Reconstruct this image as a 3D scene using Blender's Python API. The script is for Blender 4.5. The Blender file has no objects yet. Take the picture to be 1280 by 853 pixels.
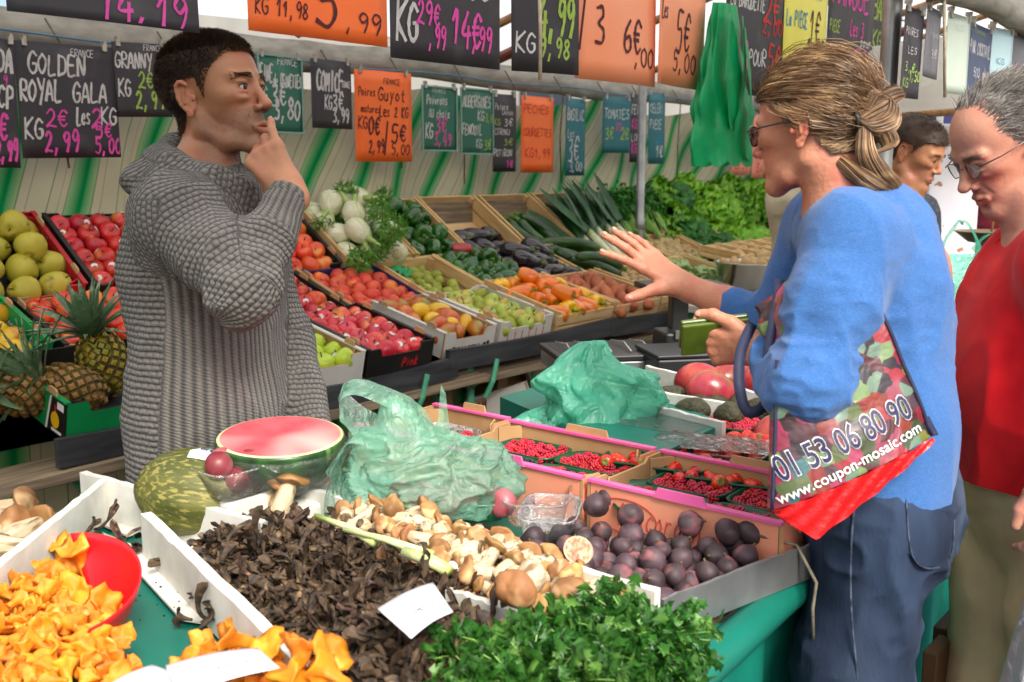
import bpy, math, random
import numpy as np
from mathutils import Vector, Matrix, Euler
random.seed(7); RNG = np.random.default_rng(7)
R = math.radians
scene = bpy.context.scene
COL = scene.collection
PI = math.pi
# ---------------------------------------------------------------- camera frame (x along the stalls, y across them)
F = 1280.; TH = math.atan(216/F); PH = math.atan(1060*math.cos(TH)/F)
Hh = np.array([math.cos(PH), math.sin(PH), 0]); RR = np.array([math.sin(PH), -math.cos(PH), 0])
FW = Hh*math.cos(TH)-np.array([0, 0, math.sin(TH)]); UP = Hh*math.sin(TH)+np.array([0, 0, math.cos(TH)])
CAM = np.array([0, 0, 1.55])
def P(x, y, z=None, v=None, t=None, u=None):
    d = FW+RR*(x-640)/F+UP*(426.5-y)/F
    if z is not None: t = (z-CAM[2])/d[2]
    elif v is not None: t = v/d[1]
    elif u is not None: t = u/d[0]
    return CAM+d*t
def V(p): return Vector((float(p[0]), float(p[1]), float(p[2])))
# ---------------------------------------------------------------- materials
MATS = {}
def nodes_of(m):
    m.use_nodes = True; nt = m.node_tree; nt.nodes.clear(); return nt
def lin(c):
    if isinstance(c, str):
        c = c.lstrip('#'); c = [int(c[i:i+2], 16)/255 for i in (0, 2, 4)]
        c = [x/12.92 if x <= .04045 else ((x+.055)/1.055)**2.4 for x in c]
    return (c[0], c[1], c[2], 1)
def N(nt, t, **k):
    n = nt.nodes.new(t)
    for a, b in k.items(): setattr(n, a, b)
    return n
def mat(name, c1, c2=None, scale=8, rough=.5, bump=0, bscale=None, rnd=0, spec=.5, coat=0, sss=0, alpha=1, trans=0, metal=0,
        lo=.35, hi=.65, detail=4, coord='Object', stretch=None, c3=None, s3=3, lo3=.55, hi3=.7, sheen=0, transl=0):
    if name in MATS: return MATS[name]
    m = bpy.data.materials.new(name); nt = nodes_of(m); L = nt.links.new
    out = N(nt, 'ShaderNodeOutputMaterial'); b = N(nt, 'ShaderNodeBsdfPrincipled'); L(b.outputs[0], out.inputs[0])
    b.inputs['Roughness'].default_value = rough; b.inputs['Specular IOR Level'].default_value = spec
    b.inputs['Metallic'].default_value = metal; b.inputs['Coat Weight'].default_value = coat; b.inputs['Coat Roughness'].default_value = .15
    b.inputs['Alpha'].default_value = alpha; b.inputs['Transmission Weight'].default_value = trans; b.inputs['Sheen Weight'].default_value = sheen
    if sss: b.inputs['Subsurface Weight'].default_value = sss; b.inputs['Subsurface Radius'].default_value = (.01, .004, .002); b.inputs['Subsurface Scale'].default_value = 1
    tc = N(nt, 'ShaderNodeTexCoord'); vec = tc.outputs[coord]
    if coord == 'Object' and rnd:
        oi = N(nt, 'ShaderNodeObjectInfo'); ad = N(nt, 'ShaderNodeVectorMath', operation='ADD'); sc = N(nt, 'ShaderNodeVectorMath', operation='SCALE')
        cb = N(nt, 'ShaderNodeCombineXYZ'); L(oi.outputs['Random'], cb.inputs[0]); L(oi.outputs['Random'], cb.inputs[1]); L(cb.outputs[0], sc.inputs[0]); sc.inputs['Scale'].default_value = 31.
        L(vec, ad.inputs[0]); L(sc.outputs[0], ad.inputs[1]); vec = ad.outputs[0]
    if stretch:
        mp = N(nt, 'ShaderNodeMapping'); mp.inputs['Scale'].default_value = stretch; L(vec, mp.inputs[0]); vec = mp.outputs[0]
    col = None
    if c2 is not None:
        nz = N(nt, 'ShaderNodeTexNoise'); nz.inputs['Scale'].default_value = scale; nz.inputs['Detail'].default_value = detail; L(vec, nz.inputs['Vector'])
        cr = N(nt, 'ShaderNodeValToRGB'); cr.color_ramp.elements[0].position = lo; cr.color_ramp.elements[1].position = hi
        cr.color_ramp.elements[0].color = lin(c1); cr.color_ramp.elements[1].color = lin(c2); L(nz.outputs[0], cr.inputs[0]); col = cr.outputs[0]
    if c3 is not None:
        nz = N(nt, 'ShaderNodeTexNoise'); nz.inputs['Scale'].default_value = s3; nz.inputs['Detail'].default_value = 2; L(vec, nz.inputs['Vector'])
        cr = N(nt, 'ShaderNodeValToRGB'); cr.color_ramp.elements[0].position = lo3; cr.color_ramp.elements[1].position = hi3
        cr.color_ramp.elements[0].color = (0, 0, 0, 1); cr.color_ramp.elements[1].color = (1, 1, 1, 1); L(nz.outputs[0], cr.inputs[0])
        mx = N(nt, 'ShaderNodeMix', data_type='RGBA'); L(cr.outputs[0], mx.inputs[0])
        if col is not None: L(col, mx.inputs[6])
        else: mx.inputs[6].default_value = lin(c1)
        mx.inputs[7].default_value = lin(c3); col = mx.outputs[2]
    if rnd:
        oi = N(nt, 'ShaderNodeObjectInfo'); mr = N(nt, 'ShaderNodeMapRange'); mr.inputs[3].default_value = 1-rnd; mr.inputs[4].default_value = 1+rnd; L(oi.outputs['Random'], mr.inputs[0])
        mh = N(nt, 'ShaderNodeMapRange'); mh.inputs[3].default_value = .5-rnd*.045; mh.inputs[4].default_value = .5+rnd*.045
        fr = N(nt, 'ShaderNodeMath', operation='FRACT'); mu = N(nt, 'ShaderNodeMath', operation='MULTIPLY'); mu.inputs[1].default_value = 17.3
        L(oi.outputs['Random'], mu.inputs[0]); L(mu.outputs[0], fr.inputs[0]); L(fr.outputs[0], mh.inputs[0])
        hs = N(nt, 'ShaderNodeHueSaturation'); L(mr.outputs[0], hs.inputs['Value']); L(mh.outputs[0], hs.inputs['Hue'])
        if col is not None: L(col, hs.inputs['Color'])
        else: hs.inputs['Color'].default_value = lin(c1)
        col = hs.outputs[0]
    if col is not None: L(col, b.inputs['Base Color'])
    else: b.inputs['Base Color'].default_value = lin(c1)
    if bump:
        nz = N(nt, 'ShaderNodeTexNoise'); nz.inputs['Scale'].default_value = bscale or scale*3; nz.inputs['Detail'].default_value = 5; L(vec, nz.inputs['Vector'])
        bp = N(nt, 'ShaderNodeBump'); bp.inputs['Strength'].default_value = min(bump, 1); bp.inputs['Distance'].default_value = .01*bump; L(nz.outputs[0], bp.inputs['Height']); L(bp.outputs[0], b.inputs['Normal'])
    if transl:
        tr = N(nt, 'ShaderNodeBsdfTranslucent'); ms = N(nt, 'ShaderNodeMixShader'); ms.inputs[0].default_value = transl
        if col is not None: L(col, tr.inputs[0])
        else: tr.inputs[0].default_value = lin(c1)
        L(b.outputs[0], ms.inputs[1]); L(tr.outputs[0], ms.inputs[2]); L(ms.outputs[0], out.inputs[0])
    MATS[name] = m; return m
def bsdf(m): return next(n for n in m.node_tree.nodes if n.type == 'BSDF_PRINCIPLED')
# ---------------------------------------------------------------- mesh builder
class MB:
    def __init__(s): s.v = []; s.f = []; s.m = []; s.n = 0; s.uv = None
    def add(s, v, f, mi=0):
        v = np.asarray(v, float).reshape(-1, 3); s.v.append(v)
        s.f += [tuple(int(i)+s.n for i in q) for q in f]; s.m += [mi]*len(f) if isinstance(mi, int) else list(mi); s.n += len(v); return s
    def box(s, c, d, mi=0, M=None, taper=1):
        x, y, z = np.array(d)/2
        v = np.array([[a*x*(taper if k > 0 else 1), b*y*(taper if k > 0 else 1), k*z] for k in (-1, 1) for b in (-1, 1) for a in (-1, 1)])
        if M is not None: v = v@np.array(M)[:3, :3].T
        return s.add(v+np.array(c), [(0, 2, 3, 1), (4, 5, 7, 6), (0, 1, 5, 4), (2, 6, 7, 3), (0, 4, 6, 2), (1, 3, 7, 5)], mi)
    def quad(s, pts, mi=0, th=0):
        pts = [np.array(p, float) for p in pts]
        if th == 0: return s.add(pts, [tuple(range(len(pts)))], mi)
        n = np.cross(pts[1]-pts[0], pts[2]-pts[0]); n = n/np.linalg.norm(n)*th; k = len(pts)
        return s.add(pts+[p-n for p in pts], [tuple(range(k)), tuple(range(2*k-1, k-1, -1))]+[(i, i+k, (i+1) % k+k, (i+1) % k) for i in range(k)], mi)
    def tube(s, pts, r, n=8, mi=0, cap=True, flat=1, ref=None):
        pts = np.array(pts, float); k = len(pts); r = np.full(k, r) if np.isscalar(r) else np.array(r, float)
        T = np.gradient(pts, axis=0); T /= np.linalg.norm(T, axis=1)[:, None]+1e-12
        a = np.array(ref if ref is not None else ([0, 0, 1] if abs(T[0][2]) < .9 else [1, 0, 0]), float); V_ = []
        for i in range(k):
            b = np.cross(T[i], a); b /= np.linalg.norm(b)+1e-12; a2 = np.cross(b, T[i]); a = a2/ (np.linalg.norm(a2)+1e-12)
            for j in range(n):
                q = 2*PI*j/n; V_.append(pts[i]+r[i]*(math.cos(q)*b+flat*math.sin(q)*a))
        f = [(i*n+j, i*n+(j+1) % n, (i+1)*n+(j+1) % n, (i+1)*n+j) for i in range(k-1) for j in range(n)]
        if cap: f += [tuple(range(n-1, -1, -1)), tuple((k-1)*n+j for j in range(n))]
        return s.add(V_, f, mi)
    def lathe(s, prof, n=24, c=(0, 0, 0), mi=0, M=None):
        v = []; k = len(prof)
        for r, z in prof:
            for j in range(n): q = 2*PI*j/n; v.append([r*math.cos(q), r*math.sin(q), z])
        v = np.array(v)
        if M is not None: v = v@np.array(M)[:3, :3].T
        f = [(i*n+j, i*n+(j+1) % n, (i+1)*n+(j+1) % n, (i+1)*n+j) for i in range(k-1) for j in range(n)]
        return s.add(v+np.array(c), f, mi)
    def blob(s, fn, nu=20, nv=12, mi=0):
        th = np.linspace(0, 2*PI, nu, endpoint=False); ph = np.linspace(0, PI, nv+1)[1:-1]
        T, Pp = np.meshgrid(th, ph); g = np.array(fn(T.ravel(), Pp.ravel())).T
        top = np.array(fn(np.array([0.]), np.array([1e-4]))).T; bot = np.array(fn(np.array([0.]), np.array([PI-1e-4]))).T
        v = np.vstack([top, g, bot]); m = nv-1
        f = [(0, 1+j, 1+(j+1) % nu) for j in range(nu)]
        f += [(1+i*nu+j, 1+(i+1)*nu+j, 1+(i+1)*nu+(j+1) % nu, 1+i*nu+(j+1) % nu) for i in range(m-1) for j in range(nu)]
        e = len(v)-1; f += [(e, 1+(m-1)*nu+(j+1) % nu, 1+(m-1)*nu+j) for j in range(nu)]
        return s.add(v, f, mi)
    def grid(s, fn, nu, nv, mi=0):
        v = [fn(i/nu, j/nv) for j in range(nv+1) for i in range(nu+1)]
        return s.add(v, [(j*(nu+1)+i, j*(nu+1)+i+1, (j+1)*(nu+1)+i+1, (j+1)*(nu+1)+i) for j in range(nv) for i in range(nu)], mi)
    def xf(s, M):
        M = np.array(M); s.v = [v@M[:3, :3].T+M[:3, 3] for v in s.v]; return s
    def mesh(s, name, mats, smooth=True):
        me = bpy.data.meshes.new(name); v = np.vstack(s.v); me.from_pydata(v.tolist(), [], s.f)
        for m in (mats if isinstance(mats, (list, tuple)) else [mats]): me.materials.append(m)
        me.polygons.foreach_set('material_index', s.m)
        if smooth is not None: me.polygons.foreach_set('use_smooth', [bool(smooth)]*len(s.f))
        me.update()
        return me
    def build(s, name, mats, parent=None, smooth=False, label=None):
        return link(name, s.mesh(name, mats, smooth), parent, label)
def link(name, me, parent=None, label=None):
    o = bpy.data.objects.new(name, me); COL.objects.link(o)
    if parent is not None: o.parent = parent
    if label: o['label'] = label
    return o
def autosmooth(o, ang=35):
    me = o.data; me.polygons.foreach_set('use_smooth', [True]*len(me.polygons)); me.set_sharp_from_angle(angle=R(ang)); return o
def bevel(o, w=.002, seg=2):
    m = o.modifiers.new('bevel', 'BEVEL'); m.width = w; m.segments = seg; m.limit_method = 'ANGLE'; m.angle_limit = R(40); return o
def thing(name, label, cat, loc=(0, 0, 0), rot=(0, 0, 0), group=None, M=None):
    o = bpy.data.objects.new(name, None); COL.objects.link(o); o.empty_display_size = .05
    if M is not None: o.matrix_world = M
    else: o.location = loc; o.rotation_euler = rot
    return tag(o, label, cat, group)
def tag(o, label, cat, group=None, kind=None):
    o['label'] = label; o['category'] = cat
    if group: o['group'] = group
    if kind: o['kind'] = kind
    return o
def struct(name, mb, m, smooth=False, kind='structure'):
    o = mb.build(name, m, None, smooth); o['kind'] = kind; return o
def dup(proto, M, label=None, group=None, cat=None):
    c = proto.copy(); COL.objects.link(c); c.matrix_world = M
    if label: c['label'] = label
    if group: c['group'] = group
    if cat: c['category'] = cat
    for ch in proto.children:
        d = ch.copy(); COL.objects.link(d); d.parent = c
        for g in ch.children: e = g.copy(); COL.objects.link(e); e.parent = d
    return c
PROTO = {}
def place(key, M, label, group=None, cat=None):
    """first use moves the prototype itself, later ones copy it"""
    pr = PROTO[key]
    if not pr.get('_u'):
        pr['_u'] = 1; o = pr
        o.matrix_world = M; o['label'] = label
        if group: o['group'] = group
        elif 'group' in o: del o['group']
        if cat: o['category'] = cat
        return o
    o = dup(pr, M, label, group, cat)
    if not group and 'group' in o: del o['group']
    return o
def TRS(loc, rot=(0, 0, 0), sc=1):
    if np.isscalar(sc): sc = (sc, sc, sc)
    return Matrix.Translation(Vector(loc))@Euler(rot).to_matrix().to_4x4()@Matrix.Diagonal((*sc, 1))
def align(d, up=(0, 0, 1), loc=(0, 0, 0)):
    """matrix whose z axis is d"""
    d = Vector(d).normalized(); u = Vector(up); x = u.cross(d)
    if x.length < 1e-4: x = Vector((1, 0, 0))
    x.normalize(); y = d.cross(x)
    M = Matrix((x, y, d)).transposed().to_4x4(); M.translation = Vector(loc); return M
def rndrot(a=PI): return (random.uniform(-a, a), random.uniform(-a, a), random.uniform(-PI, PI))
# smooth value noise for shapes
_HT = np.random.default_rng(99).random(65536).astype(np.float32)
def vnoise(p, s=1., seed=0):
    p = np.asarray(p, np.float32)*np.float32(s)+np.float32(seed*17.13+300); i = p.astype(np.int32); f = p-i; f = f*f*(3-2*f); g = 1-f; X, Y, Z = i[:, 0]*7919, i[:, 1]*104729, i[:, 2]*1299709; out = 0
    for dx in (0, 1):
        for dy in (0, 1):
            xy = X+Y+(dx*7919+dy*104729+seed*331); w = (f[:, 0] if dx else g[:, 0])*(f[:, 1] if dy else g[:, 1]); h0 = xy+Z; h1 = h0+1299709
            out = out+w*(g[:, 2]*_HT[(h0 ^ (h0 >> 9)) & 65535]+f[:, 2]*_HT[(h1 ^ (h1 >> 9)) & 65535])
    return (out*2-1).astype(np.float64)
# ---------------------------------------------------------------- handwriting (own stroke font, 4 x 6 cells)
G = {'A': '0,0 2,6 4,0;.7,2 3.3,2', 'B': '0,0 0,6 3,5.6 3,3.5 0,3.1;0,3.1 3.6,2.6 3.4,.4 0,0', 'C': '3.8,5 2,6 .3,4 .3,2 2,0 3.8,.8', 'D': '.3,0 .3,6;.3,6 3.4,5 3.6,1.2 .3,0',
 'E': '3.6,6 .4,6 .4,0 3.7,0;.4,3.1 3,3.2', 'F': '3.6,6 .4,6 .4,0;.4,3.2 3,3.3', 'G': '3.8,5 2,6 .3,4 .4,1.5 2,0 3.7,.8 3.7,2.7 2.2,2.7', 'H': '.3,0 .3,6;3.7,0 3.7,6;.3,3 3.7,3.2',
 'I': '2,0 2,6', 'J': '3,6 3,1 1.7,0 .5,1', 'K': '.4,0 .4,6;3.7,6 .5,2.8 3.8,0', 'L': '.5,6 .4,0 3.6,.1', 'M': '.1,0 .6,6 2,2 3.5,6 3.9,0', 'N': '.3,0 .4,6 3.5,0 3.7,6', 'O': '2,6 .2,4 .3,1.6 2,0 3.8,2 3.7,4.4 2,6',
 'P': '.4,0 .4,6 3.4,5.6 3.4,3.4 .4,2.8', 'Q': '2,6 .2,4 .3,1.6 2,0 3.8,2 3.7,4.4 2,6;2.4,1.6 4,-.4', 'R': '.4,0 .4,6 3.4,5.5 3.2,3.3 .5,2.9 3.8,0', 'S': '3.6,5.2 2,6 .5,4.8 1.4,3.4 3.3,2.5 3.3,.8 1.8,0 .3,.8',
 'T': '0,6 4,6;2,6 2,0', 'U': '.3,6 .4,1.2 2,0 3.6,1.2 3.7,6', 'V': '.2,6 2,0 3.8,6', 'W': '0,6 1,0 2,4 3,0 4,6', 'X': '.2,6 3.8,0;3.8,6 .2,0', 'Y': '.2,6 2,3;3.8,6 1.4,-1', 'Z': '.3,6 3.7,6 .3,0 3.8,0',
 '0': '2,6 .4,4.4 .4,1.6 2,0 3.6,1.6 3.6,4.4 2,6', '1': '.6,4 2.4,6 2.2,0', '2': '.4,4.6 1.8,6 3.2,4.8 2.6,2.8 .2,0 1.4,.5 3.9,0', '3': '.5,5.6 2.6,6 3,4.4 1.4,3.2 3.4,2.2 3,.2 .4,.2', '4': '2.4,6 .2,2 3.9,2.1;2.9,3.5 2.8,-.5',
 '5': '3.6,6 1,6 .8,3.4 2.8,3.5 3.6,1.8 2.4,0 .4,.5', '6': '3,6 .8,3.6 .5,1.2 2,0 3.5,1.2 2.8,3 .8,2.4', '7': '.3,6 3.8,6 1.6,0', '8': '2,3.2 .6,4.6 2,6 3.4,4.7 2,3.2 .3,1.4 2,0 3.7,1.4 2,3.2', '9': '3.4,4.2 1.8,3 .5,4.4 1.8,6 3.3,5 3.4,2.6 2.4,0',
 '€': '3.6,4.8 2.2,6 .8,4.4 .8,1.6 2.2,0 3.6,1;0,3.6 2.8,3.6;0,2.4 2.6,2.4', ',': '1.4,.8 .8,-1', '.': '1,0 1.3,.5', '-': '.6,3 3.2,3.1', '/': '.2,-.5 3.6,6.4', '!': '2,6 1.9,2;1.9,.2 2,.5', "'": '1.5,6 1.2,4.8',
 'a': '3.2,3.4 1.6,3.8 .4,2 1.4,0 3,1 3.2,3.6 3.3,.5 4,0', 'b': '.5,6.2 .5,0 2.6,.3 3.2,2 2,3.6 .5,2.8', 'c': '3.2,3.2 1.8,3.8 .5,2 1.6,0 3.3,.7', 'd': '3.2,2.8 1.6,3.8 .4,1.8 1.6,0 3.2,1;3.3,6.2 3.3,0', 'e': '.6,2 3.2,2.3 2.4,3.8 .7,3 .6,1 2,0 3.4,.6',
 'f': '3.4,5.8 2.2,6 1.8,0;.6,3.6 3.2,3.7', 'g': '3.2,3.2 1.6,3.8 .6,2 1.6,.6 3.1,1.4;3.2,3.6 3,-1.6 .6,-1.6', 'h': '.5,6.2 .5,0;.5,2.6 2,3.8 3.2,2.6 3.2,0', 'i': '2,3.6 2,0;2,5 2.1,5.2', 'k': '.6,6.2 .6,0;3,3.8 .8,1.8 3.2,0', 'l': '1.4,6.2 1.5,.6 2.6,0',
 'm': '.2,3.6 .3,0;.3,2.8 1.2,3.7 1.9,2.8 1.9,0;1.9,2.8 3,3.7 3.7,2.8 3.7,0', 'n': '.5,3.7 .5,0;.5,2.6 2,3.8 3.2,2.6 3.2,0', 'o': '1.8,3.8 .4,2 1.8,0 3.3,1.8 1.8,3.8', 'p': '.5,3.7 .4,-2;.5,3 2.2,3.7 3.3,2 2,.2 .5,.8', 'q': '3.2,3.2 1.6,3.8 .5,2 1.8,.2 3.2,1.2;3.3,3.6 3.3,-2',
 'r': '.6,3.7 .6,0;.6,2.4 1.8,3.7 3,3.4', 's': '3,3.3 1.6,3.8 .8,2.8 2.8,1.4 2.4,.1 .5,.3', 't': '1.8,5.6 1.8,.5 3,0;.5,3.7 3,3.8', 'u': '.5,3.7 .6,.8 1.8,0 3.1,1;3.2,3.7 3.3,0', 'v': '.4,3.7 1.8,0 3.2,3.7', 'x': '.5,3.7 3.2,0;3.2,3.7 .5,0', 'y': '.5,3.7 1.8,.6;3.2,3.7 1,-2', 'z': '.5,3.7 3.2,3.7 .5,0 3.3,0',
 'é': '.6,2 3.2,2.3 2.4,3.8 .7,3 .6,1 2,0 3.4,.6;1.6,4.8 2.8,6', 'w': '0,3.7 1,0 2,2.6 3,0 4,3.7'}
def smooth_line(p, sub=4):
    p = np.array(p, float)
    if len(p) < 3: return p
    e = np.vstack([2*p[0]-p[1], p, 2*p[-1]-p[-2]]); out = []
    for i in range(1, len(e)-2):
        for k in range(sub):
            t = k/sub; a, b, c, d = e[i-1], e[i], e[i+1], e[i+2]
            out.append(.5*(2*b+(c-a)*t+(2*a-5*b+4*c-d)*t*t+(3*b-a-3*c+d)*t**3))
    out.append(p[-1]); return np.array(out)
def scribble(mb, text, x, y, h, w=None, slant=.08, wid=None, jit=.12, mi=0, spacing=1.25):
    """text drawn as ribbons in the XY plane, left baseline at x,y; cap height h; total width wid if given"""
    n = len(text); rs = np.random.default_rng(sum(ord(c)*(i+3) for i, c in enumerate(text)))
    cw = h/6*4*spacing*.8
    if wid: cw = wid/max(n, 1)
    w = w or h*.12; sx = cw/(4*1.25)
    for i, ch in enumerate(text):
        if ch not in G: continue
        oy = rs.uniform(-.3, .3)*jit*h; sc = 1+rs.uniform(-.6, .6)*jit
        for st in G[ch].split(';'):
            pts = [tuple(map(float, q.split(','))) for q in st.split()]
            pts = [(a+rs.normal()*jit*.6, b+rs.normal()*jit*.6) for a, b in pts]
            ln = smooth_line(pts); ln = np.array([[x+i*cw+a*sx*sc+b*h/6*slant, y+oy+b*h/6*sc] for a, b in ln])
            T = np.gradient(ln, axis=0) if len(ln) > 2 else np.repeat([ln[1]-ln[0]], 2, 0); T /= np.linalg.norm(T, axis=1)[:, None]+1e-9
            nn = np.stack([-T[:, 1], T[:, 0]], 1); k = len(ln); ww = w/2*(1+rs.uniform(-.3, .3, k))
            L_ = ln+nn*ww[:, None]; R_ = ln-nn*ww[:, None]
            L_[0] -= T[0]*w*.3; R_[0] -= T[0]*w*.3; L_[-1] += T[-1]*w*.3; R_[-1] += T[-1]*w*.3
            z = rs.uniform(0, .0003)
            v = [(a, b, z) for a, b in L_]+[(a, b, z) for a, b in R_]
            mb.add(v, [(j, k+j, k+j+1, j+1) for j in range(k-1)], mi)
    return mb
def print_text(text, size, parent, m, M, shear=0, align_='LEFT', ext=.0004, bold=0, name='lettering', width=None):
    cu = bpy.data.curves.new('lettering', 'FONT'); cu.body = text; cu.size = size; cu.shear = shear; cu.align_x = align_; cu.extrude = ext; cu.offset = bold; cu.resolution_u = 3
    t = bpy.data.objects.new('tmp', cu); COL.objects.link(t); bpy.context.view_layer.update()
    me = bpy.data.meshes.new_from_object(t.evaluated_get(bpy.context.evaluated_depsgraph_get())); bpy.data.objects.remove(t)
    if width:
        co = np.zeros(len(me.vertices)*3); me.vertices.foreach_get('co', co); co = co.reshape(-1, 3); k = width/(np.ptp(co[:, 0])+1e-9)
        me.transform(Matrix.Diagonal((k, 1, 1, 1)))
    me.transform(M); me.materials.clear(); me.materials.append(m); me.name = name
    return link(name, me, parent)
# ================================================================ materials shared by the place
def stripe_mat(name, shear0, shear1, dark=1., transl=.25):
    m = bpy.data.materials.new(name); nt = nodes_of(m); L = nt.links.new
    out = N(nt, 'ShaderNodeOutputMaterial'); b = N(nt, 'ShaderNodeBsdfPrincipled'); b.inputs['Roughness'].default_value = .7; b.inputs['Specular IOR Level'].default_value = .2
    tc = N(nt, 'ShaderNodeTexCoord'); sp = N(nt, 'ShaderNodeSeparateXYZ'); L(tc.outputs['Object'], sp.inputs[0])
    def mth(op, a, b_=None, c=None):
        n = N(nt, 'ShaderNodeMath', operation=op)
        for i, q in enumerate((a, b_, c)):
            if q is None: continue
            if isinstance(q, (int, float)): n.inputs[i].default_value = q
            else: L(q, n.inputs[i])
        return n.outputs[0]
    nz = N(nt, 'ShaderNodeTexNoise'); nz.inputs['Scale'].default_value = 1.2; L(tc.outputs['Object'], nz.inputs['Vector'])
    sh = mth('MULTIPLY_ADD', sp.outputs[0], (shear1-shear0)/5., shear0)
    u = mth('MULTIPLY_ADD', sp.outputs[2], mth('MULTIPLY', sh, -1.), sp.outputs[0])
    u = mth('MULTIPLY_ADD', nz.outputs[0], .05, u)
    fr = mth('FRACT', mth('MULTIPLY', u, 1/.235))
    cr = N(nt, 'ShaderNodeValToRGB'); L(fr, cr.inputs[0]); e = cr.color_ramp.elements
    beige = lin('#e8dab0'); lt = lin('#b4d492'); dk = lin('#0a9a4c'); md = lin('#56b468'); ln = lin('#6f8f5c')
    stops = [(0, beige), (.13, beige), (.14, ln), (.155, beige), (.27, beige), (.275, lin('#b5a884')), (.285, beige), (.36, beige), (.365, ln), (.38, lt), (.5, md), (.55, dk), (.59, dk), (.61, md), (.72, lt), (.74, ln), (.75, beige), (.86, beige), (.865, lin('#a89c78')), (.88, beige)]
    e[0].position = 0; e[0].color = beige; e[1].position = 1; e[1].color = beige
    for p_, c in stops[1:]: q = e.new(p_); q.color = c
    mx = N(nt, 'ShaderNodeMix', data_type='RGBA', blend_type='MULTIPLY'); mx.inputs[0].default_value = .35; L(cr.outputs[0], mx.inputs[6])
    n2 = N(nt, 'ShaderNodeTexNoise'); n2.inputs['Scale'].default_value = 3; n2.inputs['Detail'].default_value = 6; L(tc.outputs['Object'], n2.inputs['Vector'])
    c2 = N(nt, 'ShaderNodeValToRGB'); c2.color_ramp.elements[0].color = (.5, .48, .4, 1); c2.color_ramp.elements[1].color = (1, 1, 1, 1); c2.color_ramp.elements[0].position = .3; c2.color_ramp.elements[1].position = .6; L(n2.outputs[0], c2.inputs[0]); L(c2.outputs[0], mx.inputs[7])
    L(mx.outputs[2], b.inputs['Base Color']); tr = N(nt, 'ShaderNodeBsdfTranslucent'); L(mx.outputs[2], tr.inputs[0])
    ms = N(nt, 'ShaderNodeMixShader'); ms.inputs[0].default_value = transl; L(b.outputs[0], ms.inputs[1]); L(tr.outputs[0], ms.inputs[2]); L(ms.outputs[0], out.inputs[0]); return m
M_wood = mat('crate_wood', '#c9a572', '#e0c496', scale=3, stretch=(2, 12, 12), rough=.65, bump=.15, bscale=40, spec=.25, lo=.3, hi=.7, c3='#a07a4a', s3=2.2, lo3=.6, hi3=.8)
M_woodx = mat('crate_wood_side', '#bf9862', '#dbbd8a', scale=3, stretch=(12, 2, 12), rough=.65, bump=.15, bscale=40, spec=.25, lo=.3, hi=.7)
M_weather = mat('weathered_wood', '#6e6152', '#9b8a70', scale=4, stretch=(1, 14, 14), rough=.8, bump=.4, bscale=30, spec=.2)
M_rail = mat('slate_rubber', '#2a2b2e', '#45464a', scale=4, stretch=(1, 8, 8), rough=.55, bump=.2, spec=.4)
M_beam = mat('grey_canvas', '#96938a', '#b2aea4', scale=5, stretch=(2, 6, 6), rough=.8, bump=.25, spec=.2)
M_kraft = mat('brown_card', '#a5825a', '#b8946a', scale=9, rough=.75, spec=.2, bump=.05)
M_kraftd = mat('brown_card_inside', '#8f6c48', '#a5825a', scale=9, rough=.8, spec=.2)
M_black = mat('black_card', '#191817', '#26241f', scale=6, rough=.45, spec=.4)
M_blue = mat('navy_card', '#1c2f66', '#233a7a', scale=6, rough=.45)
M_white = mat('white_card', '#c9c5bb', '#dad7cf', scale=6, rough=.5)
M_greenc = mat('green_card', '#0d8a48', '#129652', scale=6, rough=.4)
M_redc = mat('red_card', '#a31420', '#b8202a', scale=6, rough=.4)
M_pink = mat('pink_card', '#e0559a', '#e868a8', scale=6, rough=.4)
M_salmon = mat('salmon_card', '#e08a6c', '#e69a7c', scale=6, rough=.5)
M_poly = mat('polystyrene', '#c4c4bc', '#dcdcd4', scale=14, rough=.7, bump=.2, bscale=90, c3='#8f8a7c', s3=7, lo3=.62, hi3=.85)
M_teal = mat('teal_cloth', '#0b5e50', '#107262', scale=2.5, rough=.42, bump=.5, bscale=4, spec=.5)
M_tealp = mat('green_painted_steel', '#3f9a76', '#5ab08a', scale=14, rough=.5, bump=.2, metal=.1, c3='#6b5a3c', s3=20, lo3=.6, hi3=.75)
M_steel = mat('galvanised_steel', '#8c8f90', '#a9acad', scale=10, rough=.38, metal=.75)
M_plast_w = mat('white_plastic', '#d8d8d8', rough=.35)
M_darkm = mat('black_plastic', '#1b1c1f', '#26272a', scale=5, rough=.4)
M_rope = mat('string', '#5a5246', '#7a7060', scale=50, rough=.9)
M_bluecord = mat('blue_cord', '#4f7d9c', rough=.6)
M_clip = mat('clip_metal', '#9a958a', '#c5c2ba', scale=60, rough=.4, metal=.5)
M_tab = mat('card_tab', '#b08a60', '#c19b70', scale=9, rough=.75)
# ================================================================ ground and sky
mb = MB(); mb.quad([(-40, -40, 0), (60, -40, 0), (60, 60, 0), (-40, 60, 0)])
struct('ground', mb, mat('asphalt', '#3b3a38', '#4c4a47', scale=4, rough=.9, bump=.3, bscale=60))
w = bpy.data.worlds.new('World'); scene.world = w; w.use_nodes = True; nt = w.node_tree
bg = nt.nodes['Background']; sky = nt.nodes.new('ShaderNodeTexSky'); sky.sky_type = 'NISHITA'; sky.sun_disc = False
SUN_EL = R(44)
SUN_DIR = Vector((-.40, -.75, 0)).normalized()*math.cos(SUN_EL)+Vector((0, 0, math.sin(SUN_EL)))
sky.sun_elevation = SUN_EL; sky.sun_rotation = math.atan2(SUN_DIR.x, SUN_DIR.y); sky.air_density = 1.; sky.dust_density = 4; sky.ozone_density = 1.2
nt.links.new(sky.outputs[0], bg.inputs[0]); bg.inputs[1].default_value = .115
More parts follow.
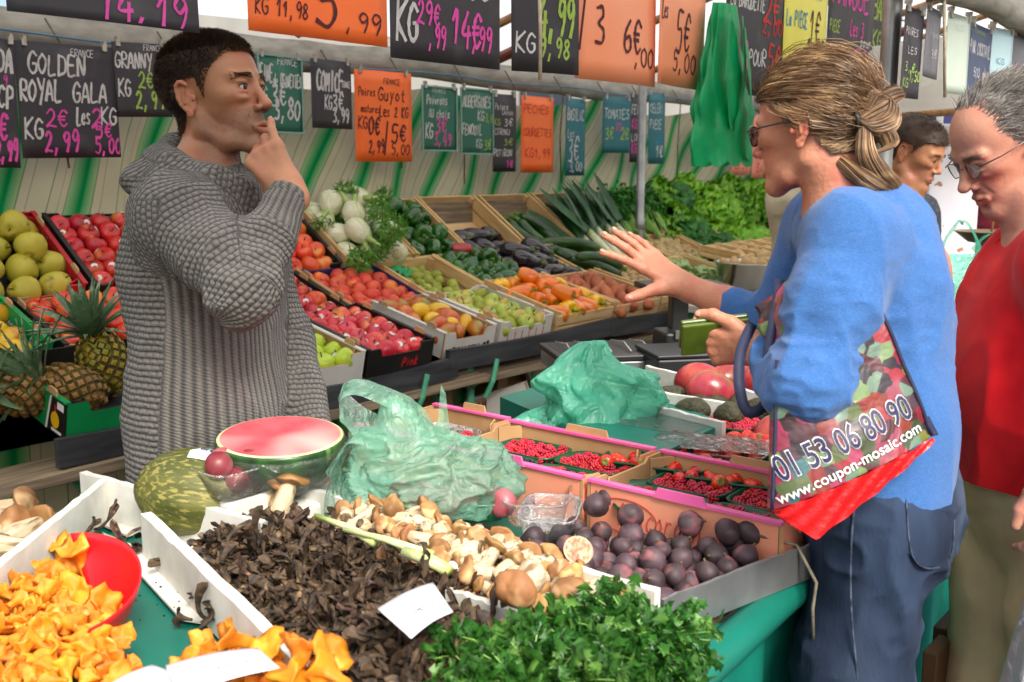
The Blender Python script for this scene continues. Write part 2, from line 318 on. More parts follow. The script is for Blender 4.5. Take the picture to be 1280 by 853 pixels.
sun = bpy.data.lights.new('sun', 'SUN'); sun.energy = 2.4; sun.angle = R(20); sun.color = (1, .94, .85)
so = bpy.data.objects.new('sun', sun); COL.objects.link(so); so.rotation_euler = (-SUN_DIR).to_track_quat('-Z', 'Y').to_euler(); so.location = (0, 0, 8)
# ================================================================ canopy
M_roof = mat('white_canvas', '#f0eee8', '#f8f7f2', scale=2, rough=.7, spec=.2, transl=.75)
t = thing('market_awning', 'large white canvas market awning on wooden rafters above the stalls', 'awning', (0, 0, 0))
UA, UB = -3., 12.
def roofz(v): return 2.08+.27*(3.7-v) if v > 1.9 else 2.08+.27*1.8+.12*(v-1.9)
mb = MB()
vs = [3.72, 3.3, 2.6, 1.9, 1.4, .9, .45]
nU = 60
pts = [[(UA+(UB-UA)*i/nU, v, roofz(v)+.10+.02*math.sin(i*PI*.8+v*3)) for i in range(nU+1)] for v in vs]
flat = [p for r_ in pts for p in r_]
mb.add(flat, [(j*(nU+1)+i, j*(nU+1)+i+1, (j+1)*(nU+1)+i+1, (j+1)*(nU+1)+i) for j in range(len(vs)-1) for i in range(nU)])
mb.build('canvas', M_roof, t, True)
M_rafter = mat('rafter_wood', '#8a6238', '#b08550', scale=4, stretch=(8, 1, 8), rough=.6, bump=.2)
for i in range(14):
    u = -1.6+i*.92
    mb = MB(); mb.tube([(u, 3.66, roofz(3.66)+.04), (u, 1.9, roofz(1.9)+.05), (u+.02, .5, roofz(.5)+.05)], .022, 8); mb.build('rafter', M_rafter, t, True)
    if i % 3 == 0:
        mb = MB(); mb.tube([(u+.3, 3.64, roofz(3.64)-.01), (u+.3, 2.2, roofz(2.2)+.0)], .03, 8); mb.build('brown_tube', mat('brown_tube', '#6b2f1c', '#8a4024', scale=6, rough=.4), t, True)
for v, z, hh, nm in ((3.62, 2.035, .125, 'back'), (1.0, 2.08, .09, 'front')):
    m2 = MB(); n = 80
    v_ = []
    for i in range(n+1):
        u = UA+(UB-UA)*i/n; dz = .012*math.sin(u*2.1)+.008*math.sin(u*5.3+1)
        for (a, b) in ((-.03, -hh/2), (.03, -hh/2), (.03, hh/2), (-.03, hh/2)): v_.append((u, v+a, z+b+dz+(.006*math.sin(u*11) if b > 0 else 0)))
    m2.add(v_, [(i*4+j, i*4+(j+1) % 4, i*4+4+(j+1) % 4, i*4+4+j) for i in range(n) for j in range(4)])
    m2.build('eaves_beam', M_beam, t, True)
# steel poles
def pole(x, ybot, v=None, t=None, r=.024, z1=2.1, label='', name='tent_pole', m=M_steel, z0=0):
    p = P(x, ybot, v=v, t=t); mb = MB(); mb.lathe([(0, z0), (r, z0), (r, 1.2), (r*1.02, 1.2), (r*1.25, 1.205), (r*1.25, 1.26), (r, 1.265), (r, z1), (0, z1)], 20, (p[0], p[1], 0))
    o = mb.build(name, m, None, True); tag(o, label, 'pole'); autosmooth(o, 50); return p
pole(800, 270, v=3.2, label='slim grey steel awning pole rising between the leeks and the salad crates')
pole(1104, 200, t=3.0, r=.026, label='thick grey steel pole behind the bun of the woman in blue')
# striped tarpaulin behind the sloping display
MS = stripe_mat('striped_tarp', .12, .55, transl=.5)
t = thing('striped_tarp', 'green and beige striped tarpaulin hanging behind the sloping fruit display', 'tarpaulin', (0, 3.6, 0))
mb = MB(); nu, nv = 180, 14; vv = []
for j in range(nv+1):
    for i in range(nu+1):
        u = -2.2+i*(9.6/nu); f = j/nv; top = 1.965-.075*abs(math.sin(u*2.3+.6))**.7
        z = .95+(top-.95)*f; vv.append((u, .04+.035*math.sin(u*9+z*4)*(1-f*.3)+.02*math.sin(u*3.3)+.14*(1-f)*0, z))
mb.add(vv, [(j*(nu+1)+i, j*(nu+1)+i+1, (j+1)*(nu+1)+i+1, (j+1)*(nu+1)+i) for j in range(nv) for i in range(nu)]); mb.build('tarp_cloth', MS, t, True)
MS2 = stripe_mat('striped_skirt', 0, 0, transl=.0)
mb = MB(); nu = 220; vv = []
for j in range(5):
    for i in range(nu+1):
        u = -2.2+i*(10./nu); z = .02+.78*j/4; vv.append((u, 2.86+.02*math.sin(u*17)+.012*math.sin(u*41+2), z))
mb.add(vv, [(j*(nu+1)+i, j*(nu+1)+i+1, (j+1)*(nu+1)+i+1, (j+1)*(nu+1)+i) for j in range(4) for i in range(nu)])
o = mb.build('stall_skirt', MS2, None, True); tag(o, 'green and brown striped cloth skirt hanging below the sloping display', 'cloth skirt')
# ================================================================ sloping display stand
t = thing('display_stand', 'long sloping wooden market stand with dark front rail and green trestle legs', 'stand', (0, 2.5, 0))
def seg(u0, u1, dz=0, bow=.02, name='front_rail', m=M_rail, y=-.03, th=.022, zc=.84, hh=.075):
    mb = MB(); n = 14; v_ = []
    for i in range(n+1):
        f = i/n; u = u0+(u1-u0)*f; b = dz-bow*math.sin(PI*f)
        for (a, c) in ((-th/2, -hh/2), (th/2, -hh/2), (th/2, hh/2), (-th/2, hh/2)): v_.append((u, y+a+bow*.6*math.sin(PI*f), zc+c+b))
    mb.add(v_, [(i*4+j, i*4+(j+1) % 4, i*4+4+(j+1) % 4, i*4+4+j) for i in range(n) for j in range(4)]+[(3, 2, 1, 0), (n*4, n*4+1, n*4+2, n*4+3)])
    o = mb.build(name, m, t); autosmooth(o, 40); return o
seg(1.21, 1.9, 0, .006); seg(1.9, 2.70, 0); seg(2.66, 3.75, .028, .015); seg(3.7, 5.0, .02); seg(5, 6.6, .02)
for i, (u0, u1) in enumerate([(-.6, 1.5), (1.0, 2.85), (2.6, 4.3), (4.1, 6.6)]):
    seg(u0, u1, 0, .006, 'plank', M_weather, .02+.01*i, .17, .785-.006*i, .026)
    mb = MB(); mb.box(((u0+u1)/2, .30, .845), (u1-u0, .38, .016)); mb.build('shelf_board', M_weather, t)
    mb = MB(); M = Matrix.Rotation(R(32), 4, 'X'); mb.box(((u0+u1)/2, .74, 1.08), (u1-u0, .52, .016), M=M); mb.build('shelf_board', M_weather, t)
for u in (1.45, 2.48, 2.86, 4.2, 5.4, .4):
    mb = MB(); mb.box((u, .04, .40), (.03, .012, .8)); mb.box((u+.012, .05, .40), (.008, .03, .8))
    mb.tube([(u+.1, .1, .55), (u+.01, .05, .72), (u-.01, -.03, .78)], .011, 8); mb.tube([(u, -.035, .70), (u+.02, -.055, .76), (u+.05, -.052, .84)], .010, 8)
    mb.tube([(u, .06, .45), (u-.15, .12, .76)], .009, 6)
    mb.build('trestle_leg', M_tealp, t, False)
# back supports
mb = MB(); mb.box((2.6, 1.06, .7), (8.4, .04, 1.36)); mb.build('back_board', M_weather, t)
# ================================================================ price signs
BOARD = {'black': mat('slate_board', '#2c2a30', '#38363d', scale=3, rough=.6, c3='#4b4950', s3=6), 'green': mat('green_board', '#23604f', '#2c6e5c', scale=3, rough=.6, c3='#4a8574', s3=6),
 'teal': mat('teal_board', '#1f6470', '#2a7480', scale=3, rough=.6), 'orange': mat('orange_card', '#fa6c26', '#ff7832', scale=3, rough=.45), 'peach': mat('faded_orange_card', '#fa9666', '#fca27a', scale=2, rough=.5),
 'yellow': mat('yellow_card', '#dcd44a', '#e2dc60', scale=3, rough=.5), 'pinkish': mat('pink_faded_card', '#ee8a78', '#f4a494', scale=3, rough=.5), 'clear': mat('pale_green_film', '#b5c8b8', '#c5d4c6', scale=3, rough=.3),
 'grey': mat('worn_slate_board', '#5c5c64', '#74747c', scale=5, rough=.5), 'cyan': mat('pale_cyan_card', '#a8cdd4', '#b8d8de', scale=3, rough=.4), 'navy': mat('blue_slate', '#3a4560', '#465270', scale=4, rough=.5), 'olive': mat('olive_card', '#6b6620', '#7a7428', scale=4, rough=.5)}
CH = {'w': mat('white_chalk', '#dcdcdc', '#c2c2c2', scale=40, rough=.9, alpha=.93), 'p': mat('pink_chalk', '#e65ab4', '#d84aa6', scale=40, rough=.9, alpha=.95), 'g': mat('green_chalk', '#a8c85c', '#98b850', scale=40, rough=.9, alpha=.95),
 'k': mat('dark_marker', '#4a1c24', '#5a2430', scale=40, rough=.8), 'b': mat('blue_marker', '#3a3a8c', rough=.8), 'r': mat('red_marker', '#c83228', '#b83028', scale=40, rough=.8), 'c': mat('cyan_marker', '#3a8aa8', rough=.8), 'y': mat('yellow_chalk', '#d0cc50', rough=.9)}
CHN = {'w': 'white_writing', 'p': 'pink_writing', 'g': 'green_writing', 'k': 'dark_writing', 'b': 'blue_writing', 'r': 'red_writing', 'c': 'cyan_writing', 'y': 'yellow_writing'}
SF = Matrix(((1, 0, 0, 0), (0, 0, -1, 0), (0, 1, 0, 0), (0, 0, 0, 1)))
SIGNS = []
def sign(x0, x1, yt, yb, v, board, texts, label, border=False, roll=0, yaw=0, group=None, clips=True, bend=.0, ztop=None):
    a = P(x0, yb, v=v); b = P(x0, yt, v=v); c = P(x1, yb, v=v); W = c[0]-a[0]; zt = ztop or b[2]; H = zt-a[2]
    M = Matrix.Translation((a[0]+W/2, v, zt))@Matrix.Rotation(R(yaw), 4, 'Z')@Matrix.Rotation(R(roll), 4, 'Y')@SF
    t = thing('price_sign', label, 'price sign', M=M, group=group); mb = MB(); n = 8; T_ = .0018
    bend = bend or random.uniform(-.008, .008)
    def bz(fx, fy): return bend*math.sin(PI*fx)*(1-fy*.5)+bend*.5*(1-fy)
    for s_ in (0, 1):
        mb.add([(-W/2+W*i/n, -H+H*j/n, bz(i/n, j/n)-s_*T_) for j in range(n+1) for i in range(n+1)],
               [((j*(n+1)+i, j*(n+1)+i+1, (j+1)*(n+1)+i+1, (j+1)*(n+1)+i) if s_ == 0 else (j*(n+1)+i, (j+1)*(n+1)+i, (j+1)*(n+1)+i+1, j*(n+1)+i+1)) for j in range(n) for i in range(n)])
    k = (n+1)**2
    for idx in ([i for i in range(n+1)], [i*(n+1)+n for i in range(n+1)], [n*(n+1)+n-i for i in range(n+1)], [(n-i)*(n+1) for i in range(n+1)]):
        mb.f += [(idx[q], idx[q]+k, idx[q+1]+k, idx[q+1]) for q in range(n)]; mb.m += [0]*n
    mb.build('board', BOARD[board], t, True)
    by = {}
    for tx, fx, fy, fh, fw, c_ in texts: by.setdefault(c_, []).append((tx, fx, fy, fh, fw))
    for c_, l in by.items():
        mb = MB()
        for tx, fx, fy, fh, fw in l: scribble(mb, tx, -W/2+fx*W, -H+fy*H, fh*H, wid=fw*W if fw else None, w=min(fh*H*.12, .010))
        if not mb.v: continue
        al = np.vstack(mb.v); al[:, 0] = np.clip(al[:, 0], -W/2+.004, W/2-.004); al[:, 1] = np.clip(al[:, 1], -H+.004, -.003)
        fx = (al[:, 0]+W/2)/W; fy = (al[:, 1]+H)/H; al[:, 2] += bend*np.sin(PI*fx)*(1-fy*.5)+bend*.5*(1-fy)+.0016
        mb.v = [al]; mb.build(CHN[c_], CH[c_], t, None)
    if border:
        mb = MB(); e = .008
        for (c0, d) in (((0, -e/2), (W, e)), ((0, -H+e/2), (W, e)), ((-W/2+e/2, -H/2), (e, H-2*e)), ((W/2-e/2, -H/2), (e, H-2*e))): mb.box((c0[0], c0[1], .001), (d[0], d[1], .006))
        mb.build('frame', mat('grey_sign_frame', '#7fa59a', rough=.5), t)
    if clips:
        for fx in (.1, .9):
            mb = MB(); mb.box((-W/2+fx*W, -.002, .002), (.016, .026, .010)); mb.box((-W/2+fx*W, .012, .0), (.010, .012, .02)); mb.build('clip', M_clip, t)
    SIGNS.append((a[0], a[0]+W, zt, v)); return t
VB = 3.5
sign(-12, 29, 47, 210, VB, 'black', [('DA', .45, .74, .18, .5, 'w'), ('CP', .42, .47, .17, .5, 'w'), ('9', .62, .65, .07, .15, 'p'), ('2€', .1, .22, .2, .6, 'p'), ('2,99', .25, .06, .16, .7, 'p')], 'black price board cut off at the left edge, ending in 2,99 in pink', roll=1)
sign(27, 150, 50, 197, VB, 'black', [('FRANCE', .55, .90, .06, .24, 'w'), ('GOLDEN', .12, .73, .17, .58, 'w'), ('ROYAL', .02, .5, .18, .42, 'w'), ('GALA', .54, .5, .17, .36, 'w'), ('KG', .03, .17, .17, .2, 'w'), ('2€', .25, .28, .14, .24, 'p'), ('2,99', .22, .06, .18, .36, 'p'), ('Les', .56, .3, .15, .15, 'w'), ('2', .71, .28, .16, .13, 'p'), ('KG', .81, .3, .15, .18, 'w'), ('5€', .74, .18, .14, .2, 'p'), ('5,00', .73, .04, .14, .28, 'p')],
     'large black price board for Golden and Royal Gala apples with pink prices', roll=-1)
sign(145, 213, 51, 145, VB, 'black', [('FRANCE', .55, .9, .08, .35, 'w'), ('GRANNY', .02, .66, .2, .68, 'w'), ('KG', .03, .28, .22, .24, 'w'), ('2€', .4, .4, .2, .3, 'g'), ('2,99', .32, .12, .24, .56, 'g')], 'black Granny price board with green figures behind the vendor', roll=-2)
sign(322, 383, 66, 166, VB, 'green', [('FRANCE', .45, .88, .09, .45, 'w'), ('REINE', -.02, .66, .2, .36, 'w'), ('de REINETTES', .35, .6, .15, .62, 'w'), ('KG', .0, .38, .2, .22, 'w'), ('3€', .3, .36, .28, .36, 'w'), ('3,80', .35, .18, .26, .6, 'w')], 'dark green price board reading 3,80 right beside the vendor\'s forehead', border=True, yaw=6)
sign(389, 442, 73, 160, VB, 'black', [('COMICE', .12, .55, .28, .66, 'w'), ('FRANCE', .76, .62, .09, .2, 'w'), ('KG', .3, .28, .2, .2, 'w'), ('3€', .5, .28, .24, .3, 'w'), ('3,99', .5, .1, .2, .42, 'w')], 'black Comice price board with a small fruit picture in the corner', yaw=4)
sign(447, 514, 86, 202, VB, 'orange', [('Poires', .06, .72, .09, .3, 'k'), ('Guyot', .4, .68, .13, .5, 'k'), ('FRANCE', .5, .86, .06, .3, 'k'), ('matures', .1, .54, .08, .34, 'k'), ('Les 2 KG', .42, .5, .12, .52, 'k'), ('KG', .04, .36, .13, .18, 'k'), ('0€', .22, .3, .2, .22, 'k'), ('2,99', .22, .1, .14, .28, 'k'), ('5€', .62, .22, .2, .3, 'k'), ('5,00', .62, .08, .12, .34, 'k'), ('/', .5, .1, .3, .04, 'k')], 'bright orange Poires Guyot price card between black and green boards', yaw=-3)
sign(528, 572, 106, 189, VB, 'green', [('FRANCE', .3, .9, .06, .4, 'w'), ('Poivrons', .14, .72, .14, .6, 'w'), ('AU choix', .2, .52, .13, .6, 'w'), ('KG', .1, .2, .22, .24, 'w'), ('3€', .4, .3, .22, .34, 'p'), ('3,49', .36, .1, .18, .5, 'p')], 'framed green Poivrons board with a pink 3,49 price', border=True)
sign(576, 617, 109, 193, VB, 'green', [('AUBERGINES', .06, .72, .16, .85, 'w'), ('KG', .5, .52, .14, .22, 'w'), ('3,€', .74, .5, .13, .24, 'g'), ('FENOUIL', .04, .3, .15, .6, 'w'), ('KG', .45, .1, .13, .2, 'w'), ('3€', .7, .08, .15, .24, 'g')], 'framed green Aubergines and Fenouil board with yellow-green prices', border=True)
sign(618, 644, 117, 215, VB, 'black', [('Poivre', .08, .8, .08, .6, 'w'), ('Doux', .4, .74, .07, .5, 'w'), ('KG', .06, .6, .08, .3, 'g'), ('3€', .5, .6, .09, .4, 'w'), ('CORNU', .06, .48, .08, .7, 'w'), ('3€', .5, .35, .08, .4, 'g'), ('POTIRON', .04, .2, .09, .8, 'w'), ('1€', .6, .06, .09, .3, 'p')], 'narrow black board listing several vegetables beside an orange card', yaw=-5)
sign(649, 694, 119, 216, VB, 'orange', [('PECHES', .06, .78, .1, .8, 'r'), ('COURGETTES', .04, .48, .1, .9, 'r'), ('KG', .1, .2, .12, .3, 'r'), ('1,99', .4, .2, .12, .5, 'r')], 'plain orange price card with faint red writing, farther along the cord', yaw=5)
sign(706, 732, 122, 220, VB, 'teal', [('BASILIC', .08, .72, .14, .84, 'w'), ('Les', .1, .5, .1, .4, 'w'), ('3€', .15, .2, .3, .6, 'w'), ('3,00', .25, .06, .12, .65, 'w')], 'narrow teal Basilic board reading 3,00', yaw=3)
sign(754, 787, 120, 191, VB, 'teal', [('TOMATES', .05, .62, .16, .9, 'w'), ('3€', .1, .25, .2, .34, 'g'), ('KG', .5, .4, .14, .2, 'p'), ('2€', .66, .25, .2, .3, 'g')], 'small teal board with yellow-green prices left of the narrow black one', yaw=-2)
sign(787, 807, 118, 203, VB, 'black', [('FEVE', .06, .72, .13, .6, 'w'), ('KG', .08, .5, .14, .4, 'p'), ('2€', .5, .48, .12, .4, 'g'), ('LONG', .06, .32, .1, .7, 'w'), ('KG', .08, .14, .14, .4, 'p'), ('2€', .5, .14, .12, .4, 'g')], 'thin black board with pink KG marks between two teal boards')
sign(808, 831, 115, 205, VB, 'teal', [('CELERI', .06, .72, .12, .8, 'w'), ('PIECE', .06, .5, .12, .7, 'w'), ('2€', .4, .3, .16, .5, 'c'), ('1€', .4, .1, .16, .5, 'w')], 'teal board with blue figures, last before the steel pole', yaw=4)
sign(868, 911, 150, 196, VB, 'navy', [('KG', .3, .2, .2, .2, 'w'), ('3', .6, .2, .3, .2, 'p')], 'small blue-grey board mostly hidden behind the bunch of green bags', yaw=6)
sign(914, 938, 140, 219, VB, 'pinkish', [('KG', .1, .3, .12, .4, 'r'), ('2,50', .2, .1, .14, .7, 'r')], 'pinkish card hanging just right of the green bags')
sign(939, 965, 143, 223, VB, 'pinkish', [('KG', .1, .3, .12, .4, 'r'), ('3,50', .2, .1, .14, .7, 'r')], 'pinkish card in front of the face of the woman in blue')
VF = 1.75; ZT = 2.24
sign(8, 247, -90, 14, VF, 'black', [('14,19', .42, .03, .42, .52, 'p')], 'big black board with pink figures above the vendor\'s head at top left', roll=0)
sign(311, 484, -130, 38, VF, 'orange', [('KG 11,98', .04, .14, .12, .36, 'k'), ('5', .44, .1, .38, .2, 'k'), (',99', .66, .1, .16, .3, 'k')], 'big orange card with 5,99 hanging above the vendor', roll=0)
sign(489, 625, -130, 72, VF, 'black', [('CESSO', .32, .46, .14, .6, 'w'), ('KG', .04, .12, .24, .2, 'w'), ('29€', .22, .24, .15, .22, 'p'), (',99', .32, .1, .14, .16, 'p'), ('14€', .52, .14, .22, .3, 'p'), (',99', .72, .12, .16, .2, 'p')], 'big black board with pink 29,99 and 14,99 hanging in the top middle', roll=0)
sign(648, 713, -120, 88, VF, 'black', [('4,99', .36, .24, .24, .56, 'g'), ('KG', .04, .12, .12, .3, 'w'), ('9,98', .36, .1, .13, .5, 'g')], 'black board with pale green 4,99 at the top middle', yaw=-14)
sign(717, 817, -120, 98, VF, 'peach', [('La Botte', .06, .66, .1, .4, 'k'), ('2,50', .6, .6, .18, .4, 'k'), ('3', .2, .22, .22, .14, 'k'), ('6€', .54, .2, .2, .26, 'k'), (',00', .68, .12, .12, .3, 'k'), ('/', .04, .2, .3, .06, 'k')], 'faded orange card with 2,50 and 6,00 beside the black 4,99 board', bend=.01)
sign(815, 889, -110, 104, VF, 'peach', [('La Barquette', .04, .66, .09, .48, 'b'), ('4,98', .58, .6, .14, .4, 'k'), ('Les', .04, .4, .1, .16, 'k'), ('5€', .4, .22, .26, .34, 'k'), ('5,00', .36, .1, .12, .5, 'k')], 'orange card with blue writing and 5,00 left of the green bags', bend=-.012, yaw=8)
sign(905, 977, -90, 115, VF, 'black', [('FRAISES', .1, .68, .1, .7, 'w'), ('La BARQUETTE', .06, .56, .09, .6, 'w'), ('2€', .64, .5, .2, .3, 'r'), ('2,00', .62, .42, .1, .36, 'r'), ('Les', .06, .14, .12, .22, 'w'), ('3', .3, .14, .2, .12, 'p'), ('POUR', .42, .2, .1, .3, 'w'), ('5€', .74, .18, .18, .24, 'r')], 'black La Barquette board with 3 pour 5 in pink right of the green bags')
sign(976, 1029, -80, 112, VF, 'yellow', [('AVOCAT', .08, .66, .13, .8, 'c'), ('La PIECE', .04, .44, .1, .46, 'c'), ('1€', .54, .36, .22, .3, 'k'), ('1,30', .5, .26, .12, .46, 'k')], 'yellow Avocat card above the head of the woman in blue')
sign(1030, 1087, -75, 126, VF, 'black', [('MANGUE', .08, .64, .16, .8, 'p'), ('PIECE', .04, .46, .07, .22, 'g'), ('Les 3', .48, .46, .1, .3, 'p'), ('pour', .72, .4, .07, .24, 'w'), ('2€', .1, .2, .16, .28, 'p'), ('5€', .6, .2, .18, .3, 'p'), ('3,00', .08, .06, .12, .4, 'p'), ('5,00', .56, .05, .12, .4, 'p')], 'black board with MANGUE in pink capitals')
sign(1087, 1119, -70, 122, VF, 'black', [('BANANE', .06, .54, .17, .85, 'g'), ('KG', .06, .34, .12, .34, 'g'), ('1€', .5, .3, .22, .42, 'w'), ('1,99', .4, .12, .14, .55, 'w')], 'black board with BANANE in green, right of the pink MANGUE one', yaw=-4)
VR = 1.02
for x0, x1, yt, yb, bd, tx, lb, yw in [
 (1126, 1149, 4, 121, 'black', [('POIRES', .08, .7, .08, .7, 'w'), ('LES', .3, .5, .07, .5, 'w'), ('3,€', .2, .3, .1, .6, 'g'), ('KG', .1, .12, .1, .4, 'g'), ('1,50', .5, .2, .12, .5, 'g')], 'narrow black board nearest the grey pole behind the woman', 0),
 (1151, 1175, 4, 95, 'grey', [('Figues', .3, .6, .08, .6, 'w'), ('3€', .5, .3, .12, .4, 'w')], 'worn grey half-clear board in a plastic sleeve', 5),
 (1181, 1205, 12, 116, 'clear', [('KG', .3, .8, .08, .4, 'w')], 'pale green film sign above the dark-haired man', -3),
 (1205, 1237, 24, 121, 'navy', [('Pommes', .2, .88, .06, .5, 'g'), ('PINK COCKTAIL', .04, .6, .16, .9, 'w'), ('500 g', .3, .3, .12, .5, 'w'), ('2€', .5, .1, .1, .4, 'w')], 'dark blue-grey board with tall white capitals between pale signs', 2),
 (1237, 1258, 30, 108, 'cyan', [('KG', .3, .4, .1, .4, 'c')], 'pale cyan card right of the tall white capitals', -6),
 (1259, 1292, 36, 112, 'grey', [('KG', .1, .3, .16, .3, 'p'), ('2€', .5, .3, .16, .3, 'w')], 'grey board at the right edge with a pink mark', 0)]:
    sign(x0, x1, yt, yb, VR, bd, tx, lb, yaw=yw)
# fruit picture on the Comice board
# cords with hooks, loose strings
def cord(v, z, u0, u1, m, label, r=.004, drop=.02):
    mb = MB(); n = 60; mb.tube([(u0+(u1-u0)*i/n, v+.012, z+drop*math.sin(i*.9)*.3) for i in range(n+1)], r, 6); o = mb.build('hanging_cord', m, None, True); tag(o, label, 'cord')
zc = P(100, 48, v=VB)[2]
cord(VB, zc+.0, -2, 7.4, M_bluecord, 'thin blue cord carrying the farther row of price boards')
cord(VF, ZT-.0, -1, 9, M_rope, 'cord carrying the big price boards above the front tables')
mb = MB(); k = 0
for u in np.arange(1.4, 6.9, .42):
    u += random.uniform(-.05, .05); mb = MB(); z0 = 2.0; ln = random.choice([.05, .05, .5, .06, .42])
    mb.tube([(u, 3.575, 2.06), (u+.02, 3.545, 2.0), (u+.03, 3.53, 1.97), (u+.015+random.uniform(-.02, .02), 3.53, 1.97-ln*.5), (u+.03, 3.54, 1.97-ln)], .004, 5)
    o = mb.build('tie_string', M_rope, None, True); tag(o, 'dark tie string knotted to the grey beam behind the price boards', 'string', 'tie strings hanging from the beam')
for x, dy in ((674, 100), (1180, 122)):
    a = P(x, -20, v=1.6 if x < 800 else .98); mb = MB(); b_ = P(x+1, dy, v=1.6 if x < 800 else .98)
    mb.tube([a, (a+b_)/2+np.array([.004, 0, 0]), b_], .005, 6); o = mb.build('white_rope', mat('pale_rope', '#b0a590', '#c8bda8', scale=50, rough=.9), None, True)
    tag(o, 'pale rope dangling in front of the black 4,99 board' if x < 800 else 'pale rope dangling between the signs at upper right', 'rope')
# ================================================================ produce shapes
def proto(key, name, mb_or_me, mats, smooth=True, cat=None):
    me = mb_or_me.mesh(name, mats, smooth) if isinstance(mb_or_me, MB) else mb_or_me
    o = link(name, me); o['category'] = cat or name.replace('_', ' '); o['label'] = 'x'; PROTO[key] = o; return o
def sphere_fn(a, b, c, f=None):
    def fn(t, p):
        x, y, z = np.sin(p)*np.cos(t), np.sin(p)*np.sin(t), np.cos(p); k = 1 if f is None else f(t, p, x, y, z)
        return a*x*k, b*y*k, c*z*k
    return fn
def apple_mb(r=.036, lob=.03, dip=.35):
    def fn(t, p):
        s = np.sin(p); z = np.cos(p); rr = r*(1+lob*np.cos(5*t)*(1-z)*.5)*s**.9*(1+.12*z)
        zz = r*.92*z - r*dip*np.exp(-(s/.28)**2)*np.sign(z)*.55
        return rr*np.cos(t), rr*np.sin(t), zz
    return MB().blob(fn, 20, 14)
def streak_mat(name, base, streak, c3, rnd=.12, rough=.28):
    return mat(name, base, streak, scale=22, stretch=(1, 1, .25), rough=rough, rnd=rnd, c3=c3, s3=14, lo3=.55, hi3=.72, coat=.15, lo=.4, hi=.62)
M_stem = mat('brown_stem', '#4a3220', '#6b4a2c', scale=30, rough=.8)
def add_stem(o, z, r=.002, h=.015, m=None, nm='stem'):
    s = MB(); s.tube([(0, 0, z-.006), (.001, 0, z+h*.5), (.004, .001, z+h)], r, 6); c = s.build(nm, m or M_stem, o, True); return c
STK = mat('white_sticker', '#d8dcd4', '#7fb8a8', scale=60, rough=.35, lo=.5, hi=.55)
def add_sticker(o, d, r, rad=.0085, m=None):
    M = align(d); s = MB(); n = 14; v = [(0, 0, r)]+[(rad*math.cos(i*2*PI/n)*1.2, rad*math.sin(i*2*PI/n), r-rad*rad/(2*r)+.0004) for i in range(n)]
    s.add(v, [(0, 1+i, 1+(i+1) % n) for i in range(n)]); s.xf(M); return s.build('sticker', m or STK, o, True)
for k, mt, r in (('apple_red', streak_mat('red_apple_skin', '#a80f1e', '#d02a30', '#e0803a'), .0345), ('apple_pink', streak_mat('pink_apple_skin', '#b81830', '#d83a44', '#e89a50'), .035),
                 ('apple_orange', streak_mat('orange_apple_skin', '#d2301e', '#e2582c', '#eda04a'), .037), ('apple_green', streak_mat('green_apple_skin', '#a4c022', '#b6cc34', '#8fb41c', rnd=.08), .037),
                 ('apple_mixed', streak_mat('mixed_apple_skin', '#93ac3a', '#b5b848', '#c8604a', rnd=.15), .034), ('peach', streak_mat('peach_skin', '#c02c2c', '#dc5a34', '#f09438', rough=.6), .033),
                 ('plum', mat('plum_skin', '#7a2a34', '#94424a', scale=20, rough=.4, rnd=.1, c3='#a8606a', s3=10), .026), ('tomato', streak_mat('tomato_skin', '#c81e14', '#d83020', '#e05a20'), .03)):
    o = proto(k, 'apple' if 'apple' in k else k, apple_mb(r, dip=.5 if 'apple' in k else .25), mt)
    if 'apple' in k:
        add_stem(o, r*.62)
        if k in ('apple_red', 'apple_pink', 'apple_green'): add_sticker(o, (.5, -.45, .8), r*1.0)
    elif k == 'peach': add_stem(o, r*.75, .003, .004)
def mango_mb(L=.062, r=.038):
    return MB().blob(sphere_fn(L, r*.85, r, lambda t, p, x, y, z: 1+.1*x+.08*np.sin(2*x+z)), 20, 12)
proto('mango', 'mango', mango_mb(), streak_mat('mango_skin', '#b0381e', '#c8722c', '#8a8a30', rnd=.12))
proto('mango_yellow', 'mango', mango_mb(.055, .035), streak_mat('yellow_mango_skin', '#d8a818', '#e0b828', '#d04a24', rnd=.08))
proto('mango_red', 'mango', mango_mb(.06, .043), streak_mat('red_mango_skin', '#9a2c38', '#b04a40', '#6e6a34', rnd=.12))
def quince(t, p):
    s, z = np.sin(p), np.cos(p); r = .044*(1+.05*np.cos(3*t+1)+.04*np.cos(2*t)); return r*s*np.cos(t)*(1-.18*z), r*s*np.sin(t)*(1-.18*z), .046*z-.012*np.exp(-(s/.25)**2)*np.sign(z)
o = proto('quince', 'quince', MB().blob(quince, 22, 14), mat('quince_skin', '#a39a2c', '#b8ac3c', scale=12, rough=.5, rnd=.07, c3='#7a7424', s3=24, lo3=.62, hi3=.72)); add_stem(o, .036)
proto('kiwi', 'pear', MB().blob(sphere_fn(.026, .026, .036, lambda t, p, x, y, z: 1-.12*z), 16, 10), mat('pear_green_skin', '#8a9430', '#a0a83c', scale=16, rough=.6, rnd=.12, c3='#6a7030', s3=30))
def pepper_mb(r=.042, L=.05, lob=4, am=.16):
    def fn(t, p):
        s, z = np.sin(p), np.cos(p); l = (np.abs(np.cos(lob*t/2)))**.6; k = .80+.22*l; k = 1-am+am*l; rr = r*k*(s**.66)*(1-.12*(-z))
        top = np.exp(-(s/.45)**2); return rr*np.cos(t), rr*np.sin(t), L*z-np.sign(z)*top*.014*(1+.3*l)
    return MB().blob(fn, 32, 14)
M_pstem = mat('pepper_stem', '#4a7a2a', '#5a8c34', scale=20, rough=.5)
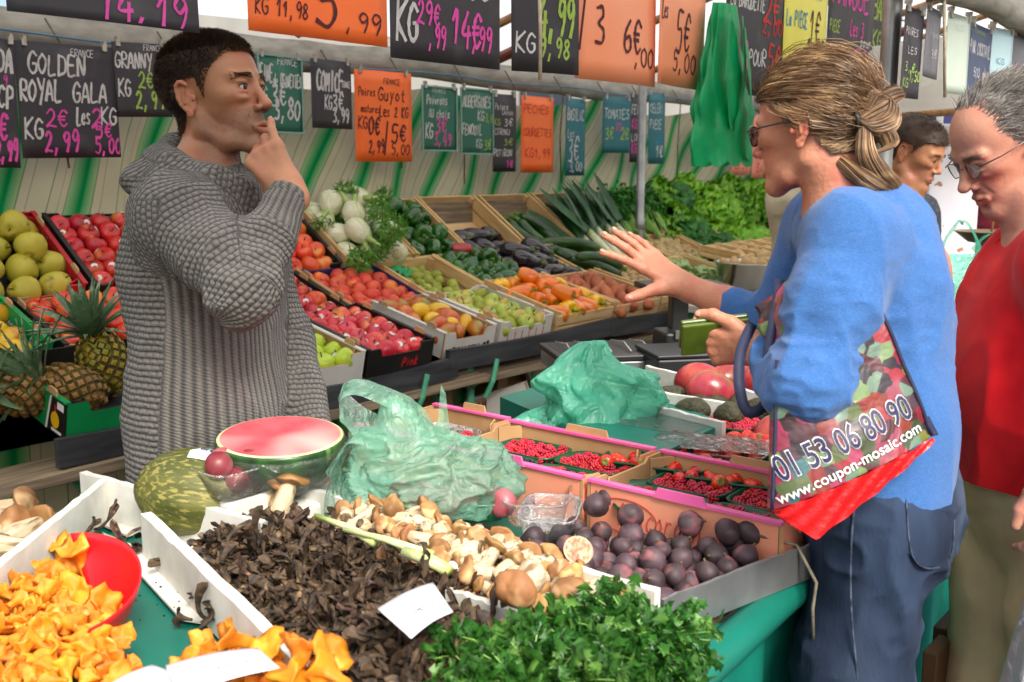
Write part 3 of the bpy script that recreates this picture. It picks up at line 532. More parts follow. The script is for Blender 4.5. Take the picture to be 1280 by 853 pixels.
for k, c in (('pepper_green', ('#154a14', '#24661e', '#34782a')), ('pepper_orange', ('#e06a0a', '#ee8210', '#f09a1c')), ('pepper_yellow', ('#eab010', '#f2c41c', '#f0a80e')), ('pepper_red', ('#a81818', '#c02020', '#901010'))):
    o = proto(k, 'bell_pepper', pepper_mb(*((.040, .046) if k != 'pepper_orange' else (.034, .058, 3, .08))), mat(k+'_skin', c[0], c[1], scale=12, rough=.16, rnd=.1, c3=c[2], s3=7, coat=.5))
    s = MB(); s.tube([(0, 0, .026), (.002, 0, .042), (.008, .002, .056)], [.008, .0045, .006], 7); s.build('stem', M_pstem, o, True)
def egg(t, p):
    s, z = np.sin(p), np.cos(p); r = .036*(1-.28*z)*s**.9; return r*np.cos(t)+.012*z*z, r*np.sin(t), .082*z
o = proto('aubergine', 'aubergine', MB().blob(egg, 20, 16), mat('aubergine_skin', '#17101c', '#221828', scale=6, rough=.14, coat=.6, rnd=.1))
s = MB(); s.blob(sphere_fn(.02, .02, .016, lambda t, p, x, y, z: 1+.35*np.cos(5*t)*(z < .2)), 20, 8); s.xf(Matrix.Translation((.01, 0, .074))); s.tube([(.01, 0, .08), (.013, 0, .098), (.02, 0, .11)], [.006, .005, .006], 6); s.build('calyx', mat('aubergine_calyx', '#4a5a38', '#5c6a40', scale=30, rough=.6), o, True)
def courg_mb(L=.26, r=.024, bend=.02):
    m = MB(); n = 14; x = np.linspace(-L/2, L/2, n); prof = r*np.clip(np.sqrt(1-(np.abs(x)/(L/2+.004))**8), .25, 1)*(1+.08*x/L); m.tube([(a, bend*(1-(2*a/L)**2), 0) for a in x], prof, 12); return m
o = proto('courgette', 'courgette', courg_mb(), mat('courgette_skin', '#16330f', '#27501a', scale=30, stretch=(.3, 2, 2), rough=.3, rnd=.15, c3='#3c6a28', s3=50, lo3=.55, hi3=.65, coat=.2))
s = MB(); s.tube([(.125, .002, 0), (.14, 0, 0), (.155, -.002, 0)], [.014, .009, .011], 6); s.build('stem', M_pstem, o, True)
def lumpy(a, b, c, amp, sc, seed, nu=22, nv=14):
    m = MB().blob(sphere_fn(a, b, c), nu, nv); v = m.v[0]; k = 1+amp*vnoise(v, sc, seed)+amp*.4*vnoise(v, sc*2.6, seed+3); m.v[0] = v*k[:, None]; return m
proto('sweet_potato', 'sweet_potato', lumpy(.095, .032, .03, .25, 22, 3), mat('sweet_potato_skin', '#a0502e', '#b86c48', scale=30, rough=.75, bump=.3, rnd=.12, c3='#8a4030', s3=18))
m = lumpy(.05, .022, .018, .3, 40, 5)
for (x, y, q) in ((-.02, .025, 1.), (.02, -.022, .8), (.035, .02, .7)): n_ = lumpy(.024*q, .02*q, .016, .3, 60, int(q*9)); n_.xf(Matrix.Translation((x, y, 0))); m.add(n_.v[0], n_.f)
proto('ginger', 'ginger_root', m, mat('ginger_skin', '#a08a5c', '#bda676', scale=40, rough=.8, bump=.3, rnd=.12))
# pineapple
def pineapple(key, c1, c2, L=.085, r=.058, seed=0):
    rs = np.random.default_rng(seed); m = MB(); m.blob(sphere_fn(r*.97, r*.97, L*.98, lambda t, p, x, y, z: 1+.0*t), 24, 16); nr = 11
    for i in range(nr):
        z = -L*.92+2*L*.92*i/(nr-1); rr = r*math.sqrt(max(0, 1-(z/L)**2))**.75; n = max(5, int(2*PI*rr/.029))
        for j in range(n):
            a = 2*PI*(j+.5*(i % 2))/n; cpt = np.array([rr*math.cos(a), rr*math.sin(a), z]); nn = Vector((math.cos(a), math.sin(a), z/L*.8)).normalized(); M = np.array(align(nn)); e = .0155*(.7+.3*rr/r)
            v = [(0, e, 0), (-e, 0, 0), (0, -e, 0), (e, 0, 0), (0, e*.62, .005), (-e*.62, 0, .005), (0, -e*.62, .005), (e*.62, 0, .005), (0, e*.15, .0075), (0, e*.35, .013)]
            v = np.array(v)@M[:3, :3].T+cpt
            m.add(v, [(0, 1, 5, 4), (1, 2, 6, 5), (2, 3, 7, 6), (3, 0, 4, 7), (4, 5, 8), (5, 6, 8), (6, 7, 8), (7, 4, 8)], [1, 1, 1, 1, 0, 0, 0, 0])
            m.add(np.array([(-.003, .001, .006), (.003, .001, .006), (0, .012, .011)])@M[:3, :3].T+cpt, [(0, 1, 2)], 2)
    mats = [mat(key+'_eye', c1, c2, scale=30, rough=.5, bump=.2), mat(key+'_groove', '#3c3414', '#6a5a20', scale=40, rough=.7), mat('pineapple_bract', '#b09a6a', '#8a7448', scale=40, rough=.7)]
    o = proto(key, 'pineapple', m, mats, False); s = MB()
    for i in range(46):
        lv = i/46; a = i*2.4; Lf = .075+.085*math.sin(PI*min(1, lv*.75+.25)); out = 1.15-1.1*lv; k = 7; pts = []
        for q in range(k+1):
            f = q/k; pts.append((math.cos(a)*(.012+Lf*out*(f-.28*f*f*0)), math.sin(a)*(.012+Lf*out*f), L*.9+.03*lv+Lf*(f*(.55+.6*lv)-.35*f*f*(1-lv))))
        pts = np.array(pts); wd = .013*(1-np.linspace(0, 1, k+1)**1.6)+.0006; sd = np.array([-math.sin(a), math.cos(a), 0])
        v = np.vstack([pts+sd*wd[:, None]+np.array([0, 0, .004]), pts, pts-sd*wd[:, None]+np.array([0, 0, .004])]); K = k+1
        s.add(v, [(j, j+1, K+j+1, K+j) for j in range(k)]+[(K+j, K+j+1, 2*K+j+1, 2*K+j) for j in range(k)])
    s.build('crown', mat('pineapple_leaf', '#4a6a4a', '#6f8c66', scale=12, stretch=(1, 1, 3), rough=.45, c3='#9aab8a', s3=20), o, True)
pineapple('pineapple_brown', '#8a5c2c', '#b0803c', .082, .054, 1); pineapple('pineapple_gold', '#b8961e', '#9aa02c', .088, .06, 2)
# fennel
def leaf_strip(mb, pts, wd, side=None, mi=0, fold=.25):
    pts = np.array(pts, float); T = np.gradient(pts, axis=0); T /= np.linalg.norm(T, axis=1)[:, None]+1e-9; up = np.array(side if side is not None else [0, 0, 1.])
    sd = np.cross(T, up); sd /= np.linalg.norm(sd, axis=1)[:, None]+1e-9; nn = np.cross(sd, T); wd = np.asarray(wd)[:, None]; K = len(pts)
    mb.add(np.vstack([pts+sd*wd+nn*wd*fold, pts, pts-sd*wd+nn*wd*fold]), [(j, j+1, K+j+1, K+j) for j in range(K-1)]+[(K+j, K+j+1, 2*K+j+1, 2*K+j) for j in range(K-1)], mi)
def fennel(t, p):
    s, z = np.sin(p), np.cos(p); r = .05*s**.8*(1-.25*z)*(1+.07*np.abs(np.sin(3*t+z*2))); return r*np.cos(t), r*np.sin(t)*.82, .058*z
o = proto('fennel', 'fennel_bulb', MB().blob(fennel, 26, 16), mat('fennel_skin', '#cfd2a8', '#e0e0c8', scale=30, stretch=(3, 3, .5), rough=.4, rnd=.06, c3='#a8bf7a', s3=9, bump=.15))
s = MB(); s.lathe([(.0, -.0615), (.018, -.060), (.021, -.056), (.012, -.053)], 14); s.build('root_end', mat('fennel_root', '#b5a576', '#d8ceac', scale=60, rough=.6), o, True)
s = MB()
for a in (0, 2.2, 4.3): s.tube([(.012*math.cos(a), .01*math.sin(a), .04), (.03*math.cos(a), .025*math.sin(a), .085), (.045*math.cos(a), .035*math.sin(a), .12)], [.014, .009, .006], 8)
s.build('stalk', mat('fennel_stalk', '#9ab85c', '#bccf88', scale=20, rough=.45), o, True)
s = MB(); rs = random.Random(4)
for i in range(120):
    a = rs.uniform(0, 2*PI); b = np.array([.04*math.cos(a), .03*math.sin(a), .1+rs.uniform(-.01, .03)]); d = np.array([rs.gauss(0, 1), rs.gauss(0, 1), rs.gauss(.7, .6)]); d /= np.linalg.norm(d)
    leaf_strip(s, [b, b+d*.02, b+d*.04+np.array([0, 0, -.004])], [.0018, .0026, .0005])
s.build('fronds', mat('fennel_frond', '#3f7a20', '#5c9a30', scale=30, rough=.5), o, None)
# leeks, leafy heads
def leek(seed):
    rs = random.Random(seed); m = MB()
    m.tube([(-.30, 0, 0), (-.2, .004, .004), (-.06, 0, .004), (.02, 0, 0)], [.016, .015, .017, .02], 10, mi=0)
    m.tube([(.0, 0, 0), (.06, 0, 0), (.12, 0, 0)], [.019, .021, .012], 10, mi=1)
    for i in range(9):
        sgn = (-1)**i; L = rs.uniform(.22, .34); y = sgn*.012*(i//2+1)*.6; z = .006*i-.012
        leaf_strip(m, [(.04+L*f, y*(1+2.5*f)+rs.uniform(-.004, .004), z+.05*f*(i/9)-.05*f*f*(i < 4)) for f in np.linspace(0, 1, 6)], [.018, .021, .021, .019, .014, .002], side=(0, .3*sgn, 1), mi=2, fold=.3)
    return m
for i in range(2):
    o = proto('leek%d' % i, 'leek', leek(i), [mat('leek_white', '#d0dcb0', '#e2e6cc', scale=20, rough=.35), mat('leek_light', '#9ab870', '#b5cc8c', scale=20, rough=.35), mat('leek_dark', '#17401f', '#2f6233', scale=14, stretch=(.4, 4, 4), rough=.4, rnd=.15)], True)
def leafy(key, name, n, r, c1, c2, c3, ruff=.25, up=.8, seed=0, curl=1., vein=None):
    """leafy head: n crinkled leaves"""
    rs = random.Random(seed); m = MB()
    for i in range(n):
        a = i*2.39996+rs.uniform(-.2, .2); k = (i/n); el = up*(1-k)*PI/2*.95+.15; L = r*(.75+.45*k)*rs.uniform(.85, 1.1); wd = L*rs.uniform(.42, .6); nu, nv = 6, 8; ph = rs.uniform(0, 6)
        def fn(s_, t_):
            x = s_*2-1; f = t_; w_ = wd*math.sin(PI*min(1, f*.82+.1))**.8; ru = ruff*L*.5*(abs(x)**1.5)*math.sin(ph+f*14+x*5)*f
            rad = L*f; e = el-curl*.9*f*f+.3*(1-abs(x))*0; px = rad*math.cos(e)+.01; pz = rad*math.sin(e)+ru+.25*w_*x*x; return (px*math.cos(a)-x*w_*math.sin(a), px*math.sin(a)+x*w_*math.cos(a), pz)
        m.grid(fn, nu, nv, 0)
    proto(key, name, m, [mat(key+'_leaf', c1, c2, scale=14, rough=.45, rnd=.1, c3=c3, s3=25, bump=.3, bscale=60, transl=.25)], True)
leafy('lettuce', 'lettuce', 26, .12, '#4f8f1c', '#7ab52c', '#a2cc4a', .5, .9, 1)
leafy('lettuce_bright', 'lettuce', 26, .12, '#64a81e', '#8cc832', '#b2dc50', .6, .9, 2)
leafy('spinach', 'spinach_bunch', 40, .12, '#1f5a16', '#2f7a20', '#4a962c', .25, .7, 3, 1.3)
leafy('lettuce_red', 'lettuce', 26, .11, '#3a1c1a', '#542420', '#5a6a28', .6, .9, 4)
leafy('cabbage', 'cabbage', 22, .085, '#9ab868', '#b8cf8c', '#d0dcae', .15, 1.2, 5, 1.8)
# herb bunch with leaflets
def herb(key, name, n, L, c1, c2, c3, spread=.5, seed=0, leaf=.014, stem='#6fa83c'):
    rs = np.random.default_rng(seed); m = MB()
    for i in range(n):
        d = np.array([1, rs.normal()*spread, rs.normal()*spread*.7+.25]); d /= np.linalg.norm(d); l = L*rs.uniform(.6, 1.05); b = np.array([rs.normal()*.01, rs.normal()*.012, rs.normal()*.006]); sag = rs.uniform(.1, .5)*l
        pts = [b+d*l*f+np.array([0, 0, -sag*f*f]) for f in np.linspace(0, 1, 5)]; m.tube(pts, [.0022, .002, .0017, .0014, .001], 4, 1, False)
        for q in range(9):
            f = .5+.5*q/8; c = b+d*l*f+np.array([0, 0, -sag*f*f]); dd = rs.normal(size=3)*.8+d; dd[2] += .4; dd /= np.linalg.norm(dd); s1 = np.cross(dd, rs.normal(size=3)); s1 /= np.linalg.norm(s1); nn = np.cross(dd, s1); lf = leaf*rs.uniform(.8, 1.5)
            e = c+dd*.008
            o5 = [(0, 0), (.35, .12), (.3, .55), (.62, .35), (.75, .62), (1.0, .28), (1.25, 0)]
            ring = [e+dd*lf*a+s1*lf*b_ for a, b_ in o5]+[e+dd*lf*a-s1*lf*b_ for a, b_ in o5[-2:0:-1]]
            ce = e+dd*lf*.6+nn*lf*.16; m.add([ce]+ring, [(0, 1+j, 1+(j+1) % len(ring)) for j in range(len(ring))], 0)
    return proto(key, name, m, [mat(key+'_leaf', c1, c2, scale=30, rough=.42, rnd=.12, c3=c3, s3=16, transl=.25), mat(key+'_stem', stem, '#9cc864', scale=20, rough=.4)], None)
herb('parsley', 'parsley_bunch', 38, .15, '#24521a', '#386e24', '#6a9a44', .45, 1, .020)
herb('celery', 'celery_bunch', 40, .34, '#1f5c16', '#2f7a1e', '#4a962c', .22, 2, .022, '#7aa84a')
# mushrooms
def porcini(seed, cap_r=.03, h=.07):
    rs = np.random.default_rng(seed); m = MB(); cr = cap_r*rs.uniform(.75, 1.15); hh = h*rs.uniform(.8, 1.2); sw = rs.uniform(.55, .85)
    m.blob(lambda t, p: (cr*np.sin(p)*np.cos(t)*(1+.06*np.sin(2*t+seed)), cr*np.sin(p)*np.sin(t), hh*.5+np.where(np.cos(p) > 0, cr*.62*np.cos(p), cr*.18*np.cos(p))), 18, 12, 0)
    m.lathe([(.0, -hh*.5), (cr*sw*.7, -hh*.48), (cr*sw, -hh*.3), (cr*sw*.9, 0), (cr*.5, hh*.35), (cr*.42, hh*.5)], 14, mi=1)
    m.blob(lambda t, p: (cr*sw*.75*np.sin(p)*np.cos(t), cr*sw*.75*np.sin(p)*np.sin(t), -hh*.47+.008*np.cos(p)), 12, 6, 2)
    v = np.vstack(m.v); v = v*(1+.16*vnoise(v, 45, seed)+.07*vnoise(v, 130, seed+2))[:, None]; v[:, 0] += .35*v[:, 2]**2/h*rs.choice([-1, 1]); m.v = [v]; return m
MP = [mat('porcini_cap', '#805830', '#a87c4c', scale=25, rough=.6, rnd=.22, c3='#c8a878', s3=22, bump=.2), mat('porcini_stem', '#b8a280', '#d4c6a8', scale=40, stretch=(2, 2, .6), rough=.75, rnd=.12, c3='#7c6444', s3=45, lo3=.54, hi3=.68, bump=.4), mat('soil_foot', '#4a3828', '#8a7458', scale=80, rough=.9, bump=.8)]
for i in range(4): proto('porcini%d' % i, 'porcini_mushroom', porcini(i), MP)
def trumpet(seed, L=.038, wide=.011):
    rs = np.random.default_rng(seed); m = MB(); n = 12; k = 7; c1 = rs.normal()*.35; c2 = rs.normal()*.35; pts = []
    for i in range(k+1):
        f = i/k; rr = .0026+wide*f**2.2*rs.uniform(.8, 1.2)
        for j in range(n):
            a = 2*PI*j/n; fl = 1+.3*math.sin(2*a+seed)*f*f+.15*math.sin(5*a+seed*2)*f; pts.append((rr*fl*math.cos(a)*(.55 if i > 3 else 1)+c1*L*f*f, rr*fl*math.sin(a)+c2*L*f*f*f, L*f-.007*f*f*f*math.cos(2*a+seed)-.006*f**6))
    m.add(pts, [(i*n+j, i*n+(j+1) % n, (i+1)*n+(j+1) % n, (i+1)*n+j) for i in range(k) for j in range(n)]); return m
MT = mat('trumpet_mushroom_flesh', '#1c140e', '#4c3828', scale=70, rough=.7, rnd=.45, c3='#8c6c4e', s3=45, lo3=.6, hi3=.8, bump=.5, bscale=120)
for i in range(5): proto('trumpet%d' % i, 'trumpet_mushroom', trumpet(i+1, .036+.004*(i % 3)), MT)
def chanterelle(seed):
    rs = np.random.default_rng(seed+50); m = MB(); n = 16; L = .05*rs.uniform(.8, 1.15); prof = [(.0, 0), (.0055, .001), (.007, .01), (.0075, .02), (.011, .032), (.018, .042), (.026, .048), (.027, .051), (.018, .0485), (.008, .046), (0, .045)]; v = []; b1, b2 = rs.normal(size=2)*.2
    for r_, z in prof:
        z = z*L/.05
        for j in range(n):
            a = 2*PI*j/n; w_ = 1+(.16*math.sin(2*a+seed)+.09*math.sin(5*a+2*seed)+.06*math.sin(9*a+seed))*(r_ > .01); v.append((r_*w_*math.cos(a)+b1*z, r_*w_*math.sin(a)+b2*z, z+(.006*math.sin(4*a+seed) if r_ > .015 else 0)))
    v = np.array(v); v += .0055*np.stack([vnoise(v, 38, q+seed) for q in range(3)], 1)+.0016*np.stack([vnoise(v, 110, q+seed) for q in range(3)], 1)
    m.add(v, [(i*n+j, i*n+(j+1) % n, (i+1)*n+(j+1) % n, (i+1)*n+j) for i in range(len(prof)-1) for j in range(n)]); m.xf(Matrix.Translation((0, 0, -.025))); return m
MC = mat('chanterelle_flesh', '#cc7008', '#e08c16', scale=30, rough=.6, rnd=.16, c3='#ecb858', s3=25, lo3=.6, hi3=.8, bump=.35, bscale=90)
for i in range(6): proto('chanterelle%d' % i, 'chanterelle', chanterelle(i), MC)
# figs, berries, others
def fig(t, p):
    s, z = np.sin(p), np.cos(p); n = np.exp(-((p)/.45)**2); r = .0275*s*(1-.12*z)*(1+.02*np.cos(9*t)); return r*np.cos(t), r*np.sin(t), .024*z+.005*n
o = proto('fig', 'fig', MB().blob(fig, 24, 16), mat('fig_skin', '#2c2024', '#4c3a42', scale=26, stretch=(1, 1, .3), rough=.6, rnd=.4, c3='#7a4a4c', s3=30, lo3=.55, hi3=.7, bump=.12)); add_stem(o, .028, .003, .005, mat('fig_stem', '#5c5a34', '#4a3c28', scale=40, rough=.7))
def berry_mb(n=34, R_=.0095, H=.011, r=.0032):
    m = MB(); ico = [(math.cos(a)*math.sin(b), math.sin(a)*math.sin(b), math.cos(b)) for b in (.0, .9, 1.9) for a in np.linspace(0, 2*PI, 6, endpoint=False)][5:]
    for i in range(n):
        z = 1-1.75*i/n; a = i*2.39996; rr = math.sqrt(max(0, 1-z*z)); c = np.array([R_*rr*math.cos(a), R_*rr*math.sin(a), H*z])
        m.blob(lambda t, p: (c[0]+r*np.sin(p)*np.cos(t), c[1]+r*np.sin(p)*np.sin(t), c[2]+r*np.cos(p)), 6, 4)
    return m
proto('raspberry', 'raspberry', berry_mb(), mat('raspberry_flesh', '#a80f28', '#c42440', scale=60, rough=.32, rnd=.18, sss=.1, coat=.1))
proto('blackberry', 'blackberry', berry_mb(24), mat('blackberry_flesh', '#120c16', '#22121e', scale=60, rough=.2, rnd=.2, coat=.4))
def straw(t, p):
    s, z = np.sin(p), np.cos(p); r = .0138*s**.8*(1+.40*z); return r*np.cos(t), r*np.sin(t), .020*z
o = proto('strawberry', 'strawberry', MB().blob(straw, 16, 10), mat('strawberry_flesh', '#c81810', '#dc3018', scale=90, rough=.25, rnd=.1, c3='#e8a040', s3=260, lo3=.66, hi3=.7, coat=.3, bump=.3, bscale=250))
s = MB()
for i in range(7): a = i*.9; leaf_strip(s, [(0, 0, .019), (.005*math.cos(a), .005*math.sin(a), .0205), (.009*math.cos(a), .009*math.sin(a), .019)], [.0015, .002, .0005])
s.build('calyx', M_pstem, o, None)
proto('avocado', 'avocado', lumpy(.05, .034, .033, .08, 40, 2), mat('avocado_skin', '#2c2c1c', '#44442a', scale=60, rough=.5, bump=.8, bscale=160, rnd=.15))
def bananas():
    m = MB()
    for i in range(5):
        a = (i-2)*.22; pts = []
        for f in np.linspace(0, 1, 9): q = (f-.5)*1.9; pts.append((.09*math.sin(q)+.0, .028*(i-2)*(1-.3*abs(q)), .09*math.cos(q)-.09+.004*i))
        m.tube(pts, [.004, .009, .0155, .018, .0185, .018, .015, .008, .004], 7)
    return m
proto('banana', 'banana_bunch', bananas(), mat('banana_skin', '#d8b01c', '#e6c634', scale=10, rough=.4, c3='#a8a830', s3=6))
def grapes(seed):
    rs = np.random.default_rng(seed); m = MB()
    for i in range(60):
        c = rs.normal(size=3)*np.array([.04, .026, .012]); m.blob(lambda t, p: (c[0]+.0105*np.sin(p)*np.cos(t), c[1]+.0105*np.sin(p)*np.sin(t), c[2]+.012*np.cos(p)), 9, 6)
    return m
proto('grapes', 'grape_bunch', grapes(1), mat('grape_skin', '#8aa02c', '#aaba44', scale=20, rough=.25, rnd=.08, sss=.1))
proto('walnut', 'walnut', lumpy(.021, .018, .019, .18, 90, 7), mat('walnut_shell', '#8f6438', '#b58650', scale=60, rough=.6, bump=.7, rnd=.1))
proto('potato', 'potato', lumpy(.032, .025, .023, .16, 40, 8), mat('potato_skin', '#a88a58', '#bea070', scale=30, rough=.7, rnd=.12))
# ================================================================ crates
def cmat(tier_v, u, v0, z0, tilt, yaw=0): return Matrix.Translation((u, v0, z0))@Matrix.Rotation(R(yaw), 4, 'Z')@Matrix.Rotation(R(tilt), 4, 'X')
def wood_crate(u0, w, v0, d, z0, tilt, h, label, yaw=0, group='wooden produce crates'):
    M = cmat(0, u0, v0, z0, tilt, yaw); t = thing('wooden_crate', label, 'crate', M=M); T_ = .008; g = .003
    def pb(n, c, dd, m): o = MB().box(c, dd).build(n, m, t); return bevel(o, .0012, 1)
    pb('bottom_panel', (w/2, d/2, .004), (w-.004, d-.004, .006), M_wood)
    for k, y in enumerate((T_/2, d-T_/2)):
        hh = h*(.86 if k == 0 else 1); pb('front_panel' if k == 0 else 'back_panel', (w/2, y, .008+hh*.22), (w, T_, hh*.42), M_wood); pb('front_slat' if k == 0 else 'back_slat', (w/2, y, .008+hh*.75), (w, T_, hh*.5), M_wood)
    for x in (T_/2, w-T_/2):
        pb('side_panel', (x, d/2, .008+h*.22), (T_, d-2*T_-g, h*.42), M_woodx); pb('side_slat', (x, d/2, .008+h*.76), (T_, d-2*T_-g, h*.52), M_woodx)
        pb('side_rim', (x, d/2, h+.013), (T_+.006, d-g, .006), M_woodx)
    for x in (.02, w-.02):
        for y in (.02, d-.02):
            o = MB().add([(x-.011, y-.011, .008), (x+.011, y-.011, .008), (x+.011, y+.011, .008), (x-.011, y+.011, .008), (x-.011, y-.011, h+.006), (x+.011, y-.011, h+.006), (x+.011, y+.011, h+.006), (x-.011, y+.011, h+.006)], [(0, 3, 2, 1), (4, 5, 6, 7), (0, 1, 5, 4), (1, 2, 6, 5), (2, 3, 7, 6), (3, 0, 4, 7)]).build('corner_post', M_woodx, t)
    t['_h'] = h; t['_w'] = w; t['_d'] = d; return t
def card_box(u0, w, v0, d, z0, tilt, h, outer, label, yaw=0, inner=None, front=None, tabs=True, lip=None, cat='box', nm='cardboard_box', wallm=None):
    M = cmat(0, u0, v0, z0, tilt, yaw); t = thing(nm, label, cat, M=M); inner = inner or M_kraft; T_ = .006
    def panel(n, c, dd, ax, sgn, prof=None):
        # outward face material 0, the rest 1
        m = MB(); x, y, z = np.array(dd)/2; 
        m.box(c, dd, [1]*6); order = {('z', -1): 0, ('z', 1): 1, ('y', -1): 2, ('y', 1): 3, ('x', -1): 4, ('x', 1): 5}
        m.m = [1]*6; m.m[order[(ax, sgn)]] = 0; return m.build(n, [outer, inner], t)
    panel('bottom_panel', (w/2, d/2, .004), (w-2*T_-.002, d-2*T_-.002, .005), 'z', -1)
    fh = h*.72
    # front panel with a dipped middle
    def dipped(y, n, hh, sgn, dip):
        m = MB(); c = .055; z0_, z1, zd = .002, hh, hh-dip
        pr = [(0, z0_), (w, z0_), (w, z1), (w-c, z1), (w-c-.012, zd), (c+.012, zd), (c, z1), (0, z1)]
        k = len(pr); a = [(x, y-T_/2, z) for x, z in pr]; b = [(x, y+T_/2, z) for x, z in pr]
        fa = (0, 1, 2, 3, 4, 5, 6, 7); m.add(a+b, [fa, tuple(reversed([i+k for i in fa]))]+[(i, i+k, (i+1) % k+k, (i+1) % k) for i in range(k)], [0 if sgn < 0 else 1, 0 if sgn > 0 else 1]+[1]*k); return m.build(n, [front or outer, inner], t)
    dipped(T_/2, 'front_panel', h, -1, h*.3); dipped(d-T_/2, 'back_panel', h*1.0, 1, h*.1)
    for x, sg in ((T_/2, -1), (w-T_/2, 1)):
        panel('side_panel', (x, d/2, h/2+.002), (T_, d-2*T_-.003, h-.004), 'x', sg)
        m = MB(); m.box((x, d/2, h+.0025), (T_+.010, d-.004, .005)); m.build('side_rim', lip or outer, t)
        if tabs:
            for y in (.07, d-.07):
                m = MB(); pr = [(-.024, 0), (.024, 0), (.022, .012), (.016, .017), (-.016, .017), (-.022, .012)]
                m.quad([(x-.003, y+a, h+.006+b) for a, b in pr], th=.006); m.build('stacking_tab', M_tab, t)
    for x, sx in ((.035, 1), (w-.035, -1)):
        for y in (T_+.012, d-T_-.012):
            m = MB(); m.quad([(x-.028*sx, y+.02*(1 if y < d/2 else -1), h-.003), (x+.02*sx, y-.008*(1 if y < d/2 else -1), h-.003), (x+.02*sx, y-.008*(1 if y < d/2 else -1), .01), (x-.028*sx, y+.02*(1 if y < d/2 else -1), .01)], th=.004); m.build('corner_flap', inner, t)
    t['_h'] = h; t['_w'] = w; t['_d'] = d; return t
def liner(t, z, m):
    w, d = t['_w'], t['_d']; mb = MB(); mb.grid(lambda a, b: (.009+a*(w-.018), .009+b*(d-.018), z+.004*math.sin(a*17)*math.sin(b*13)), 12, 8); return mb.build('tray_liner', m, t, True)
bpy.context.view_layer.update()
def fill(t, keys, pitch, z, label, group, jit=.12, rot=None, sc=(.93, 1.07), stag=True, dome=0, rows=None, skip=0, layer2=0, mx=None, my=None, ymax=9):
    M = t.matrix_world.copy() if t.matrix_world != Matrix.Identity(4) else t.matrix_world; w, d = t['_w'], t['_d']; px, py = (pitch, pitch*.9) if np.isscalar(pitch) else pitch
    mx = mx if mx is not None else px*.5; my = my if my is not None else py*.5
    nx = max(1, int((w-.012-2*mx)/px+1.3)); ny = max(1, int((d-.012-2*my)/py+1.3)); keys = keys if isinstance(keys, (list, tuple)) else [keys]
    out = []
    for L in range(1+(1 if layer2 else 0)):
        for j in range(ny-L):
            for i in range(nx-L):
                if .006+my+(d-.012-2*my)*(j/(max(1, ny-1))) > ymax: continue
                if random.random() < (skip if L == 0 else 1-layer2): continue
                off = (.25 if j % 2 else -.25)*px if stag else 0
                x = .006+mx+(w-.012-2*mx)*(i/(max(1, nx-1)))+off*.6+L*px*.5+random.uniform(-1, 1)*jit*px; y = .006+my+(d-.012-2*my)*(j/(max(1, ny-1)))+L*py*.5+random.uniform(-1, 1)*jit*py
                x = min(max(x, mx*.9+.004), w-mx*.9-.004); y = min(max(y, my*.9+.004), d-my*.9-.004)
                zz = z+L*px*.55+random.uniform(-.05, .05)*px+dome*math.sin(PI*x/w)*math.sin(PI*y/d)
                rt = rot() if rot else (random.uniform(-.7, .7), random.uniform(-.7, .7), random.uniform(-PI, PI)); k = random.choice(keys)
                out.append(place(k, M@TRS((x, y, zz), rt, random.uniform(*sc)), label, group))
    return out
# ================================================================ crates on the sloping display
M_liner_d = mat('dark_liner', '#1c1c22', '#2a2a34', scale=20, rough=.6); M_liner_b = mat('card_liner', '#6a4c30', '#7c5c3a', scale=20, rough=.8); M_liner_g = mat('green_liner', '#0b5c34', '#0f6e40', scale=20, rough=.6); M_liner_v = mat('violet_liner', '#3c2f50', '#4a3c62', scale=20, rough=.5)
M_txt_w = mat('white_print', '#e0e0dc', rough=.5); M_txt_k = mat('black_print', '#1c1a18', rough=.5); M_txt_y = mat('yellow_print', '#e8c020', rough=.5); M_txt_r = mat('red_print', '#d8202c', rough=.5); M_txt_n = mat('navy_print', '#24204c', rough=.4)
def side_text(t, side, text, size, m, y=.5, z=.5, width=None, script=False, inner=False, w_=None, sh=.2):
    """printed text on a panel of a box. side: 'F' front outer, 'L' left outer, 'R' right panel inner face (seen from the left)"""
    h, w, d = t['_h'], t['_w'], t['_d']
    if side == 'F': M = Matrix.Translation((w*y, -.0015, h*z))@Matrix(((1, 0, 0, 0), (0, 0, -1, 0), (0, 1, 0, 0), (0, 0, 0, 1)))
    elif side == 'L': M = Matrix.Translation((-.0015, d*y, h*z))@Matrix(((0, 0, -1, 0), (-1, 0, 0, 0), (0, 1, 0, 0), (0, 0, 0, 1)))
    else: M = Matrix.Translation((w-.0077, d*y, h*z))@Matrix(((0, 0, -1, 0), (-1, 0, 0, 0), (0, 1, 0, 0), (0, 0, 0, 1)))
    if script:
        mb = MB(); scribble(mb, text, 0, 0, size, wid=width, w=w_ or size*.13, jit=.04, slant=sh); mb.xf(M); return mb.build('lettering', m, t, None)
    return print_text(text, size, t, m, M, shear=sh if sh != .2 else 0, width=width, bold=size*.02)
RT = lambda a: (lambda: (random.uniform(-a, a), random.uniform(-a, a), random.uniform(-PI, PI)))
ZA, ZB, ZC = .855, .94, 1.075; TA, TB, TC = 13, 20, 35; VA, VB_, VC = 2.5, 2.93, 3.27
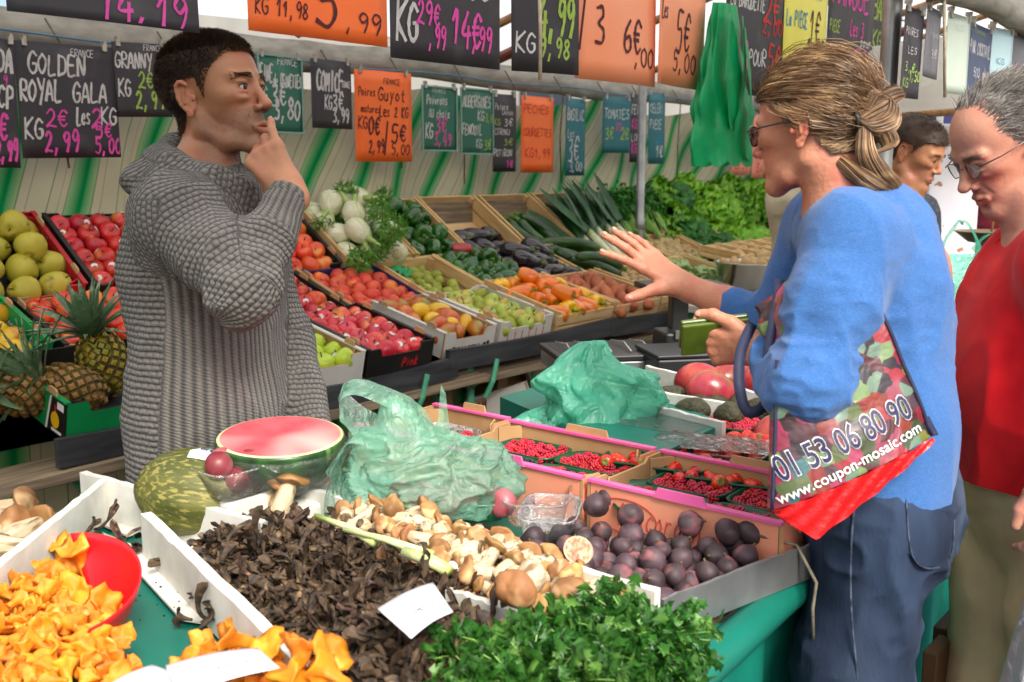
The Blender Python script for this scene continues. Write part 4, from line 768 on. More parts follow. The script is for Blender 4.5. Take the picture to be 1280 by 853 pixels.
# --- front tier
t = card_box(1.25, .54, VA, .40, ZA, TA, .105, M_greenc, 'green pineapple box with a black corner at the front edge of the display', front=M_greenc, inner=M_black)
side_text(t, 'L', 'Anjou', .03, M_txt_w, .86, .5, sh=.1); liner(t, .02, M_liner_d)
mb = MB(); mb.quad([(-.0012, .10, .004), (-.0012, .001, .004), (-.0012, .001, .102), (-.0012, .075, .102)]); mb.build('black_corner', M_black, t)
mb = MB(); mb.quad([(-.002, .155-.05, .004), (-.002, .145-.05, .004), (-.002, .125-.05, .102), (-.002, .135-.05, .102)]); mb.build('white_line', M_txt_w, t)
mb = MB(); n = 20; mb.add([(-.0028, .05+.021*math.cos(i*2*PI/n), .045+.023*math.sin(i*2*PI/n)) for i in range(n)], [tuple(range(n))]); mb.build('yellow_ring', mat('medal_yellow', '#e0b018', rough=.4), t)
mb = MB(); mb.add([(-.0034, .05+.017*math.cos(i*2*PI/n), .045+.019*math.sin(i*2*PI/n)) for i in range(n)], [tuple(range(n))]); mb.build('medal', M_txt_w, t)
mb = MB(); mb.quad([(-.0034, .056, .066), (-.0034, .048, .066), (-.0034, .052, .085), (-.0034, .058, .085)]); mb.build('red_ribbon', M_txt_r, t)
for a, b, c, d in ((.012, .045, .078, .098), (.02, .07, .01, .018)): mb = MB(); mb.quad([(-.0032, b, c), (-.0032, a, c), (-.0032, a, d), (-.0032, b, d)]); mb.build('white_sticker', M_txt_w, t)
side_text(t, 'L', 'Vergers', .010, mat('green_print', '#0b7a40', rough=.5), .17, .38, sh=0); t.children[-1].location.x = -.0022
for q in range(3): side_text(t, 'L', ['PRODUITS DES 4 VALS', '49 AV DES VERGERS 12', '02 41 55 10 00'][q], .011, M_txt_w, .62, .76-.13*q, sh=0)
side_text(t, 'F', 'Vergers', .035, M_txt_w, .45, .12, script=True); 
MW = t.matrix_world.copy()
for k, lc, rt, lb in (('pineapple_brown', (-.03, .17, .08), (0, R(-76), R(6)), 'brown pineapple lying farthest left in the green box'), ('pineapple_brown', (.085, .13, .085), (0, R(-68), R(-26)), 'brown pineapple lying in the middle of the green box'), ('pineapple_gold', (.205, .19, .12), (R(-8), R(-20), R(0)), 'golden green pineapple with a big grey-green crown standing next to the vendor')):
    place(k, MW@TRS(lc, rt, 1.08), lb, cat='pineapple')
APP = RT(.8)
t = card_box(1.93, .34, VA, .40, ZA, TA, .10, M_white, 'white-edged box of light green apples right beside the vendor\'s sleeve', inner=M_kraft); liner(t, .03, M_liner_b)
fill(t, 'apple_green', .078, .062, 'light green apple in the white-edged box beside the vendor', 'light green apples', sc=(1.06, 1.2), rot=APP, skip=.05)
t = card_box(2.285, .31, VA, .42, ZA, TA, .10, M_black, 'black box with red script lettering, full of pink-red apples', inner=M_black, yaw=-1); liner(t, .035, M_liner_v)
fill(t, 'apple_pink', .074, .068, 'pink-red apple in the black box with red script', 'pink-red apples', sc=(1.06, 1.2), rot=APP); side_text(t, 'R', 'Edenys', .05, M_txt_r, .62, .4, width=.19, script=True, w_=.006); side_text(t, 'F', 'Pink', .03, M_txt_r, .52, .2, script=True)
t = card_box(2.68, .285, VA+.02, .40, ZA+.005, TA, .10, M_white, 'white cardboard box with black print holding red-yellow mangoes', inner=M_kraft); liner(t, .03, M_liner_d)
fill(t, ['mango', 'mango_yellow', 'mango'], (.09, .082), .07, 'red and yellow mango in the white box with black print', 'red-yellow mangoes', rot=RT(.5), jit=.1); side_text(t, 'F', 'PEANJOU', .028, M_txt_k, .2, .2, sh=0, width=.14); side_text(t, 'L', 'ANJOU', .03, M_txt_k, .42, .3, sh=0)
for y in (.12, .80):
    mb = MB(); 
    for q in range(2): mb.add([(t['_w']*y+q*.02+.009*math.cos(i*.7), -.0014-q*.0004, .032+.009*math.sin(i*.7)+q*.004) for i in range(9)], [tuple(range(9))])
    mb.build('fruit_print', M_txt_k, t)
t = card_box(2.985, .33, VA+.01, .40, ZA+.01, TA, .10, M_white, 'white box with red lines holding small green and red pears', inner=M_white, tabs=True); liner(t, .03, M_liner_b)
fill(t, ['apple_mixed', 'apple_mixed', 'kiwi'], .07, .066, 'small green pear-like apple with a red blush in the white red-lined box', 'blushed green fruit', sc=(1.06, 1.2), rot=APP); side_text(t, 'R', 'Jeanette', .034, M_txt_r, .8, .4, script=True)
for q in range(6): mb = MB(); mb.box((.05+q*.045, -.0012, .03), (.003, .0012, .05)); mb.build('printed_line', M_txt_r, t)
t = wood_crate(3.33, .41, VA, .42, ZA+.005, TA+2, .10, 'wooden crate heaped with orange and yellow bell peppers'); liner(t, .03, M_liner_b)
fill(t, ['pepper_orange', 'pepper_orange', 'pepper_yellow'], (.082, .088), .085, 'orange or yellow bell pepper heaped in the wooden crate', 'orange and yellow peppers', rot=lambda: (random.uniform(1.2, 1.9), random.uniform(-.5, .5), random.uniform(-.9, .9)), dome=.035, layer2=.35, sc=(.95, 1.15))
t = wood_crate(3.78, .36, VA, .42, ZA+.01, TA, .09, 'wooden crate of sweet potatoes at the tip of the open hand'); liner(t, .02, M_liner_b)
fill(t, 'sweet_potato', (.12, .062), .06, 'reddish sweet potato in the crate below the open hand', 'sweet potatoes', rot=lambda: (random.uniform(-PI, PI), random.uniform(-.2, .2), random.uniform(.3, 1.1)), dome=.02)
t = wood_crate(4.2, .4, VA+.02, .42, ZA+.01, TA, .09, 'wooden crate behind the black scale, mostly hidden by the open hand'); liner(t, .02, M_liner_b)
fill(t, 'potato', .06, .05, 'brown potato in the crate behind the black scale', 'brown potatoes')
t = wood_crate(4.66, .42, VA+.04, .42, ZA+.01, TA, .10, 'wooden crate of pale cabbages above the steel bowl'); fill(t, 'cabbage', .13, .06, 'pale green cabbage in the crate left of the steel bowl', 'pale green cabbages', rot=RT(.3))
t = wood_crate(5.12, .42, VA+.04, .42, ZA+.01, TA, .10, 'wooden crate of pale cabbages farther right along the display'); fill(t, 'cabbage', .13, .06, 'pale green cabbage in the crate behind the steel bowl', 'pale green cabbages behind the bowl', rot=RT(.3))
# --- middle tier
t = card_box(1.0, .43, VB_, .33, ZB, TB, .115, M_greenc, 'green box with white lettering on its tall side holding yellow-red mangoes', inner=M_greenc, tabs=True); liner(t, .03, M_liner_g)
fill(t, 'mango_yellow', (.105, .08), .07, 'yellow mango with a red cheek in the lettered green box', 'yellow mangoes', rot=RT(.4)); side_text(t, 'R', 'Vergers des 4 Vals', .03, M_txt_w, .98, .45, width=.30, script=True, w_=.0035)
t = card_box(1.47, .37, VB_, .34, ZB, TB, .10, M_black, 'dark box of orange-red apples above the pineapples', inner=M_kraft); liner(t, .03, M_liner_d)
fill(t, 'apple_orange', .08, .075, 'orange-red apple in the dark box above the pineapples', 'orange-red apples', sc=(1.06, 1.2), rot=APP, dome=.02)
t = card_box(1.87, .36, VB_, .34, ZB, TB, .10, M_white, 'white box of red apples mostly hidden behind the vendor', inner=M_kraft); liner(t, .03, M_liner_d)
t = card_box(2.245, .325, VB_, .33, ZB, TB, .10, M_black, 'dark box with a white label holding large striped red apples', inner=M_black); liner(t, .03, M_liner_d)
fill(t, ['apple_red', 'apple_orange'], .08, .068, 'large striped red apple in the box with the white label', 'striped red apples', sc=(1.06, 1.2), rot=APP)
mb = MB(); mb.quad([(t['_w']-.0075, .33, .03), (t['_w']-.0075, .20, .03), (t['_w']-.0075, .20, .085), (t['_w']-.0075, .33, .085)]); mb.build('white_label', M_txt_w, t)
side_text(t, 'R', 'Castet', .034, M_txt_k, .93, .42, width=.10, sh=.1); t.children[-1].location.x = -.001
t = card_box(2.585, .405, VB_, .34, ZB, TB, .105, M_blue, 'navy blue box with yellow lettering full of red peaches', inner=M_blue, lip=M_kraft); liner(t, .035, M_liner_d)
fill(t, 'peach', .072, .068, 'red-orange peach in the navy blue box', 'red peaches', sc=(1.06, 1.2), rot=APP); side_text(t, 'R', 'La Tapy', .05, M_txt_y, .78, .42, width=.19, sh=.25)
t = wood_crate(3.0, .36, VB_, .34, ZB, TB, .10, 'wooden crate of small green-brown pears behind the mango box'); liner(t, .02, M_liner_b)
fill(t, 'kiwi', .056, .055, 'small green-brown pear in the wooden crate behind the mangoes', 'small green-brown pears', rot=RT(1.5), skip=.12)
mb = MB(); mb.grid(lambda a, b: (.05+.09*a, .22+.09*b, .09+.012*math.sin(a*9+b*5)+.01*math.sin(b*11)), 8, 8); o = mb.build('green_paper', mat('green_paper', '#0c8a50', '#12a060', rough=.5), t, True)
t = wood_crate(3.37, .35, VB_, .35, ZB, TB, .10, 'wooden crate of green peppers, the lower of two behind the orange ones'); liner(t, .02, M_liner_b)
def PEPR(): return (random.uniform(-1.6, 1.6), random.uniform(-1.6, 1.6), random.uniform(-PI, PI))
fill(t, 'pepper_green', (.09, .088), .08, 'green bell pepper in the lower wooden pepper crate', 'green peppers, lower crate', rot=PEPR, sc=(1.1, 1.25), dome=.03, layer2=.3)
place('pepper_red', t.matrix_world@TRS((.17, .33, .135), (1.4, .2, .9), (.7, .7, 1.3)), 'lone red pepper lying on the green peppers', cat='bell pepper')
t = wood_crate(3.74, .36, VB_+.02, .35, ZB, TB, .10, 'wooden crate of glossy aubergines just behind the orange peppers'); liner(t, .02, M_liner_b)
def AUB(): return (random.uniform(1.3, 1.8), random.uniform(-.3, .3), random.uniform(.4, 1.6))
fill(t, 'aubergine', (.085, .11), .085, 'glossy aubergine in the crate behind the orange peppers', 'aubergines, lower crate', rot=AUB, dome=.03, layer2=.3)
t = wood_crate(4.12, .40, VB_, .37, ZB, TB, .10, 'wooden crate with big courgettes heaped left of the open hand'); liner(t, .02, M_liner_b)
for i in range(9): place('courgette', t.matrix_world@TRS((.13+.03*(i % 4)+.02*(i//4), .05+.085*(i % 4), .07+.03*(i//4)), (random.uniform(-3, 3), random.uniform(-.15, .15), random.uniform(-.75, -.35)), random.uniform(1.15, 1.35)), 'long dark green courgette heaped left of the open hand', 'courgettes, lower crate', 'courgette')
t = wood_crate(4.56, .44, VB_, .36, ZB, TB, .10, 'wooden crate holding the white ends of the leeks behind the raised fingers'); liner(t, .02, M_liner_b)
t = wood_crate(5.02, .44, VB_, .36, ZB, TB, .10, 'wooden crate of knobbly ginger left of the leafy salads'); liner(t, .03, M_liner_b)
fill(t, 'ginger', (.075, .06), .07, 'knobbly ginger root in the crate by the pole', 'ginger roots', rot=RT(.5), dome=.02)
t = wood_crate(5.5, .46, VB_, .38, ZB, TB, .10, 'wooden crate of dark spinach below the salads'); fill(t, 'spinach', .12, .06, 'dark green spinach bunch in the lower salad crate', 'spinach bunches', rot=RT(.5))
t = wood_crate(6.0, .46, VB_, .38, ZB, TB, .10, 'wooden crate of bright lettuces, lower right of the display'); fill(t, 'lettuce_bright', .13, .06, 'bright green lettuce in the lower right crate', 'bright lettuces, lower crate', rot=RT(.5))
t = wood_crate(6.5, .46, VB_, .38, ZB, TB, .10, 'wooden crate of dark red-leaved lettuces at the far end'); fill(t, 'lettuce_red', .12, .06, 'dark red-leaved lettuce near the far end of the display', 'red-leaved lettuces', rot=RT(.5))
# --- top tier
t = card_box(1.28, .43, VC, .40, ZC, TC, .12, M_redc, 'bright red cardboard box of big yellow-green quinces at the left edge', inner=M_redc); liner(t, .03, M_liner_d)
fill(t, 'quince', .096, .075, 'large yellow-green quince in the bright red box', 'yellow-green quinces', sc=(1.1, 1.2), rot=RT(1.2), dome=.01, layer2=.25)
t = card_box(1.745, .40, VC, .40, ZC, TC, .11, M_black, 'black box of dark red apples between the red box and the vendor', inner=M_black, tabs=False); liner(t, .04, M_liner_v)
fill(t, 'apple_red', .075, .085, 'dark red apple in neat rows in the black box left of the vendor', 'dark red apples in rows', rot=RT(.5), sc=(1.05, 1.15), jit=.06, stag=False)
t = card_box(2.5, .32, VC, .38, ZC, TC, .11, M_black, 'black box of red apples in front of the vendor\'s wrist, beside the fennel', inner=M_black); liner(t, .03, M_liner_d)
fill(t, 'apple_orange', .078, .075, 'red-orange apple in the box between sleeve and fennel', 'red-orange apples by the sleeve', sc=(1.06, 1.2), rot=APP)
t = wood_crate(2.85, .39, VC, .40, ZC, TC, .11, 'wooden crate piled high with white fennel bulbs'); liner(t, .02, M_liner_b)
def FEN(): return (random.choice([1.2, 1.5, 1.9])+random.uniform(-.2, .2), random.uniform(-.4, .4), random.uniform(-.8, .8)+random.choice([0, 0, PI]))
fill(t, 'fennel', (.11, .10), .085, 'white fennel bulb in the piled wooden crate', 'fennel bulbs', rot=FEN, dome=.09, layer2=.9, jit=.1, sc=(.95, 1.2))
t = wood_crate(3.255, .33, VC, .41, ZC, TC, .11, 'wooden crate of green bell peppers next to the fennel'); liner(t, .02, M_liner_b)
fill(t, 'pepper_green', (.092, .09), .085, 'green bell pepper in the upper crate beside the fennel', 'green peppers, upper crate', rot=PEPR, sc=(1.1, 1.25), dome=.03, layer2=.35)
t = wood_crate(3.6, .42, VC, .42, ZC, TC, .11, 'half-empty wooden crate with a few aubergines in its lower corner')
fill(t, 'aubergine', (.09, .11), .05, 'aubergine lying in the half-empty upper crate', 'aubergines, upper crate', rot=AUB, skip=.0, ymax=.2)
t = wood_crate(4.05, .42, VC, .42, ZC, TC, .11, 'half-empty wooden crate with dark courgettes'); liner(t, .02, M_liner_b)
for i in range(7): place('courgette', t.matrix_world@TRS((.12+.035*i, .10+.03*(i % 3), .06+.02*(i % 2)), (random.uniform(-3, 3), random.uniform(-.1, .1), R(100)+random.uniform(-.5, .3)), 1.05), 'dark courgette lying in the upper crate', 'courgettes, upper crate', 'courgette')
t = wood_crate(4.5, .46, VC, .42, ZC, TC, .11, 'wooden crate of long dark leeks leaning up the display'); liner(t, .02, M_liner_b)
for i in range(13):
    place('leek%d' % (i % 2), t.matrix_world@TRS((-.02+.034*i+random.uniform(-.01, .01), -.02+random.uniform(-.03, .04), .10+.03*(i % 3)), (random.uniform(-1, 1), R(-3), R(84)+random.uniform(-.12, .12)), random.uniform(.95, 1.1)), 'long dark green leek lying up the slope of the display', 'leeks', 'leek')
t = wood_crate(4.98, .42, VC, .42, ZC, TC, .11, 'wooden crate of leafy celery leaning between leeks and pole'); liner(t, .02, M_liner_b)
for i in range(6): place('celery', t.matrix_world@TRS((.03+.07*i, -.02+.03*(i % 2), .11+.03*(i % 2)), (random.uniform(-.5, .5), R(-6), R(88)+random.uniform(-.2, .2)), 1.05), 'leafy dark green celery bunch next to the leeks', 'celery bunches', 'celery')
for i, (k, nm) in enumerate([('spinach', 'spinach'), ('lettuce_bright', 'bright lettuce'), ('lettuce', 'green lettuce'), ('lettuce_bright', 'curly lettuce')]):
    u = 5.46+.50*i; pos = ['just right of the steel pole', 'second from the steel pole', 'third from the steel pole', 'last before the woman\'s face'][i]
    t = wood_crate(u, .47, VC, .44, ZC, TC, .11, 'wooden salad crate in the top row, '+pos)
    fill(t, [k] if i else ['spinach', 'lettuce'], .125, .07, nm+' head in the top-row crate '+pos, 'leafy heads '+pos, rot=RT(.5), dome=.06, layer2=.6)
# small punnet crates stacked in front of the salads
for i in range(5):
    t = wood_crate(5.2+.21*i, .19, 2.62, .26, 1.02, 8, .05, ['small slatted punnet crate, leftmost of five in front of the salads', 'small slatted punnet crate, second of five in front of the salads', 'small slatted punnet crate in the middle of five before the salads', 'small slatted punnet crate, fourth of five in front of the salads', 'small slatted punnet crate, rightmost of five before the salads'][i])
    fill(t, 'potato', .06, .035, 'small pale potato in the punnet crates before the salads', 'small pale potatoes', skip=.1)
# boxes under the display
t = card_box(2.78, .40, 2.62, .3, .46, 0, .26, M_kraft, 'brown cardboard box with black fruit print standing under the display rail', inner=M_kraft, tabs=False)
side_text(t, 'F', 'PEANJOU', .06, M_txt_k, .06, .5, width=.22, sh=0)
mb = MB(); 
for q, (x, z, r) in enumerate(((.27, .155, .02), (.32, .17, .03), (.365, .16, .018))): mb.add([(x+r*math.cos(i*.6), -.0014-.0003*q, z+r*math.sin(i*.6)*1.05) for i in range(11)], [tuple(range(11))])
mb.build('apple_print', M_txt_k, t)
mb = MB(); mb.box((2.98, 2.77, .23), (.5, .4, .44)); o = mb.build('dark_crate_stack', M_black); bevel(o, .01); tag(o, 'dark box supporting the printed brown box under the display', 'box')
t = card_box(3.2, .34, 2.42, .26, .42, -18, .30, M_white, 'white and grey printed box leaning below the display rail', inner=M_kraft, yaw=38, tabs=False)
for q in range(3): side_text(t, 'F', ['PEANJOU', 'FRUITS', 'ANGERS'][q], .032, M_txt_k, .1, .7-.25*q, width=.2, sh=0)
# ================================================================ front tables
ZTAB = .87
t = thing('market_table', 'long front market table draped in teal oilcloth', 'table', (1.2, 1.2, 0))
def tb(n, c, d, m): o = MB().box((c[0]-1.2, c[1]-1.2, c[2]), d).build(n, m, t); return bevel(o, .003, 1)
tb('table_top', (1.15, 1.195, ZTAB-.015), (3.5, .97, .026), M_weather); tb('table_top', (3.9, .80, ZTAB-.017), (1.95, .36, .026), M_weather)
for (x, y) in ((-.3, .8), (.9, .8), (2.1, .8), (.9, 1.7), (2.1, 1.7), (3.2, .75), (4.6, .75)): tb('leg', (x, y, .425), (.035, .035, .85), M_tealp)
mb = MB(); mb.grid(lambda a, b: (-.6-1.2+a*3.5, .70-1.2+b*.98, ZTAB+.003+.002*math.sin(a*40)*math.sin(b*17)), 60, 30); mb.build('oilcloth', M_teal, t, True)
# hanging cloth on the customers' side
mb = MB()
def drape(a, b):
    u = -.6+3.5*a; z = ZTAB+.0-.85*b; return (u-1.2, .685-.012*math.sin(u*19)-.008*math.sin(u*43+1)-.03*b*(1+math.sin(u*7))-1.2, z)
mb.grid(drape, 150, 18); mb.build('hanging_cloth', M_teal, t, True)
mb = MB(); mb.grid(lambda a, b: (2.9+1.9*a-1.2, .605-.012*math.sin(a*30)-.02*b-1.2, ZTAB-.85*b), 60, 12); mb.build('hanging_cloth', mat('dark_teal_cloth', '#0a5c50', '#0f6e5e', scale=3, rough=.45, bump=.4), t, True)
mb = MB(); mb.tube([(u-1.2, .655-1.2+.006*math.sin(u*9), ZTAB-.02+.007*math.sin(u*5)) for u in np.linspace(-.4, 2.9, 50)], .030, 12); mb.build('rolled_edge', M_teal, t, True)
mb = MB(); mb.tube([(1.50-1.2, .70-1.2, .955), (1.51-1.2, .64-1.2, .95), (1.50-1.2, .60-1.2, .90), (1.49-1.2, .60-1.2, .86), (1.50-1.2, .60-1.2, .80)], .0028, 6); mb.build('wire_hook', M_rope, t, True)
def wall(p0, p1, z, h, th, name='tray_wall', label='', parent=None, m=M_poly):
    a = P(*p0, z=z); b = P(*p1, z=z); d = b-a; L = np.linalg.norm(d); ang = math.atan2(d[1], d[0]); mb = MB(); n = 24; v = []; rs = np.random.default_rng(abs(int(p0[0])))
    for i in range(n+1):
        x = L*i/n; nz = rs.uniform(-.0018, .0012)
        for (y, zz) in ((-th/2, -h), (th/2, -h), (th/2, nz), (-th/2, nz+rs.uniform(-.001, .001))): v.append((x, y, zz))
    mb.add(v, [(i*4+j, i*4+(j+1) % 4, i*4+4+(j+1) % 4, i*4+4+j) for i in range(n) for j in range(4)]+[(3, 2, 1, 0), (n*4, n*4+1, n*4+2, n*4+3)])
    mb.xf(Matrix.Translation((a[0], a[1], z))@Matrix.Rotation(ang, 4, 'Z'))
    return mb.build(name, m, parent)
ZR = .965
t = thing('polystyrene_tray', 'open white polystyrene tray lined with teal cloth holding the orange chanterelles', 'tray', (0, 0, 0))
wall((-70, 758), (129, 600), ZR, .075, .016, parent=t); wall((104, 590), (330, 652), ZR, .085, .016, parent=t); wall((182, 640), (430, 876), ZR, .08, .018, parent=t)
a = [P(x, y, z=ZTAB+.006) for x, y in ((-60, 880), (-60, 640), (110, 640), (200, 690), (400, 900))]; MB().quad(a).build('cloth_lining', M_teal, t)
a = [P(x, y, z=ZTAB+.014) for x, y in ((128, 668), (182, 690), (262, 782), (226, 776))]; MB().quad(a, th=.004).build('folded_flap', M_poly, t)
a = [P(x, y, z=ZTAB+.012) for x, y in ((100, 620), (140, 628), (196, 655), (160, 672), (110, 650))]; MB().quad(a, th=.004).build('folded_flap', M_poly, t)
# handle ridge on the back wall
t2 = thing('polystyrene_tray', 'long white polystyrene tray heaped with dark trumpet mushrooms, melon on its far end', 'tray', (0, 0, 0))
wall((345, 597), (822, 738), ZR, .085, .016, parent=t2); wall((560, 735), (705, 783), ZR-.005, .06, .012, parent=t2); wall((800, 738), (690, 800), ZR-.02, .05, .012, parent=t2)
a = [P(x, y, z=ZTAB+.008) for x, y in ((200, 690), (330, 605), (800, 760), (700, 900), (400, 900))]; MB().quad(a, th=.003).build('tray_floor', M_poly, t2)
# ---- heaps
def inpoly(x, y, poly):
    c = False; n = len(poly)
    for i in range(n):
        x1, y1 = poly[i]; x2, y2 = poly[(i+1) % n]
        if (y1 > y) != (y2 > y) and x < (x2-x1)*(y-y1)/(y2-y1)+x1: c = not c
    return c
def edist(x, y, poly):
    m = 1e9; n = len(poly)
    for i in range(n):
        ax, ay = poly[i]; bx, by = poly[(i+1) % n]; dx, dy = bx-ax, by-ay; t_ = max(0, min(1, ((x-ax)*dx+(y-ay)*dy)/(dx*dx+dy*dy+1e-12))); m = min(m, math.hypot(x-ax-t_*dx, y-ay-t_*dy))
    return m
def wpoly(px, z): return [tuple(P(x, y, z=z)[:2]) for x, y in px]
def scatter(poly, n, dmin, seed=1, tries=60):
    rs = random.Random(seed); xs = [p[0] for p in poly]; ys = [p[1] for p in poly]; out = []; g = {}
    for _ in range(n*tries):
        x, y = rs.uniform(min(xs), max(xs)), rs.uniform(min(ys), max(ys))
        if not inpoly(x, y, poly): continue
        k = (int(x/dmin), int(y/dmin)); ok = True
        for i in (-1, 0, 1):
            for j in (-1, 0, 1):
                for q in g.get((k[0]+i, k[1]+j), []):
                    if math.hypot(q[0]-x, q[1]-y) < dmin: ok = False
        if ok: g.setdefault(k, []).append((x, y)); out.append((x, y))
        if len(out) >= n: break
    return out
def merged(keys, mats_list, name, m, label, cat):
    """many copies joined as one uncountable mass"""
    vs, fs, off = [], [], 0
    for k, M in mats_list:
        me = PROTO[k].data; co = np.zeros(len(me.vertices)*3); me.vertices.foreach_get('co', co); co = co.reshape(-1, 3); A = np.array(M); vs.append(co@A[:3, :3].T+A[:3, 3]); fs += [tuple(i+off for i in p.vertices) for p in me.polygons]; off += len(co)
    me = bpy.data.meshes.new(name); me.from_pydata(np.vstack(vs).tolist(), [], fs); me.materials.append(m); me.polygons.foreach_set('use_smooth', [True]*len(fs)); o = link(name, me); tag(o, label, cat, kind='stuff'); return o
# trumpets
TP = wpoly([(228, 668), (300, 632), (395, 632), (470, 655), (560, 690), (640, 760), (720, 800), (640, 860), (560, 930), (450, 930), (385, 845), (300, 745)], .95)
def hz(x, y, poly, peak, run): return peak*min(1, edist(x, y, poly)/run)**.6
pts = scatter(TP, 3000, .0078, 3, 14); random.seed(5); low, top = [], []
for i, (x, y) in enumerate(pts):
    z = ZTAB+.035+hz(x, y, TP, .055, .10)+.012*float(vnoise([[x, y, 0]], 14, 2)[0])
    M = TRS((x, y, z-.012), (random.uniform(-2.2, 2.2), random.uniform(-2.2, 2.2), random.uniform(-PI, PI)), random.uniform(.6, .95)); k = 'trumpet%d' % random.randrange(5)
    dcam = math.hypot(x-0, y-0)
    (top if i % 9 == 0 and len(top) < 295 else low).append((k, M))
merged(None, low, 'trumpet_mushroom_heap', MT, 'dark brown heap of dried-looking trumpet mushrooms filling the long white tray', 'mushrooms')
mb = MB()
mbv = [(x, y, ZTAB+.014+hz(x, y, TP, .055, .10)) for x, y in TP]; cx = np.mean([p[0] for p in TP]); cy = np.mean([p[1] for p in TP])
for i in range(len(TP)):
    pass
for k, M in top: M = M.copy(); M.translation.z += .010; place(k, M, 'dark brown trumpet mushroom lying on top of the long heap', 'dark trumpet mushrooms on the heap', 'mushroom')
# a dark floor under the heap so that no white shows between them
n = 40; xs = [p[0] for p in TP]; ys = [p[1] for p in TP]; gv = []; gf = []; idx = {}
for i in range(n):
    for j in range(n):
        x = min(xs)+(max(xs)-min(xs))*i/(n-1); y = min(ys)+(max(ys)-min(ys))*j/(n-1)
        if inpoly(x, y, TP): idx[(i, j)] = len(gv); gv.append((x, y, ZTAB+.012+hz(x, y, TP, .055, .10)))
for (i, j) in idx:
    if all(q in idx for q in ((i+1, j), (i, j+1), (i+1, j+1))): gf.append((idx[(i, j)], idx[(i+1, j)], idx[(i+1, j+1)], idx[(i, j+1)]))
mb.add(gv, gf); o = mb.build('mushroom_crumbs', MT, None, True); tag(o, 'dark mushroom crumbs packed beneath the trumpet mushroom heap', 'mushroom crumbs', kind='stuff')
# porcini
PP = wpoly([(392, 640), (460, 622), (540, 640), (640, 668), (720, 705), (800, 742), (785, 785), (705, 783), (640, 758), (560, 715), (480, 675)], .965)
for i, (x, y) in enumerate(scatter(PP, 130, .024, 8)):
    z = ZTAB+.055+hz(x, y, PP, .045, .06)
    place('porcini%d' % (i % 4), TRS((x, y, z), (random.choice([1.2, 1.9, -1.4])+random.uniform(-.4, .4), random.uniform(-.6, .6), random.uniform(-PI, PI)), random.uniform(.5, .85)), 'brown-capped porcini mushroom in the heap beside the figs', 'porcini mushrooms beside the figs', 'mushroom')
for i, (x, y) in enumerate(scatter(PP, 60, .034, 18)):
    place('porcini%d' % ((i+1) % 4), TRS((x, y, ZTAB+.04), (random.uniform(-2, 2), random.uniform(-.6, .6), random.uniform(-PI, PI)), .9), 'brown-capped porcini mushroom in the heap beside the figs', 'porcini mushrooms beside the figs', 'mushroom')
c = P(660, 728, z=1.0); place('porcini2', TRS(c, (1.5, .1, R(-70)), 1.1), 'extra large porcini with a long pale stem lying across the heap', cat='mushroom')
for q, (x, y) in enumerate(((12, 655), (-12, 640), (28, 668), (-5, 670), (8, 685))):
    c = P(x, y, z=ZTAB+.03); place('porcini%d' % (q % 4), TRS(c, (1.4, .3*q, .9*q), 1.3), 'porcini mushroom at the far left edge behind the white tray wall', 'porcini at the left edge', 'mushroom')
# pale stalks (garlic shoots) across the heap
for q, (p0, p1, lb) in enumerate((((395, 645), (470, 678), 'pale green spring onion pointing to the upper left across the mushrooms'), ((430, 662), (540, 695), 'pale spring onion with a green tip lying on the dark mushrooms'), ((505, 690), (562, 714), 'thick white spring onion end between trumpets and porcini'))):
    a, b = P(*p0, z=1.0), P(*p1, z=.99); mb = MB(); mb.tube([a, (a+b)/2+np.array([0, 0, .004]), b], [.004, .0055, .008] if q < 2 else [.008, .010, .0085], 10)
    o = mb.build('spring_onion', mat('onion_stalk', '#a8c060', '#dde0b8', scale=9, rough=.35, lo=.4, hi=.6), None, True); tag(o, lb, 'spring onion')
# chanterelles
CP1 = wpoly([(-60, 760), (0, 745), (40, 712), (75, 695), (110, 735), (150, 790), (180, 845), (120, 900), (-60, 900)], .93)
CP2 = wpoly([(205, 850), (215, 815), (265, 785), (300, 805), (345, 810), (400, 835), (425, 870), (300, 900), (205, 890)], .94)
for Q, (poly, n, dm, lb, gp) in enumerate(((CP1, 112, .019, 'orange chanterelle in the big heap by the red scoop', 'orange chanterelles by the scoop'), (CP2, 38, .020, 'orange chanterelle beside the small white card, right of the cloth', 'orange chanterelles near the card'))):
    for L_ in range(2):
        for (x, y) in scatter(poly, n, dm, 20+Q+5*L_):
            z = ZTAB+.022+L_*.02+hz(x, y, poly, .04, .07); place('chanterelle%d' % random.randrange(6), TRS((x, y, z), (random.choice([-1, 1])*random.uniform(.8, 2.0), random.uniform(-.7, .7), random.uniform(-PI, PI)), random.uniform(.45, .68)), lb, gp, 'mushroom')
for (x, y, zz) in ((72, 690, .0), (88, 702, .02), (98, 715, .03), (84, 722, .02), (104, 735, .02), (60, 722, .02), (122, 752, .01), (24, 745, 0)):
    c = P(x, y, z=ZTAB+.05+zz); place('chanterelle%d' % random.randrange(6), TRS(c, rndrot(1.2), random.uniform(.75, .95)), 'orange chanterelle resting in or against the red scoop', 'orange chanterelles in the scoop', 'mushroom')
for (x, y) in ((400, 822), (372, 828), (345, 808), (420, 845), (300, 800), (355, 845)): c = P(x, y, z=.985); place('chanterelle%d' % random.randrange(6), TRS(c, rndrot(1.4), .85), 'orange chanterelle spilled over the tray wall onto the dark heap', 'spilled chanterelles', 'mushroom')
